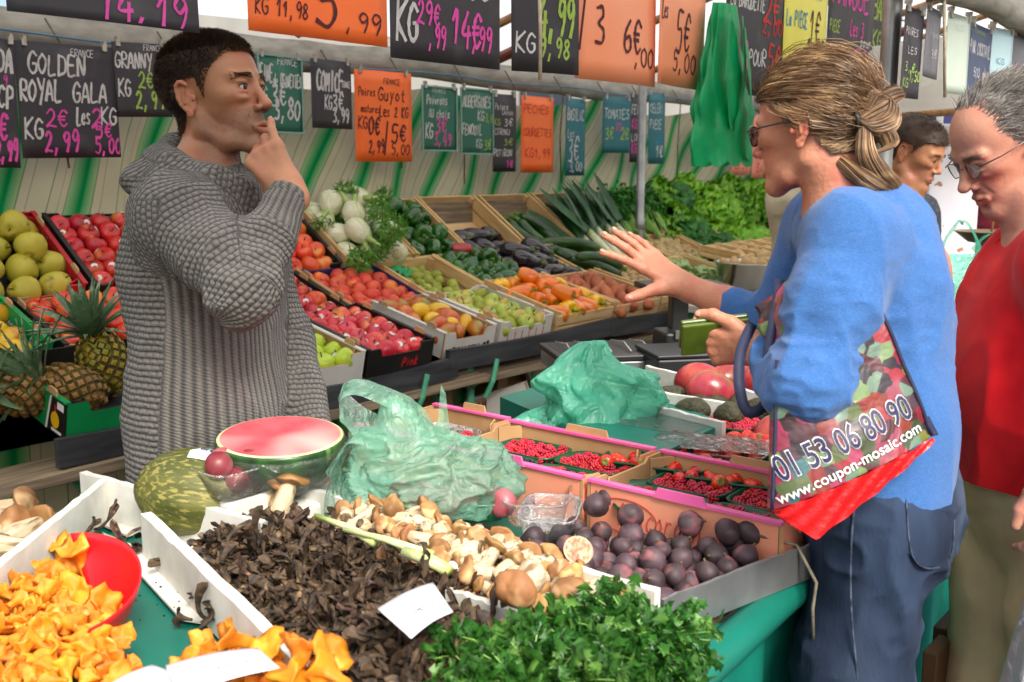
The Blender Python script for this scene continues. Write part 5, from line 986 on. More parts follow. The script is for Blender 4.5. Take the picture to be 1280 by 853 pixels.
# dark crumbs and single black trumpets on the cloth
for (x, y) in ((110, 655), (118, 662), (105, 668), (158, 672), (168, 678), (165, 686), (240, 775), (252, 778), (262, 774), (246, 788)):
    c = P(x, y, z=ZTAB+.03); place('trumpet%d' % random.randrange(5), TRS(c, rndrot(1.5), .9), 'single dark trumpet mushroom strayed onto the teal cloth lining', 'stray dark mushrooms', 'mushroom')
mb = MB(); rs = random.Random(2)
for i in range(70):
    x, y = rs.uniform(150, 260), rs.uniform(670, 790)
    if rs.random() < .5: c = P(x, y, z=ZTAB+.02)
    else: c = P(rs.uniform(60, 200), rs.uniform(650, 700), z=ZTAB+.010)
    s_ = rs.uniform(.0007, .0022); mb.box(c, (s_*1.5, s_, s_))
o = mb.build('dirt_crumbs', M_black); tag(o, 'scattered dark dirt crumbs on the tray cloth and flap', 'crumbs', kind='stuff')
# red scoop: flaring shell
mb = MB(); c = P(92, 770, z=ZTAB+.05)
def sc_(a, b):
    an = -2.1+3.6*a; r = .018+.052*b**.8; return (r*math.cos(an)*1.05, r*math.sin(an)*1.3, -.024+.065*b**1.5*(1-.25*math.cos(an*1.2)))
mb.grid(sc_, 34, 12); mb.xf(TRS((0, 0, 0), (R(14), R(-18), R(-35)), 1.4))
o = mb.build('red_scoop', mat('red_plastic', '#c8101c', '#d0141f', scale=5, rough=.35, spec=.5, bump=.04), None, True); o.location = (c[0]+.01, c[1], c[2]-.005); s = o.modifiers.new('thickness', 'SOLIDIFY'); s.thickness = .0025; tag(o, 'curved red plastic scoop lying on the teal cloth among chanterelles', 'scoop')
# cards
def card(pts, z, label, lines=(), bend=.004):
    q = [P(*p, z=z) for p in pts]; t = thing('paper_card', label, 'card'); mb = MB(); n = 10
    def fn(a, b): p = (np.array(q[0])*(1-a)+np.array(q[1])*a)*(1-b)+(np.array(q[3])*(1-a)+np.array(q[2])*a)*b; return p+np.array([0, 0, bend*math.sin(PI*a)+.01*b*0])
    mb.grid(fn, n, 6); o = mb.build('card_sheet', mat('white_paper', '#d8dae2', '#e6e8ee', scale=6, rough=.6), t, True); s = o.modifiers.new('t', 'SOLIDIFY'); s.thickness = .0012
    for tx, a, b, h, w_ in lines:
        m2 = MB(); scribble(m2, tx, 0, 0, h, wid=w_, w=h*.12, slant=.15); v = np.vstack(m2.v); ux = np.array(q[1])-np.array(q[0]); lw = np.linalg.norm(ux); vy = np.array(q[0])-np.array(q[3]); lh = np.linalg.norm(vy)
        out = np.array([fn(a+x/lw, b-y/lh)+np.array([0, 0, .0012]) for x, y, _ in v]); m2.v = [out]; m2.build('writing', M_txt_n, t, None)
    return t
card([(472, 762), (541, 729), (566, 766), (514, 799)], 1.015, 'white torn paper card lying on the dark trumpet mushrooms', [('Trompettes', .25, .62, .012, .06)])
card([(207, 833), (322, 811), (350, 836), (225, 872)], .99, 'white paper card at the bottom edge among the orange chanterelles', [('Girolles', .3, .6, .012, .06)])
card([(120, 868), (190, 832), (240, 850), (190, 890)], .975, 'pale pink paper card half out of the bottom edge')
card([(560, 735-30), (571, 706), (572, 712), (562, 712)], .99, 'tiny pale price tag stuck between the mushrooms')
# melon, sticker
mb = MB(); mb.blob(sphere_fn(.118, .082, .082, lambda t, p, x, y, z: 1+.02*np.cos(10*np.arctan2(z, y))), 40, 26)
c = P(253, 617, z=ZTAB+.095)
o = mb.build('melon', mat('melon_rind', '#454c1c', '#6c6c30', scale=10, stretch=(.6, 2, 2), rough=.55, c3='#8c8444', s3=75, lo3=.53, hi3=.62, bump=.5, bscale=50), None, True); o.location = c; o.rotation_euler = (0, R(10), R(-44)); tag(o, 'big yellow-green netted melon with a blue and white sticker', 'melon')
s = MB(); 
def stk(a, b): x = -.045+.09*a; y = -.028+.045*b*(1-.5*abs(2*a-1)**2); return (x, y*.9, .0830*math.sqrt(max(0, 1-(x/.118)**2-(y/.082)**2))+.0015)
s.grid(stk, 14, 8); so_ = s.build('sticker', mat('melon_sticker', '#8fb8cc', '#e4eaf0', scale=24, rough=.3, lo=.4, hi=.6), o, True); so_.rotation_euler = (R(10), R(12), 0)
m2 = MB(); scribble(m2, 'Bresil', -.028, .0, .012, wid=.045, w=.002); v = np.vstack(m2.v); v[:, 2] = .0835*np.sqrt(1-(v[:, 0]/.118)**2-(v[:, 1]/.082)**2)+.0025; m2.v = [v]; l = m2.build('lettering', M_txt_n, so_, None)
# watermelon half under plastic film
t = thing('watermelon', 'halved watermelon with pink flesh wrapped in clear film', 'watermelon', P(351, 549, z=1.05), (R(4), R(-3), 0)); Rw = .119
mb = MB(); n = 48; prof = [(.001, -Rw*.86)]+[(Rw*math.sin(a), -Rw*.86*math.cos(a)) for a in np.linspace(.1, PI/2, 14)]+[(Rw*.995, .004), (Rw*.975, .006)]
mb.lathe(prof, n); mb.build('rind', mat('watermelon_rind', '#0e2a14', '#3a6a34', scale=22, stretch=(1, 1, .15), rough=.3, c3='#6a8a4a', s3=16, lo3=.55, hi3=.65), t, True)
mb = MB(); mb.lathe([(Rw*.975, .006), (Rw*.93, .0075), ], n); mb.build('pale_rim', mat('melon_pale_rim', '#c8cc8c', '#dcdcaa', scale=20, rough=.5), t, True)
mb = MB(); mb.lathe([(Rw*.93, .0075), (Rw*.87, .009), (Rw*.5, .0095), (.0005, .0095)], n); mb.build('flesh', mat('watermelon_flesh', '#d8404a', '#e0606a', scale=14, rough=.6, c3='#eeb0a8', s3=5, lo3=.45, hi3=.75, bump=.2, bscale=90), t, True)
wm_ = P(351, 549, z=1.05); o = MB().box((wm_[0], wm_[1], (ZTAB+1.05-Rw*.86)/2), (.2, .2, 1.05-Rw*.86-ZTAB-.006)).build('white_box', M_poly); bevel(o, .006); tag(o, 'white polystyrene block under the halved watermelon', 'box')
def film_mat(name, tint, dens, rough=.12, gloss=.35):
    if name in MATS: return MATS[name]
    m = bpy.data.materials.new(name); nt = nodes_of(m); L = nt.links.new; out = N(nt, 'ShaderNodeOutputMaterial'); tr = N(nt, 'ShaderNodeBsdfTransparent'); df = N(nt, 'ShaderNodeBsdfDiffuse'); tl = N(nt, 'ShaderNodeBsdfTranslucent'); gl = N(nt, 'ShaderNodeBsdfGlossy')
    gl.inputs['Roughness'].default_value = rough; df.inputs[0].default_value = lin(tint); tl.inputs[0].default_value = lin(tint); c = lin(tint); tr.inputs[0].default_value = (.75+.25*c[0], .75+.25*c[1], .75+.25*c[2], 1)
    tc = N(nt, 'ShaderNodeTexCoord'); nz = N(nt, 'ShaderNodeTexNoise'); nz.inputs['Scale'].default_value = 24; nz.inputs['Detail'].default_value = 8; nz.inputs['Distortion'].default_value = 2.5; L(tc.outputs['Object'], nz.inputs['Vector']); bp = N(nt, 'ShaderNodeBump'); bp.inputs['Strength'].default_value = .8; bp.inputs['Distance'].default_value = .012; L(nz.outputs[0], bp.inputs['Height'])
    for q in (df, tl, gl): L(bp.outputs[0], q.inputs['Normal'])
    a = N(nt, 'ShaderNodeMixShader'); a.inputs[0].default_value = .5; L(df.outputs[0], a.inputs[1]); L(tl.outputs[0], a.inputs[2])
    b = N(nt, 'ShaderNodeMixShader'); b.inputs[0].default_value = dens; L(tr.outputs[0], b.inputs[1]); L(a.outputs[0], b.inputs[2])
    fr = N(nt, 'ShaderNodeFresnel'); L(bp.outputs[0], fr.inputs['Normal']); fm = N(nt, 'ShaderNodeMath', operation='MULTIPLY_ADD'); fm.inputs[1].default_value = gloss*2; fm.inputs[2].default_value = .02; L(fr.outputs[0], fm.inputs[0]); fm.use_clamp = True
    d = N(nt, 'ShaderNodeMixShader'); L(fm.outputs[0], d.inputs[0]); L(b.outputs[0], d.inputs[1]); L(gl.outputs[0], d.inputs[2]); L(d.outputs[0], out.inputs[0]); MATS[name] = m; return m
M_clear = film_mat('clear_plastic', '#e8eeee', .10, .05, .6); M_bag = film_mat('green_bag_film', '#a4f0d0', .38, .22, .35); M_bagd = mat('deep_green_plastic', '#06a060', '#10b874', scale=9, rough=.4, bump=.5, bscale=30, transl=.35); M_bagt = film_mat('teal_bag_film', '#6cf0ca', .56, .2, .35); M_wrap = film_mat('cling_film', '#dfe8e2', .06, .12, .25)
mb = MB(); 
def fil(t_, p_): r = (Rw+.004)*(1+.02*np.sin(9*t_)*np.sin(p_*3)); return r*np.sin(p_)*np.cos(t_)*1, r*np.sin(p_)*np.sin(t_), np.where(np.cos(p_) > 0, -.004, (r*.86)*np.cos(p_)-.004)
mb.blob(fil, 48, 20); mb.build('cling_film', M_wrap, t, True)
# punnets
def punnet(M, w, d, h, label, m=None, group=None, cat='punnet'):
    t = thing('plastic_punnet', label, cat, M=M, group=group); mb = MB(); n = 32; v = []
    prof = [(.82, .002), (.86, .004), (.95, h*.6), (1.0, h), (1.07, h+.0005), (1.07, h-.003)]
    for s_, z in prof:
        for i in range(n):
            a = 2*PI*i/n; cx, sy = math.cos(a), math.sin(a); k = (abs(cx)**5+abs(sy)**5)**(-1/5); v.append((w/2*s_*cx*k, d/2*s_*sy*k, z))
    v.append((0, 0, .002)); e = len(v)-1
    mb.add(v, [(i*n+j, i*n+(j+1) % n, (i+1)*n+(j+1) % n, (i+1)*n+j) for i in range(len(prof)-1) for j in range(n)]+[(e, (j+1) % n, j) for j in range(n)])
    mb.build('tray', m or M_clear, t, True); t['_h'] = h; t['_w'] = w*.86; t['_d'] = d*.86; return t
M_gpun = mat('green_punnet_plastic', '#0f4a30', '#145c3c', scale=5, rough=.3, transl=.2)
def berries(t, key, n, label, group, z=.02, lay=2, r=.011, cat=None):
    M = t.matrix_world.copy(); w, d = t['_w'], t['_d']; rs = random.Random(n); rr_ = 3. if key == 'strawberry' else 1.5
    for L_ in range(lay):
        for (x, y) in scatter([(-w/2, -d/2), (w/2, -d/2), (w/2, d/2), (-w/2, d/2)], n, r*1.75, 7*n+L_): place(key, M@TRS((x*(1-.12*L_), y*(1-.12*L_), z+L_*r*1.15+random.uniform(-.002, .003)), rndrot(rr_), random.uniform(.88, 1.12)), label, group, cat)
def PM(x, y, z, rz=0): return TRS(P(x, y, z=z), (0, 0, rz))
YV = math.pi/2
pc_ = P(288, 590, t=1.80); o = MB().box((pc_[0]+.03, pc_[1]+.03, (pc_[2]-.045+ZTAB)/2), (.1, .1, pc_[2]-.045-ZTAB-.01)).build('white_block', M_poly); bevel(o, .005); tag(o, 'small white block under the plum punnet beside the melon', 'box'); t = punnet(TRS((pc_[0]+.02, pc_[1]+.02, pc_[2]-.045), (0, 0, 0)), .12, .10, .05, 'clear plastic punnet of red plums behind the melon')
for (x, y, z) in ((-.028, .0, .055), (.026, -.015, .05), (.0, .03, .05), (.0, -.01, .025)): place('plum', t.matrix_world@TRS((x, y, z), rndrot(), .98), 'dull red plum in the clear punnet behind the melon', 'plums in the punnet', 'plum')
for q, (x, y) in enumerate(((342, 622), (352, 632))): place('porcini%d' % q, TRS(P(x, y, z=.96), (.4, .3, q), 1.1), 'pale earthy mushroom between the melon and the white wall', 'pale mushrooms by the melon', 'mushroom')
# figs
FP = wpoly([(618, 668), (650, 650), (740, 640), (800, 650), (935, 668), (938, 680), (838, 718), (760, 708), (690, 692)], .95)
tr = thing('fig_tray', 'shallow grey-rimmed tray of dark figs at the table corner', 'tray'); 
wall((828, 748), (1022, 676), .945, .06, .006, 'front_rim', parent=tr, m=M_steel)
a = [P(x, y, z=ZTAB+.012) for x, y in ((600, 690), (690, 660), (990, 710), (840, 780))]; MB().quad(a, th=.003).build('tray_floor', M_poly, tr)
FG = ('plump dark purple fig in the tray at the table corner', 'dark figs')
for L_ in range(2):
    for (x, y) in scatter(FP, (140, 40)[L_], (.029, .042)[L_], 31+L_): place('fig', TRS((x, y, ZTAB+.035+L_*.022), (random.uniform(-2.2, 2.2), random.uniform(-1.2, 1.2), random.uniform(-PI, PI)), random.uniform(.62, .84)), FG[0], FG[1])
for (x, y) in ((745, 632), (762, 620), (788, 645), (863, 655), (910, 665), (938, 665)): place('fig', TRS(P(x, y, z=.955), rndrot(1.2), .85), FG[0], FG[1])
# cut fig
t = thing('cut_fig', 'single fig cut open showing orange-pink flesh', 'fig', P(723, 688, z=.975), (R(48), R(0), R(-38))); t.scale = (.85, .85, .85); mb = MB(); mb.lathe([(.001, -.026), (.012, -.024), (.021, -.016), (.027, -.004), (.0275, 0)], 24); mb.build('skin', bpy.data.materials['fig_skin'], t, True)
mb = MB(); mb.lathe([(.0275, 0), (.0255, .001), (.024, .0012)], 24); mb.build('pale_rim', mat('fig_rim', '#c8a88c', '#b88c74', scale=60, rough=.6), t, True); mb = MB(); mb.lathe([(.024, .0012), (.015, .0018), (.0005, .0016)], 24); mb.build('flesh', mat('fig_flesh', '#b0442c', '#dc9068', scale=120, rough=.35, bump=.4, bscale=300, c3='#e8b48a', s3=60), t, True)
# clear boxes between bag and figs
punnet(PM(672, 640, ZTAB+.045, R(35)), .22, .12, .05, 'long empty clear plastic box in front of the salmon-coloured carton'); punnet(PM(688, 665, ZTAB+.045, R(30)), .15, .10, .045, 'small empty clear plastic box beside the figs')
t = punnet(PM(800, 650, ZTAB+.03, R(35)), .17, .10, .05, 'dark green plastic punnet half buried behind the figs', m=M_gpun)
# pink cartons of berries
def pink_box(x0, w, v0, d, label, z=ZTAB+.006, h=.105):
    t = card_box(x0, w, v0, d, z, 0, h, M_salmon, label, inner=M_kraft, lip=M_pink, tabs=False, cat='box', nm='berry_carton', yaw=0); liner(t, .03, M_liner_b)
    mb = MB(); mb.quad([(-.0035, d*.35, h*1.0), (-.0035, d*.62, h*1.0), (-.0035, d*.60, h*1.18), (-.0035, d*.37, h*1.18)], th=.004); mb.build('pink_tab', M_pink, t)
    mb = MB(); mb.quad([(w, d*.3, h*1.02), (w, d*.6, h*1.02), (w, d*.58, h*1.2), (w, d*.32, h*1.2)], th=.004); mb.build('brown_tab', M_tab, t)
    return t
UX = 1.50
b1 = pink_box(UX, .26, .66, .385, 'pink-rimmed salmon carton of raspberries nearest the red and mosaic bag')
b2 = pink_box(UX, .26, 1.055, .385, 'pink-rimmed salmon carton of raspberries and blackberries in the middle of the row')
b3 = pink_box(UX+.01, .26, 1.45, .24, 'pink-rimmed carton behind the pale green bag, partly empty')
for b in (b1, b2): 
    side_text(b, 'L', 'Discorain', .042, mat('red_script', '#c8504a', rough=.5), .82, .35, width=.17, script=True, w_=.0028); 
    mb = MB(); mb.tube([(-.002, .30+.03*math.cos(a)*2.2, .055+.032*math.sin(a)) for a in np.linspace(.2, 5.6, 24)], .0011, 4); mb.build('printed_scroll', mat('red_script', '#c8504a'), b, True)
for bi, (b, keys) in enumerate(((b1, ['raspberry', 'raspberry']), (b2, ['raspberry', 'blackberry', ]))):
    for q, (x, y) in enumerate(((.07, .10), (.07, .27), (.19, .10), (.19, .27))):
        key = 'blackberry' if (bi == 1 and q in (1,)) else 'raspberry'; where = ['in the front carton near the woman\'s bag', 'in the middle carton'][bi]+', '+['front left', 'back left', 'front right', 'back right'][q]
        t = punnet(b.matrix_world@TRS((x, y, .032), (0, 0, random.uniform(-.06, .06))), .105, .155, .045, 'small green punnet of '+('blackberries ' if key == 'blackberry' else 'raspberries ')+where, m=M_gpun)
        berries(t, key, 26, ('black shiny blackberry ' if key == 'blackberry' else 'red raspberry ')+'in a green punnet '+['of the front carton', 'of the middle carton'][bi], ('blackberries' if key == 'blackberry' else 'raspberries')+[' front carton', ' middle carton'][bi], z=.035, lay=1)
t = punnet(b3.matrix_world@TRS((.17, .12, .032)), .115, .155, .045, 'pale punnet with a few raspberries in the carton behind the green bag', m=M_clear); berries(t, 'raspberry', 12, 'raspberry in the pale punnet behind the green bag', 'raspberries behind the bag', z=.03, lay=1)
# strawberries and covered punnets beyond the cartons
GU = 'punnets of strawberries beyond the cartons'
for q, (x, y, key, lb) in enumerate(((800, 585, 'strawberry', 'green punnet of strawberries just beyond the middle carton'), (845, 592, 'strawberry', 'green punnet of strawberries second along the carton edge'), (892, 604, 'strawberry', 'green punnet of strawberries in front of the covered ones'), (940, 612, 'strawberry', 'green punnet of strawberries touching the mosaic bag'), (855, 570, 'strawberry', 'clear covered punnet of strawberries lying behind the open ones'), (915, 575, 'strawberry', 'clear covered punnet of strawberries nearest the bag'), (905, 540, 'raspberry', 'green punnet heaped with bright raspberries under the wallet hand'), (945, 565, 'strawberry', 'green punnet of strawberries beside the navy strap'), (948, 545, 'raspberry', 'green punnet of raspberries right of the heaped one'))):
    t = punnet(PM(x, y+6, .925, R(18)), .11, .14, .035, lb, m=M_clear if 'clear' in lb else M_gpun)
    berries(t, key, 11 if key == 'strawberry' else 20, ('red strawberry in the punnet ' if key == 'strawberry' else 'bright raspberry in the punnet ')+lb.split('berries ')[-1], 'berries %s' % lb.split('berries ')[-1], z=.028, lay=1, r=.0155 if key == 'strawberry' else .012)
    if 'clear' in lb:
        mb = MB(); mb.grid(lambda a, b: (-.066+.132*a, -.084+.168*b, .046+.012*math.sin(PI*a)*math.sin(PI*b)+.002*math.sin(a*31)*math.sin(b*23)), 14, 14); mb.build('lid', M_clear, t, True)
# teal sheet with its polystyrene box, avocados, mangoes
mb = MB(); q = [P(x, y, z=.925) for x, y in ((625, 520), (690, 500), (800, 512), (905, 555), (820, 600), (700, 555))]; mb.quad(q, th=.05); o = mb.build('teal_crate_lid', M_teal); tag(o, 'flat teal-covered box under the crumpled upright green bag', 'box')
t = thing('polystyrene_tray', 'white polystyrene tray of avocados and mangoes near the wallet', 'tray')
wall((700, 468), (905, 503), 1.0, .10, .014, parent=t); wall((778, 497), (905, 528), .99, .10, .014, parent=t); wall((809, 457), (985, 500), 1.01, .10, .014, parent=t)
for q, (x, y) in enumerate(((836, 499), (878, 507), (893, 512), (925, 508), (865, 515), (950, 515), (975, 520), (910, 520))): place('avocado', TRS(P(x, y, z=.965), rndrot(.4), 1.05), 'dark bumpy avocado in the white tray below the mangoes', 'avocados in the white tray')
for q, (x, y) in enumerate(((868, 477), (884, 488), (908, 478), (925, 470), (950, 478), (975, 480), (990, 500), (1000, 470))): place('mango_red', TRS(P(x, y, z=1.0), (random.uniform(-.5, .5), random.uniform(-.3, .3), random.uniform(-.8, .8)+R(-40)), 1.1), 'red and green mango heaped by the wallet hand', 'red mangoes by the wallet')
for q in range(6): place('mango_red', TRS(P(965+12*q, 545-6*q, z=.95), rndrot(.4), 1.), 'red mango in the row hidden behind the navy strap', 'red mangoes behind the strap')
mb = MB(); mb.box(P(815, 540, z=.945), (.16, .26, .05)); o = mb.build('white_pack', M_poly); bevel(o, .008); tag(o, 'white film-wrapped pack lying on the teal sheet', 'pack'); 
mb = MB(); mb.box(P(815, 540, z=.945), (.172, .272, .062)); mb.build('film_wrap', M_clear, o)
# pale green carrier bag, front
def bag_surface(mb, c, ax, ay, az, seed, amp=.12, peaks=(), nu=180, nv=110, sharp=14):
    v0 = MB(); v0.blob(lambda t, p: (np.sin(p)*np.cos(t), np.sin(p)*np.sin(t), np.cos(p)), nu, nv); v = v0.v[0].copy()
    w_ = v+.25*np.stack([vnoise(v, 2., seed+q) for q in (5, 6, 7)], 1); n1 = (1-np.abs(vnoise(w_, 2.3, seed)))**2; n2 = (1-np.abs(vnoise(w_*[1, 1, .5], 6., seed+1)))**4; n3 = (1-np.abs(vnoise(w_, 13, seed+2)))**4; k = 1+amp*.8*(n1-.6)+amp*.32*(n2-.4)+amp*.08*(n3-.3)
    sq = np.maximum(np.abs(v[:, 0]), np.abs(v[:, 1])); v[:, 2] = np.where(v[:, 2] < 0, np.maximum(v[:, 2], -.55), v[:, 2])
    for d, h, pw in peaks:
        d = np.array(d)/np.linalg.norm(d); cs = np.clip((v0.v[0]@d), 0, 1); k = k+h*cs**pw
    v = v*k[:, None]*np.array([ax, ay, az])+np.array(c); mb.add(v, v0.f); return mb
t = thing('plastic_bag', 'crumpled pale green carrier bag with tied handles lying between the melon and the cartons', 'bag', P(535, 625, z=ZTAB+.075), (0, 0, R(-40)))
# local x runs to the right in the picture, y away
mb = MB(); bag_surface(mb, (.02, 0, .035), .15, .10, .085, 3, .26, [((-.8, .1, 1), .55, 14), ((-.35, .1, 1.2), .9, 60), ((-1, -.2, -.1), .25, 10)]); mb.build('bag_film', M_bag, t, True)
def strip_loop(mb, pts, w, nrm=(0, 1, 0), seed=0):
    pts = smooth_line(pts, 6); T = np.gradient(pts, axis=0); T /= np.linalg.norm(T, axis=1)[:, None]; s_ = np.array(nrm, float); k = len(pts); w = np.interp(np.linspace(0, 1, k), np.linspace(0, 1, len(w)), w)
    rows = []
    for q, f in enumerate((-1, -.5, 0, .5, 1)): rows.append(pts+np.outer(w*f, s_)+np.outer(w*.35*(q % 2), [0, 0, 1])+np.outer(w*.3*vnoise(pts*40, 1, seed+q), [1, 0, 0]))
    v = np.vstack(rows); mb.add(v, [(r*k+j, r*k+j+1, (r+1)*k+j+1, (r+1)*k+j) for r in range(4) for j in range(k-1)])
mb = MB(); strip_loop(mb, [(-.07, .02, .10), (-.135, .0, .17), (-.155, .0, .205), (-.12, .0, .218), (-.05, .01, .185), (-.01, .02, .15), (0, .02, .11)], [.05, .032, .022, .02, .024, .03, .04], (.3, .5, .6)); mb.build('handle', M_bag, t, True)
mb = MB(); strip_loop(mb, [(-.17, -.02, -.02), (-.165, -.01, .07), (-.125, -.01, .13), (-.07, 0, .11)], [.03, .035, .03, .03], (.5, .6, .3), 4); mb.build('handle', M_bag, t, True)
mb = MB(); mb.add([(-.03, .0, .09), (.045, .0, .10), (.035, .0, .20), (.028, .012, .215), (.02, .0, .15)], [(0, 1, 2, 4), (4, 2, 3)]); mb.build('film_tip', M_bag, t, True)
for q, (x, lb) in enumerate(((-.01, 'green punnet inside the pale green bag'), (.09, 'second green punnet deeper inside the pale green bag'))):
    t2 = punnet(t.matrix_world@TRS((x, -.01, -.045)) if False else Matrix.Translation(t.location)@Matrix.Rotation(R(-40), 4, 'Z')@TRS((x, -.01, -.03)), .10, .13, .04, lb, m=M_gpun); berries(t2, 'plum', 5, 'red fruit showing faintly through the pale green bag film', 'fruit inside the green bag', z=.035, lay=1, r=.024, cat='plum')
# upright teal bag
t = thing('plastic_bag', 'crumpled mint green carrier bag standing upright on the teal sheet', 'bag', P(738, 530, z=.955), (0, 0, R(-40)))
mb = MB(); n1, n2 = 120, 70
def ub(t_, p_):
    z = (1-p_/PI); h = .20*z**1.15; w = (.085*(1-z)**.7+.045*(z > 0))*(1-.55*z**3)*(1+.35*np.exp(-((z-.62)/.12)**2)); w = w*(1+.22*np.sin(3*t_+5*z)+.12*np.sin(7*t_-9*z+1)+.07*np.sin(13*t_+14*z)+.05*np.abs(np.sin(21*t_-6*z))+.03*np.sin(33*t_+19*z)); x = w*np.cos(t_)*1.15+.02*np.sin(z*6); y = w*np.sin(t_)*.55; return x+.015*z, y, h+.012*np.sin(5*t_+3*z)*(1-z)
mb.blob(ub, n1, n2); mb.build('bag_film', M_bagt, t, True)
for sx, ln in ((-1, .16), (1, .11)):
    mb = MB(); mb.grid(lambda a, b: (sx*(.02+ln*a), -.055+.10*b*(1-a*.5)+.02*math.sin(a*7), .008+.035*(1-a)**2+.012*math.sin(b*12+a*9)), 16, 12); mb.build('film_skirt', M_bagt, t, True)
mb = MB(); strip_loop(mb, [(-.10, 0, .02), (-.105, 0, .08), (-.09, 0, .115), (-.06, 0, .10), (-.03, 0, .09)], [.03, .03, .02, .03, .05], (.2, .9, .3), 3); mb.build('handle', M_bagt, t, True)
# cash tray and scale
t = thing('cash_tray', 'open black and grey cash tray with wire clips at the back of the table', 'cash tray', P(752, 452, z=.97), (0, 0, R(-39)))
def bx(n, c, d, m, w_=.004): o = MB().box(c, d).build(n, m, t); return bevel(o, w_, 2)
bx('body', (0, 0, 0), (.32, .26, .045), M_steel); bx('rim', (0, 0, .032), (.33, .27, .018), M_darkm); bx('inset', (0, 0, .039), (.29, .23, .006), M_black, .001)
for q in range(5): mb = MB(); mb.tube([(-.12+.06*q, -.10, .048), (-.11+.06*q, 0, .058), (-.12+.06*q, .10, .048)], .0022, 6); mb.build('wire_clip', M_clip, t, True)
t = thing('cash_box', 'plain black box between the cash tray and the mangoes', 'box', P(850, 460, z=.97), (0, 0, R(-39))); bx('body', (0, 0, .0), (.21, .2, .09), M_darkm, .006); bx('lid', (0, 0, .052), (.214, .204, .012), M_darkm, .004)
t = thing('market_scale', 'black electronic market scale beneath the outstretched hand', 'scale', P(853, 440, z=.93), (0, 0, R(-39)))
bx('body', (0, .02, .04), (.16, .14, .07), M_darkm, .01); bx('column', (-.0, .05, .14), (.06, .05, .16), M_darkm, .006); bx('platter_frame', (0, .02, .225), (.28, .2, .022), M_darkm, .006); bx('display_panel', (0, -.06, .07), (.10, .006, .03), mat('lcd_grey', '#5c6458', rough=.2), .001)
for x in (-.12, .12):
    for y in (-.06, .1): bx('foot', (x*.6, y*.7, .0), (.02, .02, .02), M_darkm, .002)
# far table with the steel bowl
t = thing('side_table', 'pale board on trestles carrying the steel bowl', 'table', (4.7, 2.0, 0)); mb = MB(); mb.box((0, .1, .90), (1.0, .75, .03)); o = mb.build('table_top', mat('pale_board', '#a8a294', '#bdb8aa', scale=5, rough=.6), t)
for x in (-.4, .4): 
    for y in (-.2, .4): mb = MB(); mb.box((x, y, .44), (.03, .03, .88)); mb.build('leg', M_tealp, t)
c = P(938, 348, z=.98); t = thing('steel_bowl', 'wide brushed steel bowl of pale garlic on the far board', 'bowl', (c[0], c[1], .92)); mb = MB()
mb.lathe([(.001, 0), (.12, 0), (.15, .02), (.182, .14), (.195, .146), (.195, .150), (.178, .146), (.145, .03), (.11, .012), (.001, .012)], 48); mb.build('shell', mat('bowl_steel', '#b8b8b4', '#c8c8c4', scale=5, rough=.22, metal=.95), t, True)
for i in range(16):
    a = i*2.4; place('potato', TRS((c[0]+.028*math.sqrt(i)*math.cos(a)*1.3, c[1]+.028*math.sqrt(i)*math.sin(a)*1.3, 1.055), rndrot(), 1.1), 'pale bulb heaped in the steel bowl', 'pale bulbs in the bowl', 'garlic')
# ---- narrow table right of the woman
def poly_tray(c, w, d, h, label, rz=0):
    t = thing('polystyrene_tray', label, 'tray', c, (0, 0, rz)); 
    for cc, dd in (((0, 0, .005), (w, d, .01)), ((0, -d/2+.006, h/2), (w, .012, h)), ((0, d/2-.006, h/2), (w, .012, h)), ((-w/2+.006, 0, h/2), (.012, d-.025, h)), ((w/2-.006, 0, h/2), (.012, d-.025, h))): bevel(MB().box(cc, dd).build('tray_side' if dd[2] == h else 'tray_floor', M_poly, t), .002, 1)
    t['_w'] = w; t['_d'] = d; t['_h'] = h; return t
rows = [(2.50, 'mango_red', .08, .075, 'red mango in the white tray between the two customers', 'red mangoes between the customers', 'mangoes'), (2.84, 'banana', .15, .07, 'yellow banana bunch in the tray beyond the mangoes', 'banana bunches', 'yellow bananas'), (3.18, 'strawberry', .034, .05, 'strawberry in the tray beyond the bananas', 'strawberries beyond the bananas', 'strawberries'),
        (3.52, 'kiwi', .05, .05, 'green fruit in the tray beyond the strawberries', 'small green fruit in the row', 'small green fruit'), (3.86, 'walnut', .042, .05, 'brown walnut in the tray beyond the green fruit', 'walnuts', 'brown walnuts'), (4.2, 'grapes', .08, .06, 'bunch of green grapes at the far end of the narrow table', 'green grape bunches', 'green grapes')]
for u, key, pt, z, lb, gp, nm in rows:
    t = poly_tray((u, .79, ZTAB+.004), .33, .33, .07, 'white tray of %s on the narrow table right of the woman' % nm); M0 = Matrix.Translation((u-.165, .79-.165, ZTAB+.004))
    class _T: pass
    w = d = .33; nx = int(w/pt); 
    for j in range(nx):
        for i in range(nx): place(key, M0@TRS((.03+(w-.06)*i/max(1, nx-1)+random.uniform(-.1, .1)*pt, .03+(d-.06)*j/max(1, nx-1), z+random.uniform(-.1, .1)*pt+.03*math.sin(PI*j/max(1, nx-1))), (random.uniform(-.5, .5), random.uniform(-.5, .5), random.uniform(-PI, PI)) if key != 'banana' else (R(90), 0, random.uniform(1.0, 1.5)), 1.0), lb, gp)
for q, u in enumerate((4.45, 4.8)): wood_crate(u, .3, .6+.12*q, .3, .93, 50, .09, ['empty wooden crate tilted up behind the grapes', 'second empty wooden crate leaning behind the grapes'][q])
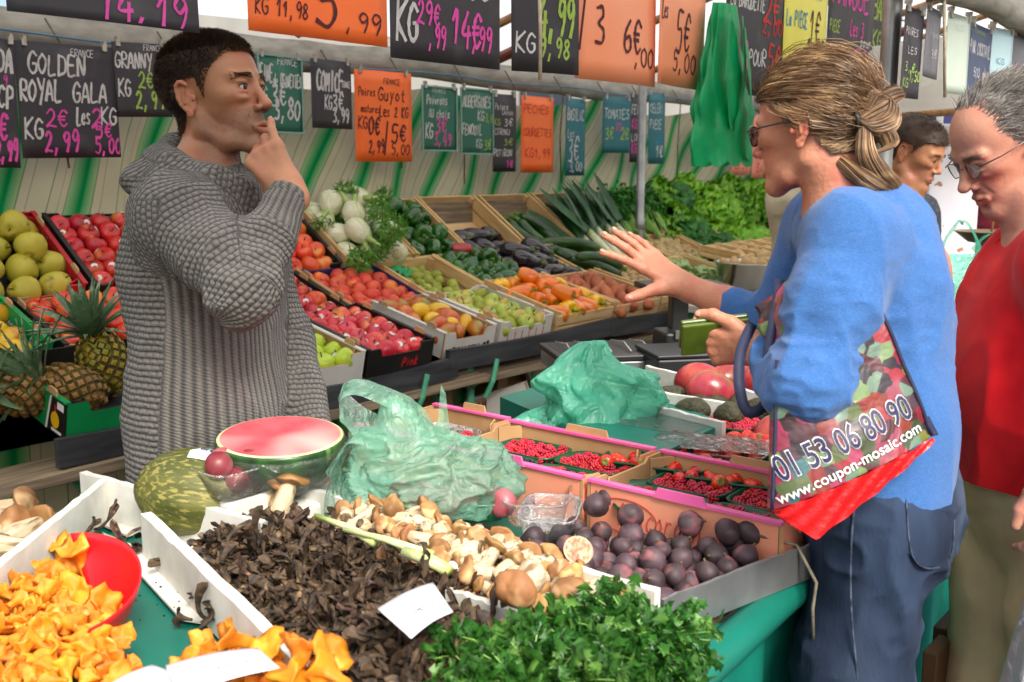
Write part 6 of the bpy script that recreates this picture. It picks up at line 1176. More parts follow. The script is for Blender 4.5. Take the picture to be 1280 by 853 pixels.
# parsley over the table corner
PB = 'leafy bunch of parsley spilling over the near corner of the table'
for i in range(34):
    x = 620+215*((i*0.618) % 1); y = 810+60*((i*.381) % 1)+(0 if x > 700 else 20); c = P(x, y, z=.91+.03*random.random())
    place('parsley', TRS(c, (random.uniform(-.6, .6), random.uniform(-.9, -.1), random.uniform(-PI, PI)), random.uniform(.5, .7)), PB, 'parsley bunches', 'parsley')
# blue crates under the narrow table, rubbish bag etc.
for q, (x, z) in enumerate(((2.62, .0), (2.62, .30))):
    t = thing('blue_crate', ['blue plastic lattice crate on the ground beside the khaki trousers', 'blue plastic lattice crate stacked on top of the lower one'][q], 'crate', (x, .42, z)); mb = MB(); M_bl = mat('blue_plastic', '#1f4a78', '#26588c', scale=5, rough=.4)
    for zz in (.01, .15, .28): 
        for cc, dd in (((0, -.15, zz), (.4, .01, .02)), ((0, .15, zz), (.4, .01, .02)), ((-.2, 0, zz), (.01, .3, .02)), ((.2, 0, zz), (.01, .3, .02))): mb.box(cc, dd)
    for i in range(11):
        for y in (-.15, .15): mb.box((-.2+.04*i, y, .145), (.008, .008, .28))
        for x_ in (-.2, .2): mb.box((x_, -.15+.03*i, .145), (.008, .008, .28))
    mb.box((0, 0, .005), (.4, .3, .006)); mb.build('lattice', M_bl, t)
mb = MB(); mb.box((2.05, .56, .3), (.10, .03, .6)); mb.box((2.2, .58, .3), (.14, .03, .6)); o = mb.build('wooden_board', mat('dark_board', '#4c321c', '#5e4026', scale=5, rough=.6), None); bevel(o, .004); tag(o, 'brown boards leaning under the table behind the woman\'s jeans', 'board')
# ================================================================ hanging bunch of green bags
t = thing('bag_bunch', 'bunch of bright green carrier bags hanging beside the orange price cards', 'bag bunch', P(905, 60, v=1.72))
mb = MB(); a = P(905, 10, v=1.72); b = P(905, 182, v=1.72); H_ = a[2]-b[2]; sc = (P(942, 100, v=1.72)-P(867, 100, v=1.72))[0]
def bb(a_, b_): 
    th_ = 2*PI*a_; z = (P(905, 60, v=1.72)[2]); w_ = sc/2*(.34+.5*min(1, b_*1.5)**1.2)*(1+.1*math.sin(th_*5+b_*5)+.05*math.sin(th_*11-b_*9)+.05*math.sin(b_*23+th_*2)); return (w_*math.cos(th_)+.03*b_*math.sin(3), .3*w_*math.sin(th_), .14-.52*b_-.02*abs(math.sin(th_*5))*(b_ > .9))
mb.grid(bb, 90, 24); mb.build('bag_film', M_bagd, t, True)
mb = MB(); strip_loop(mb, [(-.06, -.05, .10), (-.08, -.06, -.1), (-.03, -.06, -.28), (.04, -.06, -.1), (.03, -.05, .1)], [.02, .03, .03, .03, .02], (.9, .3, 0)); mb.build('handle_fold', M_bagd, t, True)
mb = MB(); strip_loop(mb, [(.05, -.05, .06), (.07, -.07, -.15), (.08, -.06, -.34), (.12, -.05, -.38)], [.03, .03, .035, .01], (.9, .3, 0)); mb.build('handle_fold', M_bagd, t, True)
def small_bag(x, y, tt, w, h, label, m):
    c = P(x, y, t=tt); t = thing('plastic_bag', label, 'bag', c, (0, 0, R(-45))); mb = MB()
    mb.grid(lambda a, b: (w/2*math.cos(2*PI*a)*(.75+.25*b)*(1+.08*math.sin(22*a)), w*.22*math.sin(2*PI*a)*(.6+.8*b), -h*b+.015*math.sin(a*31)*b), 50, 14); mb.build('bag_film', m, t, True)
    for sx in (-1, 1): mb = MB(); strip_loop(mb, [(sx*w*.42, 0, -.01), (sx*w*.34, 0, h*.22), (sx*w*.08, 0, h*.55), (-sx*w*.02, 0, h*.5)], [.03, .016, .012, .010], (.2, 1, 0)); mb.build('handle', m, t, True)
    return t
small_bag(1200, 318, 3.0, .15, .17, 'pale green carrier bag hanging behind the woman\'s back', M_bagt); small_bag(1237, 312, 3.9, .15, .10, 'bright green bag draped over the hanging scale pan', M_bagt)
c = P(1238, 290, t=4.0); t = thing('scale_pan', 'round brown hanging scale pan behind the old man', 'scale pan', c); mb = MB(); mb.lathe([(.001, -.05), (.08, -.04), (.13, 0), (.135, .003), (.125, .003), (.08, -.034), (.001, -.044)], 32); mb.build('pan', mat('worn_pan', '#6b5a48', '#86705a', scale=9, rough=.4, metal=.5), t, True); mb = MB(); mb.tube([(.02, 0, 0), (.05, 0, .2), (.06, 0, .42)], .005, 6); mb.build('rod', M_rafter, t, True)
# ================================================================ background at right
def back_panel(nm, x0, x1, y0, y1, tt, m, label, cat, lean=0, th=.02, parent=None):
    a = P((x0+x1)/2, y1, t=tt); s_ = tt/F*1.02; W = (x1-x0)*s_; H = (y1-y0)*s_; o = MB().quad([(-W/2, 0, 0), (W/2, 0, 0), (W/2+lean*s_, 0, H), (-W/2+lean*s_, 0, H)], th=th).build(nm, m); o.location = a; o.rotation_euler = (0, 0, PH-PI/2); tag(o, label, cat); return o
M_van = mat('blue_van_paint', '#3c3f88', '#4a4f9c', scale=2, rough=.3)
z0 = 0
def ground_panel(nm, x, w, h, tt, m, label, cat, zb=0, th=.06):
    a = P(x, 210, t=tt); o = MB().box((0, 0, h/2), (w, th, h)).build(nm, m); o.location = (a[0], a[1], zb); o.rotation_euler = (0, 0, PH-PI/2); tag(o, label, cat); bevel(o, .01, 2); return o
ground_panel('market_banner', 1150, .42, 1.55, 6.2, M_van, 'violet-blue cloth banner behind the dark-haired man', 'banner', .6)
ground_panel('market_banner', 1181, .16, 1.3, 6.6, mat('violet_cloth', '#5a58a0', '#6a68b0', scale=3, rough=.6), 'narrow lighter violet banner left of the white panel', 'banner', .6)
ground_panel('display_board', 1192, .26, .95, 5.2, mat('white_panel', '#dcdce8', '#e8e8f0', scale=3, rough=.5, c3='#a87858', s3=18, lo3=.68, hi3=.7), 'tall white panel with faint red marks between banner and old man', 'panel', .82)
ground_panel('grey_door', 1228, .45, 2.1, 8.5, mat('blue_grey_paint', '#6a7f98', '#7c90a8', scale=3, rough=.5), 'blue-grey door far behind the hanging scale pan', 'door')
a = P(1168, 250, t=5.6); mb = MB(); mb.lathe([(0, 0), (.018, 0), (.018, 2.2), (0, 2.2)], 14, (a[0], a[1], 0)); o = mb.build('white_pole', M_plast_w, None, True); tag(o, 'thin white pole next to the violet banner', 'pole')
a = P(1158, 142, t=3.8); d_ = (P(1290, 126, t=4.2)-P(1115, 146, t=3.6)); mb = MB(); mb.tube([P(1112, 147, t=3.6), P(1200, 139, t=4.0), P(1300, 130, t=4.4)], .014, 10); o = mb.build('wooden_bar', M_rafter, None, True); tag(o, 'wooden bar under the white canvas valance at upper right', 'bar')
mb = MB(); A_ = [P(1085, 60, t=4.6), P(1300, 30, t=5.4), P(1300, 128, t=5.0), P(1200, 138, t=4.6), P(1085, 148, t=4.2)]; mb.quad(A_, th=.006); o = mb.build('canvas_valance', M_roof); tag(o, 'white canvas valance hanging above the dark-haired man', 'canvas')
# neighbouring stall, far facade and vans behind everything
t = thing('far_stall', 'neighbouring market stall with a white awning beyond the end of the display', 'stall', (9.5, 1.5, 0)); mb = MB(); mb.quad([(-1.5, -2.5, 2.3), (1.5, -2.5, 2.6), (1.5, 3.5, 2.6), (-1.5, 3.5, 2.3)], th=.02); mb.build('awning', M_roof, t); mb = MB(); mb.box((1.2, .5, 1.2), (.04, 6, 2.4)); mb.build('back_cloth', mat('pale_cloth', '#c8c8c8', '#d8d8d6', scale=2, rough=.7, transl=.3), t); mb = MB(); mb.box((-.2, .5, .45), (1.2, 5, .9)); mb.build('counter', M_teal, t)
for y in (-2.4, .5, 3.4): mb = MB(); mb.box((-1.45, y, 1.15), (.04, .04, 2.3)); mb.build('post', M_steel, t)
mb = MB(); mb.box((16, 4, 4), (.6, 40, 8)); o = mb.build('far_facade', mat('pale_facade', '#b8b4aa', '#c6c2b8', scale=1, rough=.8)); tag(o, 'pale stone facade across the street behind the market', 'building')
for i in range(7):
    for k_ in range(2): mb = MB(); mb.box((15.69, -8+4*i, 2.2+3*k_), (.04, 1.2, 1.7)); mb.build('window', mat('window_glass', '#3c444c', '#4a545c', scale=1, rough=.1), o)
# ================================================================ implicit surfaces for the people
import time as _t; _T0 = _t.time()
class SDF:
    def __init__(s): s.p = []
    def cone(s, a, b, ra, rb, k=.02, op=1, tag=0): s.p.append(('c', np.array(a, float), np.array(b, float), ra, rb, k, op, tag)); return s
    def ell(s, c, r, A=None, k=.02, op=1, tag=0): s.p.append(('e', np.array(c, float), np.array(r, float), np.eye(3) if A is None else np.array(A, float), 0, k, op, tag)); return s
    def chain(s, pts, rs, k=.02, op=1, tag=0):
        for i in range(len(pts)-1): s.cone(pts[i], pts[i+1], rs[i], rs[i+1], k, op, tag)
        return s
    @staticmethod
    def one(q, p):
        if q[0] == 'c':
            a, b = q[1], q[2]; ab = b-a; t = np.clip(((p-a)@ab)/(ab@ab+1e-12), 0, 1); return np.linalg.norm(p-a-t[:, None]*ab, axis=1)-(q[3]+(q[4]-q[3])*t)
        l = (p-q[1])@q[3]; k0 = np.linalg.norm(l/q[2], axis=1); k1 = np.linalg.norm(l/(q[2]**2), axis=1)+1e-9; return k0*(k0-1)/k1
    def bound(s, q):
        if q[0] == 'c': return (q[1]+q[2])/2, np.linalg.norm(q[1]-q[2])/2+max(q[3], q[4])
        return q[1], max(q[2])
    def ev(s, p, far=.1):
        lo, hi = p.min(0), p.max(0); d = np.full(len(p), 1.)
        if getattr(s, 'nb', 0) != len(s.p): bb = [s.bound(q) for q in s.p]; s.bc = np.array([b[0] for b in bb]); s.br = np.array([b[1] for b in bb]); s.nb = len(s.p)
        g = np.linalg.norm(np.maximum(0, np.maximum(lo-s.bc, s.bc-hi)), axis=1)
        for qi in np.nonzero(g <= s.br+far)[0]:
            q = s.p[qi]
            e = s.one(q, p); k = q[5]
            if q[6] > 0: h = np.maximum(k-np.abs(d-e), 0)/k; d = np.minimum(d, e)-h*h*k*.25
            else: h = np.maximum(k-np.abs(-d-e), 0)/k; d = np.maximum(d, -e)+h*h*k*.25
        return d
    def mesh(s, h, fine=None, clip=None, disp=None):
        """surface nets over the cells near the surface; fine(p)->bool keeps cells"""
        los, his = [], []
        for q in s.p:
            if q[6] < 0: continue
            c, r = s.bound(q); los.append(c-r); his.append(c+r)
        lo = np.min(los, 0)-.03; hi = np.max(his, 0)+.03; B = 8; n = np.ceil((hi-lo)/(h*B)).astype(int)*B
        f = lambda P_: s.ev(P_, .045) if disp is None else s.ev(P_, .045)+disp(P_)
        D = np.full(n+1, 1., np.float32); nb = n//B; g = np.stack(np.meshgrid(*[np.arange(x) for x in nb], indexing='ij'), -1).reshape(-1, 3); cen = lo+(g*B+B/2)*h
        rad = h*B*.87; keep = np.zeros(len(g), bool); dv = np.zeros(len(g))
        for i in range(0, len(g), 64):
            e = s.ev(cen[i:i+64], far=.12); dv[i:i+64] = e; keep[i:i+64] = np.abs(e) < rad*1.03+(.012 if disp else .003)
        o = np.stack(np.meshgrid(*[np.arange(B+1)]*3, indexing='ij'), -1).reshape(-1, 3)
        for bi in np.nonzero(~keep)[0]:
            if dv[bi] < 0: a = g[bi]*B; D[a[0]:a[0]+B+1, a[1]:a[1]+B+1, a[2]:a[2]+B+1] = -1
        for bi in np.nonzero(keep)[0]:
            a = g[bi]*B; idx = a+o; v = f(lo+idx*h); D[a[0]:a[0]+B+1, a[1]:a[1]+B+1, a[2]:a[2]+B+1] = v.reshape(B+1, B+1, B+1)
        if clip is not None: pass
        I = D < 0; c = I[:-1, :-1, :-1].astype(np.int8)
        cnt = sum(I[i:n[0]+i, j:n[1]+j, k:n[2]+k].astype(np.int8) for i in (0, 1) for j in (0, 1) for k in (0, 1)); act = (cnt > 0) & (cnt < 8)
        A = np.argwhere(act); idm = np.full(n, -1, np.int64); idm[act] = np.arange(len(A)); acc = np.zeros((len(A), 3)); w = np.zeros(len(A))
        cor = np.array([(i, j, k) for i in (0, 1) for j in (0, 1) for k in (0, 1)])
        val = {tuple(q): D[A[:, 0]+q[0], A[:, 1]+q[1], A[:, 2]+q[2]] for q in cor}
        for q in cor:
            for ax in range(3):
                if q[ax]: continue
                r = q.copy(); r[ax] = 1; v0, v1 = val[tuple(q)], val[tuple(r)]; m = (v0 < 0) != (v1 < 0); t = np.where(m, v0/(v0-v1+1e-12), 0); pt = q+np.outer(t, np.eye(3)[ax]); acc += pt*m[:, None]; w += m
        vv = lo+(A+acc/w[:, None])*h; F_ = []
        for ax in range(3):
            b1, b2 = (ax+1) % 3, (ax+2) % 3; sl0 = [slice(None)]*3; sl1 = [slice(None)]*3; sl0[ax] = slice(0, -1); sl1[ax] = slice(1, None)
            ch = I[tuple(sl0)] != I[tuple(sl1)]; E_ = np.argwhere(ch); E_ = E_[(E_[:, b1] > 0) & (E_[:, b2] > 0) & (E_[:, b1] < n[b1]) & (E_[:, b2] < n[b2])]
            e1 = np.eye(3, dtype=int)[b1]; e2 = np.eye(3, dtype=int)[b2]; q = [idm[tuple((E_-x).T)] for x in (0*e1, e1, e1+e2, e2)]; q = np.stack(q, 1)
            ins = I[tuple(E_.T)]; q[~ins] = q[~ins][:, ::-1]; F_.append(q)
        F_ = np.vstack(F_); F_ = F_[(F_ >= 0).all(1)]
        return vv, F_
def submesh(v, f, keepv):
    kf = keepv[f].all(1); f = f[kf]; u, inv = np.unique(f, return_inverse=True); return v[u], inv.reshape(f.shape), u
def refine(v, f, sdf, centres, levels=1):
    """split the faces near the given centres into four and pull the new points onto the implicit surface"""
    import bmesh
    def project(p, n=3):
        for _ in range(n):
            for i in range(0, len(p), 3000):
                q = p[i:i+3000]; e = 6e-4; d = sdf.ev(q, .045); g = np.stack([sdf.ev(q+np.eye(3)[a]*e, .045)-d for a in range(3)], 1)/e; l2 = (g**2).sum(1)[:, None]+1e-6; p[i:i+3000] = q-np.clip(d[:, None]*g/l2, -.003, .003)
        return p
    me = bpy.data.meshes.new('t'); me.from_pydata(v.tolist(), [], f.tolist()); bm = bmesh.new(); bm.from_mesh(me); bpy.data.meshes.remove(me)
    for _ in range(levels):
        co = np.array([x.co[:] for x in bm.verts]); mk = np.zeros(len(co), bool)
        for c, r in centres: mk |= np.linalg.norm(co-c, axis=1) < r
        bm.verts.ensure_lookup_table(); fs = [q for q in bm.faces if all(mk[x.index] for x in q.verts)]; es = list({e for q in fs for e in q.edges}); bmesh.ops.subdivide_edges(bm, edges=es, cuts=1, use_grid_fill=True); bm.verts.index_update()
    bmesh.ops.triangulate(bm, faces=[q for q in bm.faces if len(q.verts) > 4]); bm.verts.ensure_lookup_table()
    co = np.array([x.co[:] for x in bm.verts]); mk = np.zeros(len(co), bool)
    for c, r in centres: mk |= np.linalg.norm(co-c, axis=1) < r*.98
    order = np.argsort(co[mk][:, 2]); pj = co[mk][order]; pj = project(pj); tmp = np.empty_like(pj); tmp[order] = pj; co[mk] = tmp
    F_ = [[x.index for x in q.verts] for q in bm.faces]; bm.free(); F4 = np.array([q if len(q) == 4 else q+[q[2]] for q in F_]); return co, F4
def to_obj(name, v, f, m, parent=None, attr=None):
    k = f.shape[1]; tri = (f[:, 2] == f[:, 3]) if k == 4 else np.zeros(len(f), bool); tot = np.where(tri, 3, k).astype(np.int32); keepm = np.ones(f.shape, bool)
    if k == 4: keepm[:, 3] = ~tri
    me = bpy.data.meshes.new(name); me.vertices.add(len(v)); me.vertices.foreach_set('co', v.astype(np.float32).ravel()); li = f[keepm]; me.loops.add(len(li)); me.loops.foreach_set('vertex_index', li.astype(np.int32))
    me.polygons.add(len(f)); me.polygons.foreach_set('loop_start', (np.cumsum(tot)-tot).astype(np.int32)); me.polygons.foreach_set('loop_total', tot); me.polygons.foreach_set('use_smooth', np.ones(len(f), bool))
    me.update(calc_edges=True)
    for m_ in (m if isinstance(m, (list, tuple)) else [m]): me.materials.append(m_)
    for an, (ty, da) in (attr or {}).items():
        at = me.attributes.new(an, ty, 'POINT'); at.data.foreach_set('color' if ty == 'FLOAT_COLOR' else 'vector', da.astype(np.float32).ravel())
    return link(name, me, parent)
def normals(v, f):
    n = np.zeros_like(v); a = np.cross(v[f[:, 2]]-v[f[:, 0]], v[f[:, 3]]-v[f[:, 1]]) if f.shape[1] == 4 else np.cross(v[f[:, 1]]-v[f[:, 0]], v[f[:, 2]]-v[f[:, 0]])
    for i in range(f.shape[1]): np.add.at(n, f[:, i], a)
    return n/(np.linalg.norm(n, axis=1)[:, None]+1e-12)
def unit_rows(a): return a/(np.linalg.norm(a, axis=1)[:, None]+1e-9)
def unit(a): a = np.array(a, float); return a/np.linalg.norm(a)
def frame(fwd, up=(0, 0, 1)):
    f = unit(fwd); l = unit(np.cross(up, f)); u = np.cross(f, l); return np.stack([f, l, u], 1)   # columns forward, left, up
def headrot(yawdir, pitch=0, roll=0):
    A = frame([yawdir[0], yawdir[1], 0]); return A@np.array(Euler((R(roll), R(pitch), 0)).to_matrix())   # +pitch looks down
def head_prims(s, c, A, S, nose=1., jaw=1., thin=1., open_=0, lz=1.):
    T = lambda p: c+A@(np.array([p[0], p[1], p[2]*(lz if p[2] < 0 else 1)])*S)
    E = lambda p, r, k=.02, op=1, rot=None: s.ell(T(p), np.array(r)*S, A if rot is None else A@rot, k*S, op)
    Cn = lambda a, b, ra, rb, k=.02, op=1: s.cone(T(a), T(b), ra*S, rb*S, k*S, op)
    E((-.016, 0, .036), (.093, .075, .080), .03); E((.03, 0, .028), (.058, .062, .066), .03); E((.030, 0, -.035), (.054, .049*thin, .062), .04)
    for y in (-1, 1):
        Cn((-.012, y*.055*jaw, -.030), (-.004, y*.054*jaw, -.058), .013, .012, .02); Cn((-.004, y*.054*jaw, -.058), (.036, y*.040*jaw, -.084), .0125, .012, .02); Cn((.036, y*.040*jaw, -.084), (.074, y*.012, -.098), .012, .014, .02)
        E((.060, y*.041, -.012), (.020, .016, .013), .022)                                 # cheekbones
        Cn((.087, y*.014, .0175), (.076, y*.046, .0185), .0088, .0080, .014)                 # brow
    E((.062, 0, -.058), (.030, .034, .032), .025); E((.078, 0, -.099), (.016, .020, .016), .016)  # mouth area, chin
    for y in (-1, 1): E((.098, y*.031, .001), (.016, .018, .0125), .012, -1)               # sockets
    for y in (-1, 1):                                                                      # eyelids
        E((.0735, y*.031, .0005), (.0140, .0155, .0120), .005); E((.0775, y*.031, .0078), (.0142, .0170, .0062), .0025); E((.0765, y*.031, -.0094), (.0140, .0160, .0056), .003)
        E((.0800, y*.031, -.0195), (.010, .014, .006), .008)
    Cn((.086, 0, .012), (.1055, 0, -.026), .0068, .0080*nose, .010); E((.1065+.006*(nose-1), 0, -.0325), (.0115*nose, .0100*nose, .0088*nose), .006)
    for y in (-1, 1): E((.0965, y*.0128*nose, -.0370), (.0100, .0062, .0066), .005); E((.1020, y*.0066, -.0450), (.0055, .0036, .0045), .002, -1); Cn((.092, y*.021, -.038), (.083, y*.034, -.062), .0026, .0016, .006, -1)
    Cn((.0975, 0, -.045), (.0985, 0, -.058), .0022, .0024, .006, -1)
    Cn((.0885, -.021, -.0655), (.0955, -.007, -.0620), .0036, .0052, .006); Cn((.0955, -.007, -.0620), (.0955, .007, -.0620), .0052, .0052, .004); Cn((.0955, .007, -.0620), (.0885, .021, -.0655), .0052, .0036, .006)
    Cn((.0885, -.018, -.0700), (.0940, 0, -.0745), .0040, .0064, .006); Cn((.0940, 0, -.0745), (.0885, .018, -.0700), .0064, .0040, .006); E((.096, 0, -.087), (.008, .014, .004), .008, -1)
    E((.101, 0, -.0680), (.011, .0225, .0009+.006*open_), .0022, -1)                        # mouth line
    for y in (-1, 1):
        ro = np.array(Euler((0, R(-14), R(y*-24))).to_matrix()); E((-.010, y*.0765, -.010), (.0150, .0060, .027), .006, 1, ro)
        ring = [(-.004+.0165*math.cos(a)-.004, y*(.083+.003*math.cos(a*.5)), -.006+.0265*math.sin(a)*(1.0 if a < PI else .9)) for a in np.linspace(.8, 4.6, 9)]
        for q in range(8): Cn((ring[q][0]-(ring[q][2]+.006)*.22, ring[q][1], ring[q][2]), (ring[q+1][0]-(ring[q+1][2]+.006)*.22, ring[q+1][1], ring[q+1][2]), .0036, .0036, .003)
        Cn((-.009, y*.083, .008), (-.012, y*.084, -.016), .0030, .0028, .003); E((-.003, y*.086, -.008), (.0062, .0070, .0105), .002, -1, ro); E((.006, y*.079, -.010), (.004, .004, .006), .004); E((-.006, y*.080, -.034), (.0075, .0048, .0085), .004)
    return T
def hand_prims(s, W, X, Y, S, right, curls, spread=(8, 2, -4, -11), thumb=((35, 25), 20, 15), k=.006):
    """W wrist, X towards the fingers, Y towards the thumb"""
    X = unit(X); Y = unit(np.array(Y)-X*np.dot(X, Y)); Z = np.cross(X, Y)*(1 if right else -1); T = lambda x, y, z: W+(X*x+Y*y+Z*z)*S; tips = []
    s.chain([T(-.02, 0, 0), T(.02, 0, 0)], [.025*S, .024*S], .015)
    for y, x1 in ((.028, .085), (.010, .090), (-.010, .086), (-.027, .078)): s.cone(T(.012, y*.55, 0), T(x1, y, 0), .0135*S, .0108*S, .012*S)
    for i, (y, x1, L, r) in enumerate(((.029, .086, (.042, .026, .021), .0093), (.0098, .091, (.046, .030, .022), .0096), (-.010, .087, (.042, .028, .022), .0090), (-.0285, .078, (.033, .021, .019), .0079))):
        p = T(x1, y, 0); a = 0; sp = R(spread[i]); d0 = X*math.cos(sp)+Y*math.sin(sp); rr = r
        for j in range(3):
            a += R(curls[i][j]); d = d0*math.cos(a)-Z*math.sin(a); q = p+d*L[j]*S; s.cone(p, q, rr*S*(1.04 if j else 1.05), rr*S*(.92 if j < 2 else .80), (.010 if j == 0 else .004)*S); p = q; rr *= .93
        tips.append((p, d, Z*math.cos(a)+d0*math.sin(a), rr))
    (ta, td), c1, c2 = thumb; ta, td = R(ta), R(td); d = X*math.cos(ta)*math.cos(td)+Y*math.sin(ta)*math.cos(td)-Z*math.sin(td); p0 = T(.014, .018, -.006); p1 = p0+d*.046*S
    s.cone(p0, p1, .0165*S, .0125*S, .014*S); ax = X-Y*.35; d2 = unit(d*math.cos(R(c1))+unit(ax-d*np.dot(ax, d))*math.sin(R(c1))); p2 = p1+d2*.034*S; s.cone(p1, p2, .0118*S, .0108*S, .005*S)
    d3 = unit(d2*math.cos(R(c2))+unit(ax-d2*np.dot(ax, d2))*math.sin(R(c2))); p3 = p2+d3*.026*S; s.cone(p2, p3, .0112*S, .0088*S, .005*S); tips.append((p3, d3, unit(np.cross(d3, np.cross(Z+Y*.6, d3))), .0095)); return tips
def nails(tips, S, parent):
    m = mat('fingernail', '#b88470', '#c49484', scale=40, rough=.35, coat=.15)
    for p, d, n, r in tips:
        x = unit(d); z = unit(n-x*np.dot(n, x)); M = np.stack([x, np.cross(z, x), z], 1); mb = MB(); mb.blob(sphere_fn(.0062*S, .0050*S, .0016*S), 12, 6); mb.v = [mb.v[0]@M.T+p-x*.0005*S+z*(r*.86*S)]; mb.build('fingernail', m, parent, True)
def skin_mat(name, base, dark, red, rough=.5, bump=.15, spots=None):
    m = mat(name, base, dark, scale=18, rough=rough, sss=.12, lo=.35, hi=.8, bump=bump*1.6, bscale=120, c3=red, s3=16, lo3=.5, hi3=.8); nt = m.node_tree; b = bsdf(m); L = nt.links.new
    src = b.inputs['Base Color'].links[0].from_socket; at = N(nt, 'ShaderNodeAttribute'); at.attribute_name = 'tint'; mx = N(nt, 'ShaderNodeMix', data_type='RGBA', blend_type='MULTIPLY'); mx.inputs[0].default_value = 1
    L(src, mx.inputs[6]); L(at.outputs['Color'], mx.inputs[7]); L(mx.outputs[2], b.inputs['Base Color']); return m
def gauss(v, c, r): return np.exp(-(((v-np.array(c))/np.array(r))**2).sum(1))
def face_tint(v, T0, A, S, stubble=0, lips=(.80, .50, .48), brows=None, cheek=.1, lz=1.):
    l = (v-T0)@A/S; l[:, 2] = np.where(l[:, 2] < 0, l[:, 2]/lz, l[:, 2]); t = np.ones((len(v), 4)); inhead = (l[:, 2] > -.13) & (np.abs(l[:, 1]) < .1) & (np.abs(l[:, 0]) < .14)
    def mul(w, c): 
        for i in range(3): t[:, i] *= 1-w*(1-c[i])*1.
    lipw = np.clip(gauss(l, (.094, 0, -.0685), (.013, .021, .0085))*1.7-.25, 0, 1)*inhead; mul(lipw, lips)
    ck = (gauss(l, (.07, .04, -.025), (.03, .024, .022))+gauss(l, (.07, -.04, -.025), (.03, .024, .022))+gauss(l, (.108, 0, -.034), (.014, .016, .014)))*inhead; mul(np.clip(ck, 0, 1)*cheek*2, (1., .72, .68))
    for y in (-1, 1): mul(np.clip(gauss(l, (.09, y*.030, .0205), (.025, .019, .0038))*1.3, 0, 1)*(.75 if stubble else .25)*inhead, (.30, .24, .22))
    ear = (np.abs(l[:, 1]) > .072)*inhead; mul(ear*.5, (1., .72, .68))
    if stubble:
        st = ((l[:, 2] < -.030) & (l[:, 2] > -.125) & (l[:, 0] > -.02))*inhead*np.clip((-.028-l[:, 2])/.02, 0, 1)*np.clip((l[:, 0]+.02)/.02, 0, 1)*(1-lipw); mul(st*stubble, (.55, .56, .60))
        mul(np.clip(gauss(l, (.09, 0, -.053), (.03, .030, .009))*1.2, 0, 1)*stubble*.6*inhead*(1-lipw), (.5, .5, .54))
    return t
def strands(name, roots, dirs, n_seg, length, width, m, parent, flow, curl=.0, seed=0):
    """roots Nx3, flow(p, dir, f) -> next direction"""
    rs = np.random.default_rng(seed); k = n_seg+1; N_ = len(roots); P_ = np.zeros((N_, k, 3)); P_[:, 0] = roots; d = dirs.copy(); L_ = length*rs.uniform(.7, 1.15, N_)
    for i in range(1, k): d = flow(P_[:, i-1], d, i/n_seg); d /= np.linalg.norm(d, axis=1)[:, None]+1e-9; P_[:, i] = P_[:, i-1]+d*(L_/n_seg)[:, None]
    return ribbons(name, P_, width, m, parent, rs)
def ribbons(name, P_, width, m, parent, rs):
    N_, k, _ = P_.shape; view = unit(CAM-P_.mean((0, 1))); T = np.gradient(P_, axis=1); sd = np.cross(T, rs.normal(size=(N_, 1, 3))*.5+view); sd /= np.linalg.norm(sd, axis=2)[:, :, None]+1e-9
    w = width*np.linspace(1, .25, k)[None, :, None]; v = np.concatenate([P_-sd*w, P_+sd*w], 1).reshape(-1, 3); b = np.arange(N_)[:, None]*2*k; j = np.arange(k-1)[None]; f = np.stack([b+j, b+j+1, b+k+j+1, b+k+j], -1).reshape(-1, 4)
    tn = np.repeat(rs.uniform(.45, 1.35, N_), 2*k); tn = np.stack([tn, tn, tn, tn*0+1], 1); return to_obj(name, v, f, m, parent, {'tint': ('FLOAT_COLOR', tn)})
def hair_mat(name, c1, c2, c3=None, rough=.45):
    m = mat(name, c1, c2, scale=9, stretch=(1, 1, 3), rough=rough, c3=c3, s3=14, lo3=.5, hi3=.8, spec=.4, lo=.3, hi=.7); nt = m.node_tree
    b = bsdf(m)
    if not any(n.type == 'ATTRIBUTE' for n in nt.nodes) and 'under' not in name:
        src = b.inputs['Base Color'].links[0].from_socket; at = N(nt, 'ShaderNodeAttribute'); at.attribute_name = 'tint'; mx = N(nt, 'ShaderNodeMix', data_type='RGBA', blend_type='MULTIPLY'); mx.inputs[0].default_value = 1; nt.links.new(src, mx.inputs[6]); nt.links.new(at.outputs['Color'], mx.inputs[7]); nt.links.new(mx.outputs[2], b.inputs['Base Color'])
    return m
def eyes(parent, T, A, S, iris='#2c1a0e', closed=0):
    mw = mat('eye_white', '#d8cfc8', rough=.2, coat=.4); mi = mat('iris'+iris, iris, rough=.3, coat=.15); ml = mat('lashes', '#17100c', rough=.7)
    for y in (-1, 1):
        mb = MB(); mb.blob(sphere_fn(.0122*S, .0122*S, .0105*S), 16, 12); v = mb.v[0]@A.T+T((.0775, y*.031, .0005)); mb.v = [v]; e = mb.build('eye', mw, parent, True)
        mb = MB(); c = T((.0884, y*.031-.001*y, -.001)); mb.blob(sphere_fn(.0026*S, .0064*S, .0060*S), 14, 8); mb.v = [mb.v[0]@A.T+c]; mb.build('iris', mi, e, True)
        mb = MB(); pts = [T((.0905-.35*abs(q)**2*.02, y*.031+q*.0150, .0030-.0035*abs(q)**2)) for q in np.linspace(-1, 1, 9)]; mb.tube(pts, [.0006*S, .0012*S, .0014*S, .0014*S, .0014*S, .0014*S, .0014*S, .0012*S, .0006*S], 6); mb.build('lash_line', ml, e, True)
def onto(sdf, p):
    for _ in range(5):
        e = 6e-4; d = sdf.ev(p, .05); g = np.stack([sdf.ev(p+np.eye(3)[a]*e, .05)-d for a in range(3)], 1)/e; p = p-np.clip(d, -.006, .006)[:, None]*g/((g**2).sum(1)[:, None]+1e-6)
    return p
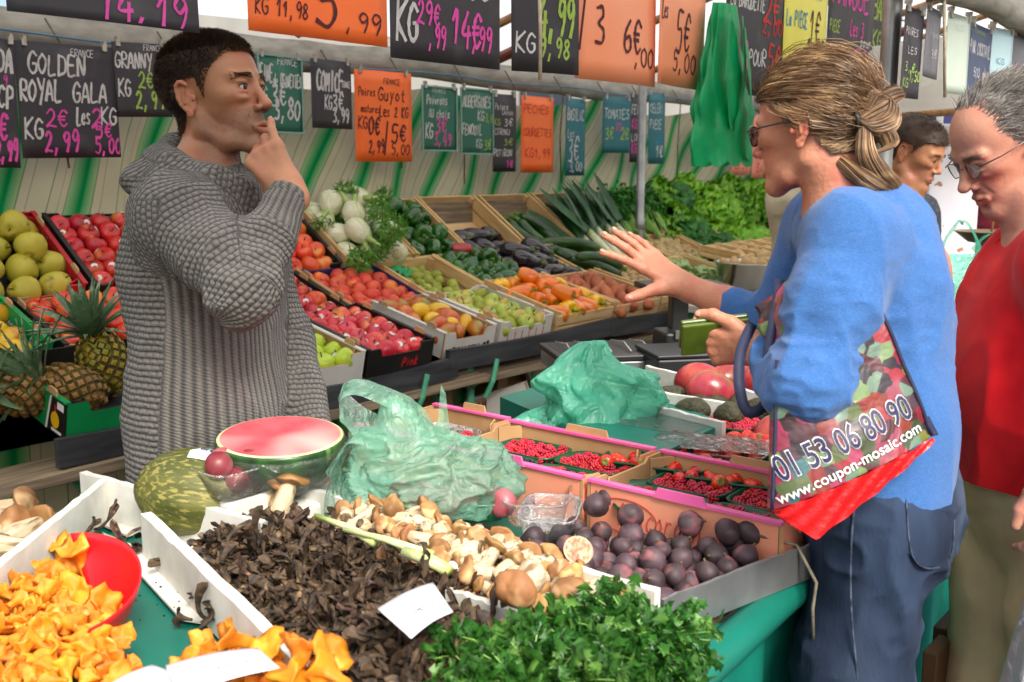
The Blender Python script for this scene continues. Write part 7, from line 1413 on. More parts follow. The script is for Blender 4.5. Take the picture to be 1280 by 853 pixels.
def brow_strands(parent, T, A, S, m, up=.0225, n=140, seed=1, thick=.0045, sdf=None):
    n = int(n*1.1)
    rs = np.random.default_rng(seed)
    for y in (-1, 1):
        f = rs.uniform(0, 1, n); r = np.stack([.0930-.018*f**2.2, y*(.011+.038*f), up-.003+.0022*np.sin(f*2.6)-.003*f+rs.uniform(-1, 1, n)*thick*(1-.55*f)], 1); roots = np.array([T(q) for q in r]); roots = onto(sdf, roots) if sdf is not None else roots; d = np.tile(A@unit((.15, y*.9, .25)), (n, 1))
        strands('eyebrow', roots, d, 2,   .0065*S, .00050*S, m, parent, lambda p, d, f: d-np.array([0, 0, .1]), seed=seed)
def scalp(v, f, T0, A, S, mask):
    l = (v-T0)@A/S; mk = mask(l); sv, sf, _ = submesh(v, f, mk); return sv, sf
def hairline(l, side=.012, nape=-.065, front=.062, burn=-.01):
    x = l[:, 0]; zl = np.interp(x, [-.12, -.05, -.028, -.024, .012, .018, .03, .05, .07, .12], [nape, nape, -.03, .026, .026, burn, burn+.03, .045, front, front+.005]); return (l[:, 2] > zl) & (l[:, 2] > -.1) & (np.abs(l[:, 1]) < .095) & (np.abs(l[:, 0]) < .13)
def hair_cap(name, v, f, T0, A, S, mask, off, m, parent, noise=.0):
    sv, sf = scalp(v, f, T0, A, S, mask); n = normals(sv, sf); 
    o_ = off*(1+noise*vnoise(sv, 60, 2)); sv2 = sv+n*o_[:, None] if np.ndim(o_) else sv+n*o_; return to_obj(name, sv2, sf, m, parent, {'tint': ('FLOAT_COLOR', np.tile([.85, .85, .85, 1.], (len(sv2), 1)))}), sv, sf, n
def sample(sv, sf, n, rs):
    a = np.linalg.norm(np.cross(sv[sf[:, 2]]-sv[sf[:, 0]], sv[sf[:, 3]]-sv[sf[:, 1]]), axis=1); i = rs.choice(len(sf), n, p=a/a.sum()); w = rs.dirichlet((1, 1, 1, 1), n); q = sf[i]; return np.einsum('nk,nkd->nd', w, sv[q]), q[:, 0]
def limb_uv(v, prims_, scale=1.):
    """knit coordinates: (around, along) from the nearest cone"""
    best = np.full(len(v), 9.); uv = np.zeros((len(v), 3)); off = {}
    for q in prims_:
        if q[0] != 'c': continue
        a, b = q[1], q[2]; ab = b-a; L = np.linalg.norm(ab); t = ((v-a)@ab)/(L*L); tc = np.clip(t, 0, 1); r = q[3]+(q[4]-q[3])*tc; d = np.linalg.norm(v-a-tc[:, None]*ab, axis=1)-r
        ax = unit(ab); cm = CAM-a; ref = unit(cm-ax*(cm@ax)); r2 = np.cross(ax, ref); rr = max(q[3], q[4]); m = d < best; w = v-a; ang = np.arctan2(w@r2, w@ref); o = off.get(q[7], 0); uu = ang*rr; vv_ = o+t*L
        for sg, cc, end, rad in ((t > 1, b, L, q[4]), (t < 0, a, 0, q[3])):
            w2 = v-cc; uc = rad*np.arcsin(np.clip((w2@r2)/(rad*1.02), -1, 1)); vc = o+end+rad*np.arctan2(w2@ax, np.abs(w2@ref)+1e-4); uu = np.where(sg, uc, uu); vv_ = np.where(sg, vc, vv_)
        uv[m, 0] = uu[m]; uv[m, 1] = vv_[m]; uv[m, 2] = q[7]; best[m] = d[m]; off[q[7]] = o+L
    return uv
def cloth_noise(p, amp, sc=7, seed=0, stretch=(1, 1, 1)): 
    q = p*np.array(stretch); return -amp*((1-np.abs(vnoise(q, sc, seed)))**2-.5)-amp*.5*((1-np.abs(vnoise(q, sc*2.3, seed+1)))**2-.5)
def person(label, loc): t = thing('person', label, 'person', loc); return t
def settle(t):
    print('PERSON', round(_t.time()-_T0, 1))
    """parts were modelled in world space: keep them there under a root at the feet"""
    for o in t.children:
        o.matrix_parent_inverse = Matrix.Translation(-Vector(t.location))
J = lambda x, y, t: P(x, y, t=t)
# ================================================================ knit material
def knit_mat():
    m = bpy.data.materials.new('grey_chunky_knit'); nt = nodes_of(m); L = nt.links.new; out = N(nt, 'ShaderNodeOutputMaterial'); b = N(nt, 'ShaderNodeBsdfPrincipled'); b.inputs['Roughness'].default_value = .9; b.inputs['Specular IOR Level'].default_value = .15; b.inputs['Sheen Weight'].default_value = .2; L(b.outputs[0], out.inputs[0])
    at = N(nt, 'ShaderNodeAttribute'); at.attribute_name = 'knit'; sp = N(nt, 'ShaderNodeSeparateXYZ'); L(at.outputs['Vector'], sp.inputs[0])
    def mth(op, a, b_=None):
        n = N(nt, 'ShaderNodeMath', operation=op)
        for i, q in enumerate((a, b_)):
            if q is None: continue
            if isinstance(q, (int, float)): n.inputs[i].default_value = q
            else: L(q, n.inputs[i])
        return n.outputs[0]
    pu, pv = .0135, .0120
    nz = N(nt, 'ShaderNodeTexNoise'); nz.inputs['Scale'].default_value = 45; nz.inputs['Detail'].default_value = 4; L(at.outputs['Vector'], nz.inputs['Vector']); wob = mth('MULTIPLY', mth('SUBTRACT', nz.outputs[0], .5), 3.4)
    u = mth('ADD', mth('MULTIPLY', sp.outputs[0], 2*PI/pu), wob); v = mth('ADD', mth('MULTIPLY', sp.outputs[1], 2*PI/pv), wob)
    row = mth('SINE', mth('MULTIPLY', v, 1.)); off = mth('MULTIPLY', mth('SIGN', mth('SINE', mth('MULTIPLY', v, .5))), PI/2)
    bump_ = mth('MULTIPLY', mth('ADD', mth('SINE', mth('ADD', u, off)), 1.), .5); rw = mth('ABSOLUTE', mth('SINE', mth('MULTIPLY', v, .5)))
    moss = mth('MULTIPLY', mth('ADD', mth('MULTIPLY', mth('ABSOLUTE', mth('SINE', mth('ADD', mth('MULTIPLY', u, .5), mth('MULTIPLY', off, .35)))), .62), .3), mth('POWER', rw, .8))
    # cable / ribbed areas: decided by the z channel (0 moss, 1 ribs)
    rib = mth('MULTIPLY', mth('ADD', mth('SINE', mth('MULTIPLY', sp.outputs[0], 2*PI/.0155)), 1.), .42); ch = mth('MULTIPLY', mth('ABSOLUTE', mth('SINE', mth('ADD', mth('MULTIPLY', v, .9), mth('MULTIPLY', u, .5)))), .5); ribt = mth('ADD', mth('MULTIPLY', rib, .8), mth('MULTIPLY', ch, .4))
    mx = N(nt, 'ShaderNodeMix', data_type='FLOAT'); L(mth('GREATER_THAN', sp.outputs[2], .5), mx.inputs[0]); L(moss, mx.inputs[2]); L(ribt, mx.inputs[3]); hgt = mx.outputs[0]
    cr = N(nt, 'ShaderNodeValToRGB'); cr.color_ramp.elements[0].position = .02; cr.color_ramp.elements[1].position = .62; cr.color_ramp.elements[0].color = lin('#3c3b3c'); cr.color_ramp.elements[1].color = lin('#716e69'); L(hgt, cr.inputs[0]); L(cr.outputs[0], b.inputs['Base Color'])
    bp = N(nt, 'ShaderNodeBump'); bp.inputs['Strength'].default_value = 1.; bp.inputs['Distance'].default_value = .008; L(hgt, bp.inputs['Height']); L(bp.outputs[0], b.inputs['Normal']); return m
M_knit = knit_mat()
HS = .0034
# ================================================================ the vendor
S1 = 1.09; t1 = 2.15
vd = unit(RR*.95-Hh*.31); HA = headrot(vd, -9, 0); HC = J(268, 119, t1)-HA[:, 2]*.0*S1
pel = J(262, 640, t1); root = person('dark-haired man in grey hooded knit sweater eating behind the front table', (pel[0], pel[1], 0))
body = SDF(); T = head_prims(body, HC, HA, S1, nose=1.12, jaw=1.0, thin=.92, lz=1.13)
cb = lambda x, y, t: J(x, y, t)
nb = J(252, 225, t1); body.chain([T((-.025, 0, -.04)), T((-.032, 0, -.10)), nb], [.050*S1, .046*S1, .058*S1], .02)
sh_r, sh_l = J(222, 275, t1-.20), J(300, 268, t1+.19); el_r, wr_r = J(308, 364, 1.86), J(362, 238, 1.97); el_l, wr_l = J(352, 425, 2.32), J(392, 560, 2.2)
chest = J(258, 330, t1); waist = J(262, 500, t1); hip = J(262, 620, t1)
left1 = unit(np.cross([0, 0, 1], vd))
body.chain([nb, chest, waist, hip], [.07, .13, .12, .125], .05).cone(sh_r, sh_l, .055, .055, .05)
body.chain([sh_r, el_r, wr_r], [.05, .042, .029], .02).chain([sh_l, el_l, wr_l], [.05, .042, .029], .02)
hips = (hip-left1*.09, hip+left1*.09)
for q, p in enumerate(hips): kn = np.array([p[0], p[1], .50])+vd*.03; an = np.array([p[0], p[1], .08]); body.chain([p, kn, an], [.085, .058, .04], .03).cone(an+[0, 0, -.03], an+vd*.16+[0, 0, -.05], .035, .028, .03)
Xh = unit(J(338, 178, 1.99)-wr_r)
tp1 = hand_prims(body, wr_r, unit(J(312, 166, 2.0)-wr_r), J(290, 220, 2.0)-wr_r, 1.10, True, [(52, 62, 30), (48, 66, 36), (38, 52, 30), (6, 26, 12)], spread=(6, 1, -4, -10), thumb=((28, 38), 22, 18))
hand_prims(body, wr_l, (0, 0, -1), vd, .98, False, [(20, 30, 20)]*4)
v, f = body.mesh(HS); v, f = refine(v, f, body, [(HC, .19), (wr_r+(J(322, 166, 2.0)-wr_r)*.5, .14)]); MSK = skin_mat('vendor_skin', '#b07c5c', '#9c6a4c', '#b87260', .48)
tint = face_tint(v, HC, HA, S1, stubble=.8, lips=(.82, .55, .52), cheek=.12, lz=1.13)
bo = to_obj('body', v, f, MSK, root, {'tint': ('FLOAT_COLOR', tint)}); nails(tp1, 1.1, root); eyes(root, T, HA, S1)
mh = hair_mat('vendor_hair', '#2a1e16', '#453224', '#5a4230', .55); mk = lambda l: hairline(l, nape=-.066, front=.064, burn=-.016)
cap, _, _, _ = hair_cap('hair', v, f, HC, HA, S1, lambda l: hairline(l, nape=-.052, front=.074, burn=.006), .002, mh, root, .3); sv, sf = scalp(v, f, HC, HA, S1, mk); sn = normals(sv, sf); rs = np.random.default_rng(3); roots, ni = sample(sv, sf, 26000, rs)
fl = HA@np.array([.25, 0, -.35]); top = ((roots-HC)@HA[:, 2] > .075*S1); ln = np.where(top, .014, .0095)
dirs = sn[ni]*.9+rs.normal(size=(len(roots), 3))*.16+np.where(top[:, None], HA@np.array([.75, 0, .25]), fl)*.8; dirs /= np.linalg.norm(dirs, axis=1)[:, None]
strands('hair_strands', roots, dirs, 3, ln, .0007, mh, cap, lambda p, d, f_: d+np.array([0, 0, -.08]), seed=4); brow_strands(root, T, HA, S1, mh, .0225, 240, 2, .0042, body)
jl = (v-HC)@HA/S1; jm_ = (jl[:, 2] < -.040) & (jl[:, 2] > -.135) & (jl[:, 0] > .0) & (np.abs(jl[:, 1]) < .07) & ~((gauss(jl*[1, 1, 1/1.13], (.094, 0, -.0685), (.016, .024, .010)) > .35)); bv, bf, _ = submesh(v, f, jm_); bn = normals(bv, bf); br, bi = sample(bv, bf, 5200, rs)
strands('stubble', br, unit_rows(bn[bi]*.5+rs.normal(size=(len(br), 3))*.25+[0, 0, -.6]), 1, .0022, .00028, mh, root, lambda p, d, f_: d, seed=6)
# sweater
sw = SDF(); k_ = .05; yb = lambda x, y, t=t1: J(x, y, t)
sw.chain([yb(257, 252), yb(254, 330), yb(259, 430), yb(264, 520), yb(267, 592)], [.095, .122, .122, .126, .130], k_, 1, 1)
for dl in (-1, 1): sw.chain([chest+left1*.065*dl+[0, 0, .10], chest+left1*.075*dl, waist+left1*.05*dl, yb(264, 590)+left1*.05*dl], [.10, .125, .125, .13], k_, 1, 1)
sw.cone(sh_r+[0, 0, -.01], sh_l+[0, 0, -.01], .085, .085, .06, 1, 2)
sw.chain([sh_r, (sh_r+el_r)/2, el_r, (el_r+wr_r)/2, wr_r+(el_r-wr_r)*.10], [.080, .071, .060, .051, .043], .035, 1, 3)
sw.chain([sh_l, el_l, wr_l], [.085, .066, .05], .03, 1, 4)
sw.chain([yb(204, 200), yb(222, 212, t1-.09), yb(262, 228, t1-.12), yb(306, 246, t1-.07)], [.030, .034, .034, .030], .02, 1, 5)
sw.chain([yb(204, 200), yb(218, 192, t1+.08), yb(280, 205, t1+.10), yb(312, 244, t1-.04)], [.030, .034, .036, .030], .02, 1, 5)
sw.chain([yb(200, 215), yb(212, 236, t1-.11), yb(250, 252, t1-.14)], [.034, .04, .032], .02, 1, 5); sw.ell(yb(204, 226, t1), (.06, .10, .045), frame(vd), .03); 
# hollow the hood collar around the neck
sw.chain([T((-.025, 0, -.05)), nb+[0, 0, .02]], [.060*S1, .060], .015, -1)
sv2, sf2 = sw.mesh(HS+.0006, disp=lambda p: cloth_noise(p, .013, 7, 3, (1, 1, .7))+cloth_noise(p, .010*np.exp(-((p-el_r-(sh_r-el_r)*.15)**2).sum(1)/.012), 15, 8, (1, 1, 1.4)))
hemz = J(262, 588, t1)[2]; keep = sv2[:, 2] > hemz-.02*0; a3, b3, _ = submesh(sv2, sf2, (sv2[:, 2] > hemz))
uv = limb_uv(a3, sw.p); lim = uv[:, 2].copy(); z_ = np.zeros(len(a3)); tor = (lim == 1); ax_ = np.array([chest[0], chest[1]]); ang = np.arctan2(*( (a3[:, :2]-ax_)@np.array([[left1[0], vd[0]], [left1[1], vd[1]]])).T)
uv[tor, 0] = (ang*.17)[tor]; uv[tor, 1] = a3[tor, 2]; z_[(tor) & (np.abs(ang-PI*0) > 99)] = 1
front = tor & (((a3-chest)@vd) > .04) ; z_[front] = 1; z_[lim == 5] = 0
cuff = (lim == 3) & (np.linalg.norm(a3-wr_r, axis=1) < .115); z_[cuff] = 1; uv[:, 2] = z_
so2 = to_obj('sweater', a3, b3, M_knit, root, {'knit': ('FLOAT_VECTOR', uv)})
jm = mat('dark_trousers', '#22242c', '#2c2e38', scale=20, rough=.85); pt = SDF()
pt.chain([J(262, 590, t1), hip], [.135, .14], .05)
for q, p in enumerate(hips): kn = np.array([p[0], p[1], .50])+vd*.03; an = np.array([p[0], p[1], .10]); pt.chain([p, kn, an], [.10, .075, .065], .04)
pv, pf = pt.mesh(.008); to_obj('trousers', pv, pf, jm, root); settle(root)
# ================================================================ the woman in blue
S2 = .935; t2 = 1.72; wd = unit(-RR*.93+Hh*.36); HA2 = headrot(unit(-RR*.79+Hh*.61), 8, 0); HC2 = J(1015, 158, t2)
root = person('woman in a blue sweater and jeans with a bun and glasses, one arm stretched out', (J(1095, 600, t2)[0], J(1095, 600, t2)[1], 0))
body = SDF(); T2 = head_prims(body, HC2, HA2, S2, nose=1., jaw=.92, thin=.9); lf2 = unit(np.cross([0, 0, 1], wd))
nb2 = J(1060, 262, t2); body.chain([T2((-.03, 0, -.04)), T2((-.04, 0, -.09)), nb2], [.048*S2, .047*S2, .056], .03)
shn, shf = J(1066, 300, t2-.15), J(1030, 285, t2+.17); eln, wrn = J(1012, 470, 1.52), J(948, 438, 1.66); elf, wrf = J(975, 410, 1.98), J(852, 356, 2.10)
ch2, wa2, hp2 = J(1092, 350, t2), J(1100, 520, t2), J(1096, 640, t2)
body.chain([nb2, ch2, wa2, hp2], [.06, .11, .10, .12], .05).cone(shn, shf, .045, .045, .05)
body.chain([shn, eln, (eln+wrn)/2, wrn], [.042, .036, .036, .025], .02).chain([shf, elf, (elf*.5+wrf*.5), wrf], [.042, .034, .034, .0245], .02)
hq = (hp2-lf2*.085, hp2+lf2*.085)
for p in hq: kn = np.array([p[0], p[1], .46])+wd*.03; an = np.array([p[0], p[1], .08]); body.chain([p, kn, an], [.085, .055, .036], .03).cone(an+[0, 0, -.03], an+wd*.15+[0, 0, -.05], .03, .025, .03)
fx = unit(J(782, 306, 2.10)-wrf); tp2 = hand_prims(body, wrf, fx, J(826, 392, 2.03)-wrf, 1.0, True, [(2, 8, 5), (-4, 6, 5), (-2, 8, 6), (4, 14, 8)], spread=(13, 3, -7, -19), thumb=((48, 8), -12, 4))
fx2 = unit(J(895, 432, 1.70)-wrn); tp3 = hand_prims(body, wrn, fx2, J(948, 405, 1.64)-wrn, .92, False, [(28, 48, 24), (36, 56, 30), (44, 60, 34), (50, 64, 36)], spread=(6, 1, -4, -9), thumb=((40, -5), 18, 25))
v, f = body.mesh(HS); v, f = refine(v, f, body, [(HC2, .16), (wrf+fx*.09, .125), (wrn+fx2*.06, .10)]); MS3 = skin_mat('woman_skin', '#c08468', '#b07258', '#bc6656', .5, .25); tint = face_tint(v, HC2, HA2, S2, lips=(.82, .5, .5), cheek=.25)
to_obj('body', v, f, MS3, root, {'tint': ('FLOAT_COLOR', tint)}); nails(tp2, 1.0, root); nails(tp3, .92, root); eyes(root, T2, HA2, S2, '#3c5064')
mh = hair_mat('woman_hair', '#57402c', '#94714e', '#bc9a70', .42); mk = lambda l: hairline(l, nape=-.06, front=.052, burn=.0)
cap, sv, sf, sn = hair_cap('hair', v, f, HC2, HA2, S2, mk, .005, hair_mat('woman_hair_under', '#33241a', '#5a4430', '#7a6044'), root, .15); rs = np.random.default_rng(5); roots, ni = sample(sv, sf, 15000, rs)
bun = T2((-.128, 0, .020)); k = 12; l0 = (roots-HC2)@HA2/S2
def skull(q, off):   # push points out to the scalp offset
    l = (q-HC2)@HA2/S2; c0 = np.array([-.012, 0, .034]); d = l-c0; r = np.linalg.norm(d/np.array([.102, .081, .090]), axis=-1)[..., None]; return d, r, c0
PT = np.zeros((len(roots), k, 3)); side = rs.normal(size=len(roots))*.006
for i in range(k):
    fr = i/(k-1); q = roots*(1-fr)+bun*fr+HA2[:, 2]*(-.018*math.sin(PI*fr))*S2*(l0[:, 2] < .05)[:, None]; d, r, c0 = skull(q, 0); tgt = np.maximum(r, 1.0+.0+.045*((np.arange(len(roots))*.618) % 1)[:, None]); ll = c0+d/r*tgt
    w_ = np.clip(fr*6, 0, 1)*(1-np.clip((fr-.9)/.1, 0, 1)*.75); PT[:, i] = q*(1-w_)+(HC2+(ll*S2)@HA2.T)*w_
fq = np.linspace(0, 1, k); PT += sn[ni][:, None, :]*.006*np.sqrt(np.clip(1-fq*1.05, 0, 1))[None, :, None]; loose = (rs.random(len(roots)) < .04)[:, None, None]; PT += loose*np.sin(PI*fq)[None, :, None]*(sn[ni]+rs.normal(size=(len(roots), 3))*.5)[:, None, :]*.012; PT += rs.normal(size=(len(roots), 1, 3))*.0012+.0022*np.sin(np.linspace(0, 3*PI, k))[None, :, None]*rs.normal(size=(len(roots), 1, 3))*.6
ribbons('hair_strands', PT, .0006, mh, cap, rs)
def lock(n, ctrl, spread, wid, seed, ends=1.):
    rs = np.random.default_rng(seed); c = smooth_line(ctrl, 5); kk = len(c); ph = rs.uniform(0, 2*PI, n); rr = np.sqrt(rs.random(n)); T_ = unit(c[-1]-c[0]); a = unit(np.cross(T_, [.2, .3, .9])); b = np.cross(T_, a); tt = np.linspace(0, 1, kk); w_ = np.interp(tt, np.linspace(0, 1, len(spread)), spread); q = np.zeros((n, kk, 3))
    for i in range(kk): q[:, i] = c[i]+w_[i]*rr[:, None]*(np.cos(ph+tt[i]*1.2)[:, None]*a+np.sin(ph+tt[i]*1.2)[:, None]*b)
    q += rs.normal(size=(n, 1, 3))*.001; return ribbons('bun_lock', q, wid, mh, cap, rs)
bx_ = lambda x, y, t=1.63: J(x+9, y+2, t)
lock(900, [bx_(1062, 150), bx_(1078, 160), bx_(1100, 150), bx_(1104, 130), bx_(1088, 120), bx_(1074, 138)], [.011, .019, .020, .018, .015, .010], .0007, 1)
lock(700, [bx_(1068, 148), bx_(1088, 132), bx_(1104, 118), bx_(1116, 112)], [.008, .015, .014, .012], .0007, 2)
lock(700, [bx_(1072, 150), bx_(1094, 162), bx_(1104, 180), bx_(1082, 190)], [.010, .015, .013, .007], .0007, 3)
lock(1100, [bx_(1070, 158), bx_(1074, 190), bx_(1090, 212), bx_(1112, 232)], [.011, .016, .015, .009], .0006, 4); lock(260, [bx_(1040, 200, 1.66), bx_(1074, 222, 1.63), bx_(1108, 236, 1.63)], [.012, .016, .01], .0007, 5)
mb = MB(); mb.tube([bx_(1058, 134), bx_(1064, 146, 1.615), bx_(1062, 162), bx_(1056, 162, 1.68), bx_(1054, 138, 1.68), bx_(1058, 134)], .004, 8); mb.build('hair_tie', M_black, root, True)
mg = mat('glasses_frame', '#1a1012', '#2c1818', scale=30, rough=.2, coat=.5)
def glasses(T, parent, m, w=.026, h=.018, r=.0016, rim=True, lens=None):
    g = None
    for y in (-1, 1):
        pts = [T((.101-.006*abs(math.cos(a)), y*.031+w*math.cos(a)*.9, -.003+h*math.sin(a))) for a in np.linspace(0, 2*PI, 25)]; mb = MB(); mb.tube(pts, r, 8); e = mb.build('glasses_frame', m, parent, True) if g is None else mb.build('rim', m, g, True); g = g or e
        mb = MB(); mb.add([T((.101-.006*abs(math.cos(a)), y*.031+w*math.cos(a)*.86, -.003+h*math.sin(a)*.96)) for a in np.linspace(0, 2*PI, 24, endpoint=False)], [tuple(range(24))]); mb.build('lens', film_mat('spectacle_lens', '#f4f8f8', .16, .05, .5), g)
        mb = MB(); mb.tube([T((.098, y*.056, .004)), T((.06, y*.079, .006)), T((-.005, y*.084, .008)), T((-.022, y*.082, -.008))], r*1.15, 8); mb.build('temple', m, g, True)
    mb = MB(); mb.tube([T((.100, -.008, .002)), T((.106, 0, .004)), T((.100, .008, .002))], r, 8); mb.build('bridge', m, g, True)
glasses(T2, root, mg)
# sweater
sw = SDF(); sw.chain([J(1086, 300, t2), J(1088, 360, t2), J(1090, 450, t2), J(1094, 540, t2), J(1094, 600, t2)], [.086, .100, .106, .110, .112], .05, 1, 1)
for dl in (-1, 1): sw.chain([ch2+lf2*.05*dl+[0, 0, .06], ch2+lf2*.07*dl, wa2+lf2*.06*dl, hp2+lf2*.06*dl+[0, 0, .05]], [.07, .095, .10, .105], .05, 1, 1)
sw.cone(shn, shf, .070, .066, .05, 1, 2).ell(J(1082, 268, t2), (.06, .09, .03), frame(wd), .04, 1, 2); sw.ell(J(1104, 300, t2+.0), (.06, .10, .09), frame(wd), .05)
sw.chain([shn, (shn+eln)/2, eln+[0, 0, -.01], wrn+(eln-wrn)*.45], [.072, .062, .052, .043], .03, 1, 3); sw.chain([shf, elf, elf+(wrf-elf)*.42], [.066, .052, .040], .03, 1, 4)
sw.ell(eln+np.array([0, 0, -.005]), (.054, .052, .048), None, .03)
sw.chain([T2((-.035, 0, -.07)), nb2+[0, 0, .03]], [.052, .056], .01, -1)
def d2(p):
    l = (p-J(1120, 360, 1.6)); return cloth_noise(p, .016, 5.5, 11, (1, 1, .45))+cloth_noise(p, (.013*np.exp(-((p-eln)**2).sum(1)/.02)+.006*np.exp(-((p-ch2)**2).sum(1)/.03)), 14, 5, (1, 1, 1.5))
sv2, sf2 = sw.mesh(HS+.0008, disp=d2); hz2 = J(1098, 604, t2)[2]; a3, b3, _ = submesh(sv2, sf2, sv2[:, 2] > hz2)
MBL = mat('blue_sweatshirt', '#36609a', '#3e6aa4', scale=240, stretch=(1, 1, 2), rough=.95, bump=.35, bscale=320, sheen=.2, c3='#4670a8', s3=120, lo3=.5, hi3=.9, spec=.2)
so3 = to_obj('sweater', a3, b3, MBL, root)
cd = unit(wrf-elf); e_ = elf+(wrf-elf)*.42; mb = MB(); mb.tube([e_-cd*.012, e_, e_+cd*.03], [.041, .0405, .0375], 24, cap=False); mb.build('cuff', MBL, so3, True)
mb = MB(); pts = [J(1092+34*math.cos(a)+0, 268+0, t2) for a in (0,)]; 
seam = [(1052, 262, 1.62), (1046, 300, 1.585), (1085, 318, 1.555), (1118, 350, 1.57), (1128, 400, 1.575)]
# jeans
mj = mat('blue_denim', '#1c2638', '#2e3c54', scale=9, stretch=(1, 1, .35), rough=.85, bump=.3, bscale=220, c3='#66768e', s3=4, lo3=.48, hi3=.8, spec=.2); pt = SDF(); pt.chain([J(1098, 585, t2), hp2], [.118, .128], .05)
for q, p in enumerate(hq):
    kn = np.array([p[0], p[1], .47])+wd*(.05-.03*q); an = np.array([p[0], p[1], .10])-wd*.03*q; pt.chain([p+[0, 0, .02], (p+kn)/2+wd*.01, kn, an], [.094, .087, .076, .074], .04, 1, 6+q)
pt.ell(hp2-wd*.01+[0, 0, -.0], (.105, .15, .10), frame(wd), .05)
pv, pf = pt.mesh(.0045, disp=lambda p: cloth_noise(p, .016, 8, 21, (1, 1, 1.2))); jo = to_obj('jeans', pv, pf, mj, root)
def on_surface(x, y, sdf, t_lo=1.2, t_hi=2.2, off=.002):
    a = np.linspace(t_lo, t_hi, 300); pts = np.array([P(x, y, t=q) for q in a]); d = sdf.ev(pts, 9.); i = np.argmax(d < 0); return P(x, y, t=a[max(i, 1)]-.006) if (d < 0).any() else None
def stitched(pts, sdf, r, m, nm, parent, off=.004, lo=1.2, hi=2.2):
    q = [on_surface(x, y, sdf, lo, hi) for x, y in smooth_line(pts, 5)]; q = [p for p in q if p is not None]
    if len(q) > 2: mb = MB(); mb.tube(q, r, 6); return mb.build(nm, m, parent, True)
mst = mat('denim_seam', '#1c2638', '#4c5a72', scale=60, rough=.9)
PK = [(1132, 618), (1186, 616), (1190, 690), (1166, 711), (1140, 694), (1132, 618)]
mb = MB(); g = []; 
for j in range(9):
    for i in range(9):
        a, b = i/8, j/8; x = 1134+(50+2*b)*a; y = 619+(72+18*math.sin(PI*a))*b; p = on_surface(x, y, pt, 1.2, 2.2); g.append(p if p is not None else g[-1])
mb.add(g, [(j*9+i, j*9+i+1, j*9+i+10, j*9+i+9) for j in range(8) for i in range(8)]); mb.build('back_pocket', mj, jo, True)
stitched(PK, pt, .0016, mst, 'pocket_stitching', jo); stitched([(1070, 612), (1064, 680), (1064, 760), (1072, 850)], pt, .0018, mst, 'side_seam', jo); stitched([(1135, 628), (1185, 626)], pt, .001, mst, 'pocket_stitching', jo)
settle(root)
# wallet in her hand
t = thing('wallet', 'olive green leather wallet held in the near hand of the woman in blue', 'wallet', M=Matrix.Translation(V(J(892, 417, 1.70)))@Matrix(np.block([[np.stack([unit(-RR*.93-np.array([0, 0, .12])), unit(Hh*.55-np.array([0, 0, .75])), unit(np.cross(unit(-RR*.93-np.array([0, 0, .12])), unit(Hh*.55-np.array([0, 0, .75]))))], 1), np.zeros((3, 1))], [np.zeros((1, 3)), np.ones((1, 1))]]).tolist()))
M_wal = mat('olive_leather', '#3a4c0c', '#4c6012', scale=20, rough=.4, bump=.2, bscale=120, coat=.2)
for q, (z, a) in enumerate(((-.006, 0), (.008, 9))):
    o = MB().box((0, 0, 0), (.112, .062, .008)).build('cover', M_wal, t); o.location = (0, 0, z); o.rotation_euler = (R(a), 0, 0); bevel(o, .003, 2)
o = MB().box((0, 0, .001), (.104, .056, .006)).build('inner_pocket', mat('dark_leather', '#1c2408', rough=.5), t)
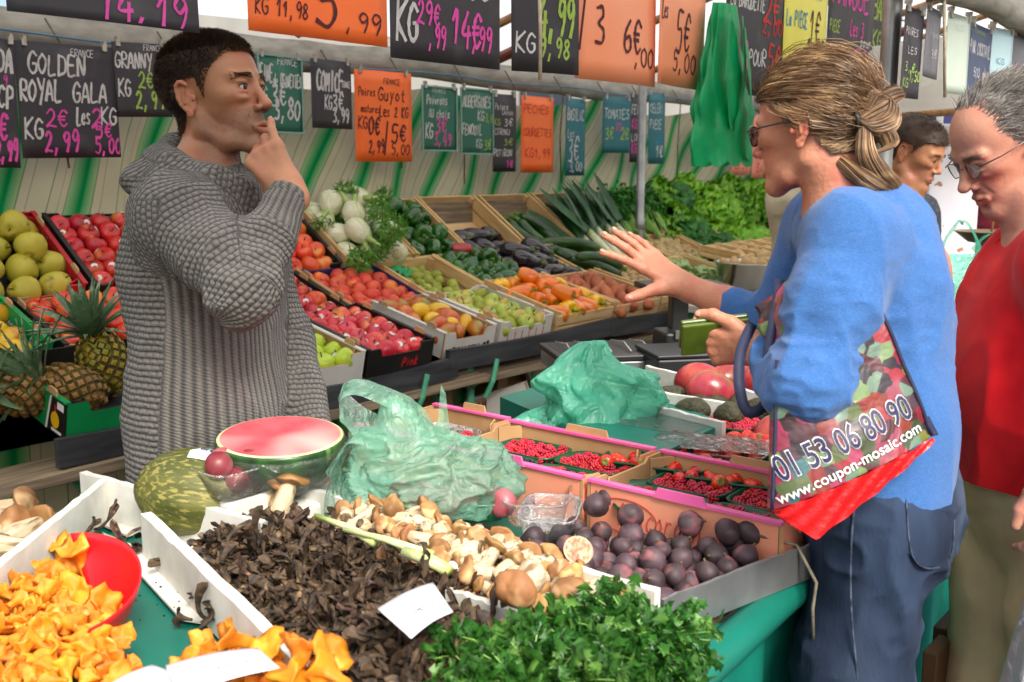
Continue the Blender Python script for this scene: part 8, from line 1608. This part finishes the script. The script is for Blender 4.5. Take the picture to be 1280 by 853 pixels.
# ================================================================ the mosaic shopping bag
def mosaic():
    m = bpy.data.materials.new('mosaic_print'); nt = nodes_of(m); L = nt.links.new; out = N(nt, 'ShaderNodeOutputMaterial'); b = N(nt, 'ShaderNodeBsdfPrincipled'); b.inputs['Roughness'].default_value = .35; b.inputs['Coat Weight'].default_value = .3; L(b.outputs[0], out.inputs[0])
    tc = N(nt, 'ShaderNodeTexCoord'); vo = N(nt, 'ShaderNodeTexVoronoi', distance='CHEBYCHEV', voronoi_dimensions='2D'); vo.inputs['Scale'].default_value = 46; vo.inputs['Randomness'].default_value = .75; nz = N(nt, 'ShaderNodeTexNoise'); nz.inputs['Scale'].default_value = 16; L(tc.outputs['Object'], vo.inputs['Vector'])
    sp = N(nt, 'ShaderNodeSeparateColor'); L(vo.outputs['Color'], sp.inputs[0]); cr = N(nt, 'ShaderNodeValToRGB'); cr.color_ramp.interpolation = 'CONSTANT'; L(sp.outputs[0], cr.inputs[0]); e = cr.color_ramp.elements
    cols = ['#5c1424', '#9c2038', '#3c1a24', '#a83858', '#4a5a34', '#b82438', '#8cac6c', '#2a1c28', '#c03a6a', '#6a7a48', '#a0301c', '#8a8c2c', '#5a3844', '#b04a62', '#7c9c84', '#3c7c84']
    e[0].color = lin(cols[0]); e[1].position = .98; e[1].color = lin(cols[-1])
    for i, c in enumerate(cols[1:-1]): q = e.new((i+1)/16); q.color = lin(c)
    for q in e: q.color = [x*.5 for x in q.color[:3]]+[1]
    L(tc.outputs['Object'], nz.inputs['Vector']); n2 = N(nt, 'ShaderNodeTexNoise'); n2.inputs['Scale'].default_value = 130; n2.inputs['Detail'].default_value = 6; L(tc.outputs['Object'], n2.inputs['Vector']); mx = N(nt, 'ShaderNodeMix', data_type='RGBA', blend_type='OVERLAY'); mx.inputs[0].default_value = .35; L(cr.outputs[0], mx.inputs[6]); L(n2.outputs[0], mx.inputs[7]); L(mx.outputs[2], b.inputs['Base Color'])
    n3 = N(nt, 'ShaderNodeTexNoise'); n3.inputs['Scale'].default_value = 14; n3.inputs['Distortion'].default_value = 2; L(tc.outputs['Object'], n3.inputs['Vector']); bp = N(nt, 'ShaderNodeBump'); bp.inputs['Strength'].default_value = .5; bp.inputs['Distance'].default_value = .008; L(n3.outputs[0], bp.inputs['Height']); L(bp.outputs[0], b.inputs['Normal']); return m
M_mos = mosaic(); M_bred = mat('red_woven_plastic', '#c40c14', '#dc1a1c', scale=30, rough=.35, bump=.6, bscale=60, coat=.2); M_navy = mat('navy_webbing', '#141a34', '#1e2646', scale=60, rough=.7)
tb_ = 1.50; O_ = J(962, 640, tb_); ex = unit(J(1172, 548, tb_+.02)-O_); eyv = J(966, 400, tb_)-O_; nrm = unit(np.cross(ex, eyv)); ey = np.cross(nrm, ex); MBG = np.eye(4); MBG[:3, 0] = ex; MBG[:3, 1] = ey; MBG[:3, 2] = nrm; MBG[:3, 3] = O_; px = tb_/F
t = thing('shopping_bag', 'mosaic-patterned shopping bag with navy straps and shiny red base on the woman\'s arm', 'bag', M=Matrix(MBG.tolist()))
iv = np.linalg.inv(MBG)
def loc(x, y, tt=tb_): p = P(x, y, t=tt); return (iv@np.append(p, 1))[:3]
corn = [loc(962, 636), loc(1168, 545), loc(1100, 385), loc(968, 450)]
FXY = np.array(corn)
def facev(a, b): return .012+.030*(np.sin(PI*np.clip(a, .001, .999))**.6)*(1-b*.8)+.004*vnoise(np.stack([a*4, b*4, a*0+1.], 1), 1.7, 3)
def face(a, b, zs): 
    a = min(max(a, 0), 1); p = (np.array(corn[0])*(1-a)+np.array(corn[1])*a)*(1-b)+(np.array(corn[3])*(1-a)+np.array(corn[2])*a)*b; q = .004*vnoise(np.array([[a*4, b*4, zs]]), 1.7, 3)[0]; p = p.copy(); p[2] = zs*(.012+.030*(math.sin(PI*a)**.6)*(1-b*.8))+q; return p
mb = MB(); mb.grid(lambda a, b: face(a, b, 1), 24, 20); mb.grid(lambda a, b: face(1-a, b, -1), 24, 20)
mb.grid(lambda a, b: face(0, a, 1-2*b), 16, 4); mb.grid(lambda a, b: face(1, 1-a, 1-2*b), 16, 4); mb.build('body', M_mos, t, True)
rb = [loc(962, 638), loc(1012, 671), loc(1172, 552), loc(1166, 540)]
mb = MB()
def base(a, b):
    top = np.array(corn[0])*(1-a)+np.array(corn[1])*a; bot = (np.array(loc(966, 642))*(1-a*3)+np.array(rb[1])*a*3) if a < .333 else (np.array(rb[1])*(1-(a-.333)*1.5)+np.array(rb[2])*(a-.333)*1.5); p = top*(1-b)+bot*b; p[2] = (.014+.032*math.sin(PI*a)**.6)*(1-b*.3)+.003*math.sin(a*40+b*7); return p
mb.grid(base, 40, 8); mb.grid(lambda a, b: base(1-a, b)*np.array([1, 1, -1]), 40, 8); mb.build('red_base', M_bred, t, True)
mb = MB(); mb.tube([face(1, q, 1)+np.array([0, 0, .001]) for q in np.linspace(0, 1, 12)], .0035, 6); mb.tube([face(0, q, 1)+np.array([0, 0, .001]) for q in np.linspace(0, 1, 12)], .003, 6); mb.build('navy_piping', M_navy, t, True)
def strap(pts, w, nm='strap'):
    q = np.array([loc(x, y, tt) for x, y, tt in pts]); q = smooth_line(q, 6); mb = MB(); k = len(q); T_ = np.gradient(q, axis=0); T_ /= np.linalg.norm(T_, axis=1)[:, None]; sd = np.cross(T_, np.array([0, .1, 1.])); sd /= np.linalg.norm(sd, axis=1)[:, None]
    mb.add(np.vstack([q-sd*w, q+sd*w]), [(j, j+1, k+j+1, k+j) for j in range(k-1)]); o = mb.build(nm, M_navy, t, True); s_ = o.modifiers.new('t', 'SOLIDIFY'); s_.thickness = .002; return o
strap([(975, 350, 1.60), (968, 400, 1.56), (960, 445, 1.555), (962, 490, 1.56), (950, 512, 1.56), (932, 512, 1.56), (924, 480, 1.56), (926, 440, 1.58), (940, 405, 1.62)], .0085); strap([(1085, 400, 1.60), (1120, 450, 1.60), (1150, 510, 1.56), (1168, 545, 1.53)], .006)
# upper front flap of the bag by her elbow
fl_ = [J(944, 384, 1.60), J(990, 344, 1.60), J(992, 412, 1.56), J(962, 440, 1.56)]
def flp(a, b): p = (fl_[0]*(1-a)+fl_[1]*a)*(1-b)+(fl_[3]*(1-a)+fl_[2]*a)*b; return (iv@np.append(p-Hh*.022*math.sin(PI*a)*(.6+.4*math.sin(PI*b))+RR*.004*math.sin(b*9+a*4), 1))[:3]
mb = MB(); mb.grid(flp, 14, 14); o = mb.build('folded_top', M_mos, t, True); s_ = o.modifiers.new('t', 'SOLIDIFY'); s_.thickness = .004
def bagtext(s_, x0, y0, x1, y1, size, m, zoff, bold, nm):
    a = loc(x0, y0); b = loc(x1, y1); d = unit((b-a)*np.array([1, 1, 0])); W_ = np.linalg.norm((b-a)[:2]); cu = bpy.data.curves.new('x', 'FONT'); cu.body = s_; cu.size = size; cu.offset = bold; cu.extrude = .0002; cu.resolution_u = 3; o = bpy.data.objects.new('tmp', cu); COL.objects.link(o); bpy.context.view_layer.update()
    me = bpy.data.meshes.new_from_object(o.evaluated_get(bpy.context.evaluated_depsgraph_get())); bpy.data.objects.remove(o); co = np.zeros(len(me.vertices)*3); me.vertices.foreach_get('co', co); co = co.reshape(-1, 3); lo_, hi_ = -0*bold, W_; ww = np.ptp(co[:, 0])-2*bold; co[:, 0] *= W_/ww
    n_ = np.array([-d[1], d[0]]); q = np.zeros_like(co); q[:, 0] = a[0]+d[0]*co[:, 0]+n_[0]*co[:, 1]; q[:, 1] = a[1]+d[1]*co[:, 0]+n_[1]*co[:, 1]
    aa = np.full(len(q), .5); bb_ = np.full(len(q), .5); C_ = FXY[:, :2]; X_ = q[:, :2]
    for _ in range(8):
        A1, B1 = aa[:, None], bb_[:, None]; p = (C_[0]*(1-A1)+C_[1]*A1)*(1-B1)+(C_[3]*(1-A1)+C_[2]*A1)*B1; pa = (C_[1]-C_[0])*(1-B1)+(C_[2]-C_[3])*B1; pb = (C_[3]-C_[0])*(1-A1)+(C_[2]-C_[1])*A1
        de = pa[:, 0]*pb[:, 1]-pa[:, 1]*pb[:, 0]; r_ = X_-p; aa = np.clip(aa+(r_[:, 0]*pb[:, 1]-r_[:, 1]*pb[:, 0])/de, 0, 1); bb_ = np.clip(bb_+(pa[:, 0]*r_[:, 1]-pa[:, 1]*r_[:, 0])/de, 0, 1)
    q[:, 2] = facev(aa, bb_)+zoff+(co[:, 2] > 0)*.0002
    me.vertices.foreach_set('co', q.ravel()); me.materials.clear(); me.materials.append(m); return link(nm, me, t)
o1 = bagtext('01 53 06 80 90', 970, 600, 1137, 520, .052, M_txt_w, .0016, .0022, 'number_outline'); o1 = bagtext('01 53 06 80 90', 970, 600, 1137, 520, .052, M_txt_n, .0030, .0006, 'number_lettering')
bagtext('www.coupon-mosaic.com', 968, 628, 1150, 538, .022, M_txt_w, .0024, .0002, 'web_lettering')
# ================================================================ the older man in red
S3 = 1.0; t3 = 1.92; od = unit(-RR*.90-Hh*.1); HA3 = headrot(od, 31, 0); HC3 = J(1258, 178, t3)
rp = J(1330, 600, t3); root = person('older grey-haired man in red polo shirt and khaki trousers looking down', (rp[0], rp[1], 0)); lf3 = unit(np.cross([0, 0, 1], od))
body = SDF(); T3 = head_prims(body, HC3, HA3, S3, nose=1.22, jaw=1.08, thin=1.05); nb3 = J(1318, 275, t3)
body.chain([T3((-.03, 0, -.04)), T3((-.045, 0, -.09)), nb3], [.06, .062, .07], .03)
a_, b_, c_ = J(1345, 370, t3), J(1322, 500, t3), J(1325, 600, t3); shn, shf = J(1350, 330, t3-.17), J(1345, 320, t3+.2); el, wr = J(1385, 500, t3-.25), J(1338, 585, t3-.28)
body.chain([nb3, a_, b_, c_], [.08, .15, .15, .14], .05).cone(shn, shf, .06, .06, .05).chain([shn, el, wr], [.055, .045, .03], .02).chain([shf, J(1330, 490, t3+.25), J(1290, 560, t3+.2)], [.055, .045, .03], .02)
hand_prims(body, wr, unit(J(1324, 690, t3-.28)-wr), od, 1.02, False, [(20, 40, 20), (25, 45, 25), (30, 50, 25), (30, 50, 25)])
h3 = (c_-lf3*.10, c_+lf3*.10)
for p in h3: kn = np.array([p[0], p[1], .50]); an = np.array([p[0], p[1], .08]); body.chain([p, kn, an], [.10, .065, .04], .03).cone(an+[0, 0, -.03], an+od*.17+[0, 0, -.05], .035, .028, .03)
v, f = body.mesh(.0038); v, f = refine(v, f, body, [(HC3, .17)]); MS4 = skin_mat('old_man_skin', '#c49078', '#b87e68', '#bc6c5c', .5, .18); tint = face_tint(v, HC3, HA3, S3, lips=(.90, .70, .66), cheek=.12); to_obj('body', v, f, MS4, root, {'tint': ('FLOAT_COLOR', tint)}); eyes(root, T3, HA3, S3, '#4a5a64')
mh = hair_mat('grey_hair', '#56524c', '#85807a', '#9e9a94', .5); mk = lambda l: hairline(l, nape=-.07, front=.088, burn=-.005) & ((l[:, 0] < .045) | (l[:, 2] > .098))
cap, _, _, _ = hair_cap('hair', v, f, HC3, HA3, S3, lambda l: mk(l-np.array([-.024, 0, .012])), .002, mh, root, .3); sv, sf = scalp(v, f, HC3, HA3, S3, mk); sn = normals(sv, sf); rs = np.random.default_rng(9); roots, ni = sample(sv, sf, 13000, rs); dirs = sn[ni]*.3+HA3@np.array([-.9, 0, .15])+rs.normal(size=(len(roots), 3))*.18; dirs /= np.linalg.norm(dirs, axis=1)[:, None]
strands('hair_strands', roots, dirs, 4, .030, .0008, mh, cap, lambda p, d, f_: d+np.array([0, 0, -.18])+.06*np.sin(p*160), seed=4); brow_strands(root, T3, HA3, S3, mh, .0225, 120, 5, .0045, body); glasses(T3, root, mat('thin_metal_frame', '#5a5048', '#7a6e60', scale=9, rough=.3, metal=.7), .024, .015, .0011)
sw = SDF(); sw.chain([J(1346, 325, t3), J(1345, 375, t3), J(1332, 440, t3), b_, J(1318, 596, t3)], [.10, .155, .175, .185, .175], .06, 1, 1).ell(J(1284, 490, t3), (.11, .15, .15), frame(od), .08)
for dl in (-1, 1): sw.chain([a_+lf3*.08*dl+[0, 0, .06], a_+lf3*.09*dl, b_+lf3*.07*dl, c_+lf3*.07*dl], [.09, .13, .14, .14], .06, 1, 1)
sw.cone(shn, shf, .085, .085, .05, 1, 2).chain([shn, shn+(el-shn)*.75], [.09, .085], .03, 1, 3).chain([shf, shf+(J(1330, 490, t3+.25)-shf)*.7], [.09, .085], .03, 1, 4); sw.chain([T3((-.03, 0, -.08)), nb3+[0, 0, .02]], [.062, .07], .01, -1)
sv2, sf2 = sw.mesh(.005, disp=lambda p: cloth_noise(p, .014, 5, 31, (1, 1, .5))); hz3 = J(1240, 597, t3)[2]; a3, b3, _ = submesh(sv2, sf2, sv2[:, 2] > hz3); MR = mat('red_polo', '#c80e18', '#da181e', scale=20, rough=.85, bump=.15, bscale=300, sheen=.1, spec=.2); so4 = to_obj('polo_shirt', a3, b3, MR, root)
mb = MB(); 
for s_ in (-1, 1): mb.tube([nb3-od*.05+lf3*.05*s_+[0, 0, .03], nb3+lf3*.078*s_+[0, 0, .0], nb3+od*.085+lf3*.03*s_+[0, 0, -.045]], [.016, .020, .014], 8, flat=.6)
mb.build('collar', MR, so4, True); 
pt = SDF(); pt.chain([J(1318, 585, t3), c_], [.165, .16], .05)
for q, p in enumerate(h3): kn = np.array([p[0], p[1], .5])+od*.02; an = np.array([p[0], p[1], .1]); pt.chain([p, kn, an], [.13, .105, .09], .04)
pt.ell(J(1285, 640, t3), (.07, .13, .10), frame(od), .05); pv, pf = pt.mesh(.0055, disp=lambda p: cloth_noise(p, .014, 6, 41, (1, 1, .5))); to_obj('trousers', pv, pf, mat('khaki_cotton', '#d0b484', '#e0c898', scale=12, rough=.85, bump=.2, bscale=150), root); settle(root)
t = thing('plastic_bag', 'white carrier bag hanging from the hand of the man in red', 'bag', J(1326, 700, t3-.28)); mb = MB(); mb.grid(lambda a, b: (.13*math.cos(2*PI*a)*(.35+.65*math.sin(min(1, b*1.2)*PI/2))*(1+.12*math.sin(14*PI*a)), .07*math.sin(2*PI*a)*(.4+.6*b), -.22*b+.02*(1-b)), 48, 14); mb.build('bag_film', film_mat('white_bag_film', '#e0e0e8', .8, .3, .4), t, True)
# ================================================================ people farther back
def simple_person(label, hx, hy, tt, S, dirv, pitch, cols, torso, sho=.2, hairm=None, skin=None, hood=False, seed=1):
    A = headrot(dirv, pitch); Hc = J(hx, hy, tt); l_ = unit(np.cross([0, 0, 1], dirv)); nbx = Hc-dirv*.05*S+np.array([0, 0, -.17*S]); root = person(label, (nbx[0], nbx[1], 0)); b = SDF(); T = head_prims(b, Hc, A, S)
    pz = .95; p_ = np.array([nbx[0], nbx[1], pz])-dirv*.02; c = (nbx*.65+p_*.35); b.chain([T((-.03, 0, -.04)), T((-.04, 0, -.09)), nbx], [.055*S, .055*S, .065*S], .03).chain([nbx, c, p_], [.08, .12, .12], .05); s1, s2 = nbx+l_*sho+[0, 0, -.06], nbx-l_*sho+[0, 0, -.06]; b.cone(s1, s2, .05, .05, .05); hands = []
    g = SDF(); g.chain([nbx+[0, 0, -.06], c, p_], [.11, .145, .14], .05)
    for s_, q in ((1, s1), (-1, s2)):
        e = q+np.array([0, 0, -.27])+dirv*.06; w = e+dirv*.2+np.array([0, 0, -.06]); b.chain([q, e, w], [.05, .04, .028], .02); g.chain([q, e, e+(w-e)*.9], [.075, .06, .045], .03); hand_prims(b, w, dirv, (0, 0, 1), .95*S, s_ < 0, [(25, 35, 20)]*4)
        hp = p_+l_*.09*s_; b.chain([hp, hp*[1, 1, 0]+[0, 0, .5], hp*[1, 1, 0]+[0, 0, .06]], [.08, .055, .04], .03)
    g.cone(s1, s2, .075, .075, .05)
    if hood: g.chain([nbx-dirv*.04+l_*.09+[0, 0, .0], nbx-dirv*.10+[0, 0, .02], nbx-dirv*.04-l_*.09], [.04, .05, .04], .03)
    v, f = b.mesh(.006); sk = skin or MSK; to_obj('body', v, f, sk, root, {'tint': ('FLOAT_COLOR', face_tint(v, Hc, A, S, .4 if not hood else 0))}); eyes(root, T, A, S); mh = hairm or bpy.data.materials['vendor_hair']
    cap, sv, sf, sn = hair_cap('hair', v, f, Hc, A, S, lambda l: hairline(l, nape=-.07, front=.05, burn=-.01), .008, mh, root, .3); rs = np.random.default_rng(seed); roots, ni = sample(sv, sf, 3500, rs); strands('hair_strands', roots, unit_rows(sn[ni]*.6+A@np.array([.3, 0, -.3])+rs.normal(size=(len(roots), 3))*.2), 2, .016, .0012, mh, cap, lambda p, d, f_: d, seed=2); brow_strands(root, T, A, S, mh, .023, 120, 3, .0045, b)
    gv, gf = g.mesh(.008, disp=lambda p: cloth_noise(p, .008, 7, seed)); to_obj('jacket', gv, gf, cols[0], root); pp = SDF()
    for s_ in (-1, 1): hp = p_+l_*.09*s_; pp.chain([hp+[0, 0, .06], hp*[1, 1, 0]+[0, 0, .5], hp*[1, 1, 0]+[0, 0, .1]], [.12, .08, .07], .04)
    pv, pf = pp.mesh(.012); to_obj('trousers', pv, pf, cols[1], root); settle(root); return root
simple_person('dark-haired man in dark patterned shirt looking down behind the steel pole', 1143, 190, 3.6, 1.02, unit(RR*.75-Hh*.66), 22, (mat('dark_patterned_shirt', '#121820', '#2c3440', scale=60, rough=.8, c3='#4a5058', s3=80, lo3=.6, hi3=.7), jm), None, seed=2)
simple_person('person in a beige hooded jacket standing beyond the woman in blue', 1042, 184, 4.2, .94, unit(Hh*.8+RR*.3), 0, (mat('beige_jacket', '#b8ab90', '#c8bca2', scale=12, rough=.85), jm), None, sho=.17, hood=True, skin=MS3, hairm=bpy.data.materials['grey_hair'], seed=3)
simple_person('distant person in a burgundy top behind the hanging scale pan', 1243, 225, 7.2, 1., unit(-RR*.6-Hh*.7), 0, (mat('burgundy_top', '#6a1226', '#7c1a30', scale=12, rough=.85), jm), None, seed=4)
EXPO = 1.08
# ================================================================ camera and output
cam = bpy.data.cameras.new('camera'); co = bpy.data.objects.new('camera', cam); COL.objects.link(co)
cam.sensor_width = 36; cam.lens = 36*F/1280; cam.clip_end = 500; cam.clip_start = .05
Rm = Matrix((V(RR), V(UP), V(-FW))).transposed().to_4x4(); Rm.translation = V(CAM); co.matrix_world = Rm
cam.dof.use_dof = True; cam.dof.focus_distance = 2.15; cam.dof.aperture_fstop = 6.3
scene.camera = co
scene.view_settings.view_transform = 'Standard'; scene.view_settings.look = 'None'; scene.view_settings.gamma = 1; scene.view_settings.use_curve_mapping = False
scene.view_settings.exposure = EXPO
scene.render.engine = 'CYCLES'; scene.cycles.use_denoising = True; scene.cycles.max_bounces = 8; scene.cycles.diffuse_bounces = 4; scene.cycles.transparent_max_bounces = 12
scene.cycles.sample_clamp_indirect = 8; scene.cycles.caustics_reflective = False; scene.cycles.caustics_refractive = False

for o in list(PROTO.values()):
    if '_u' not in o:
        for ch in list(o.children): bpy.data.objects.remove(ch)
        bpy.data.objects.remove(o)
for o in bpy.data.objects:
    for k in ('_u', '_h', '_w', '_d'):
        if k in o: del o[k]
    if o.parent is not None and 'category' in o: del o['category']
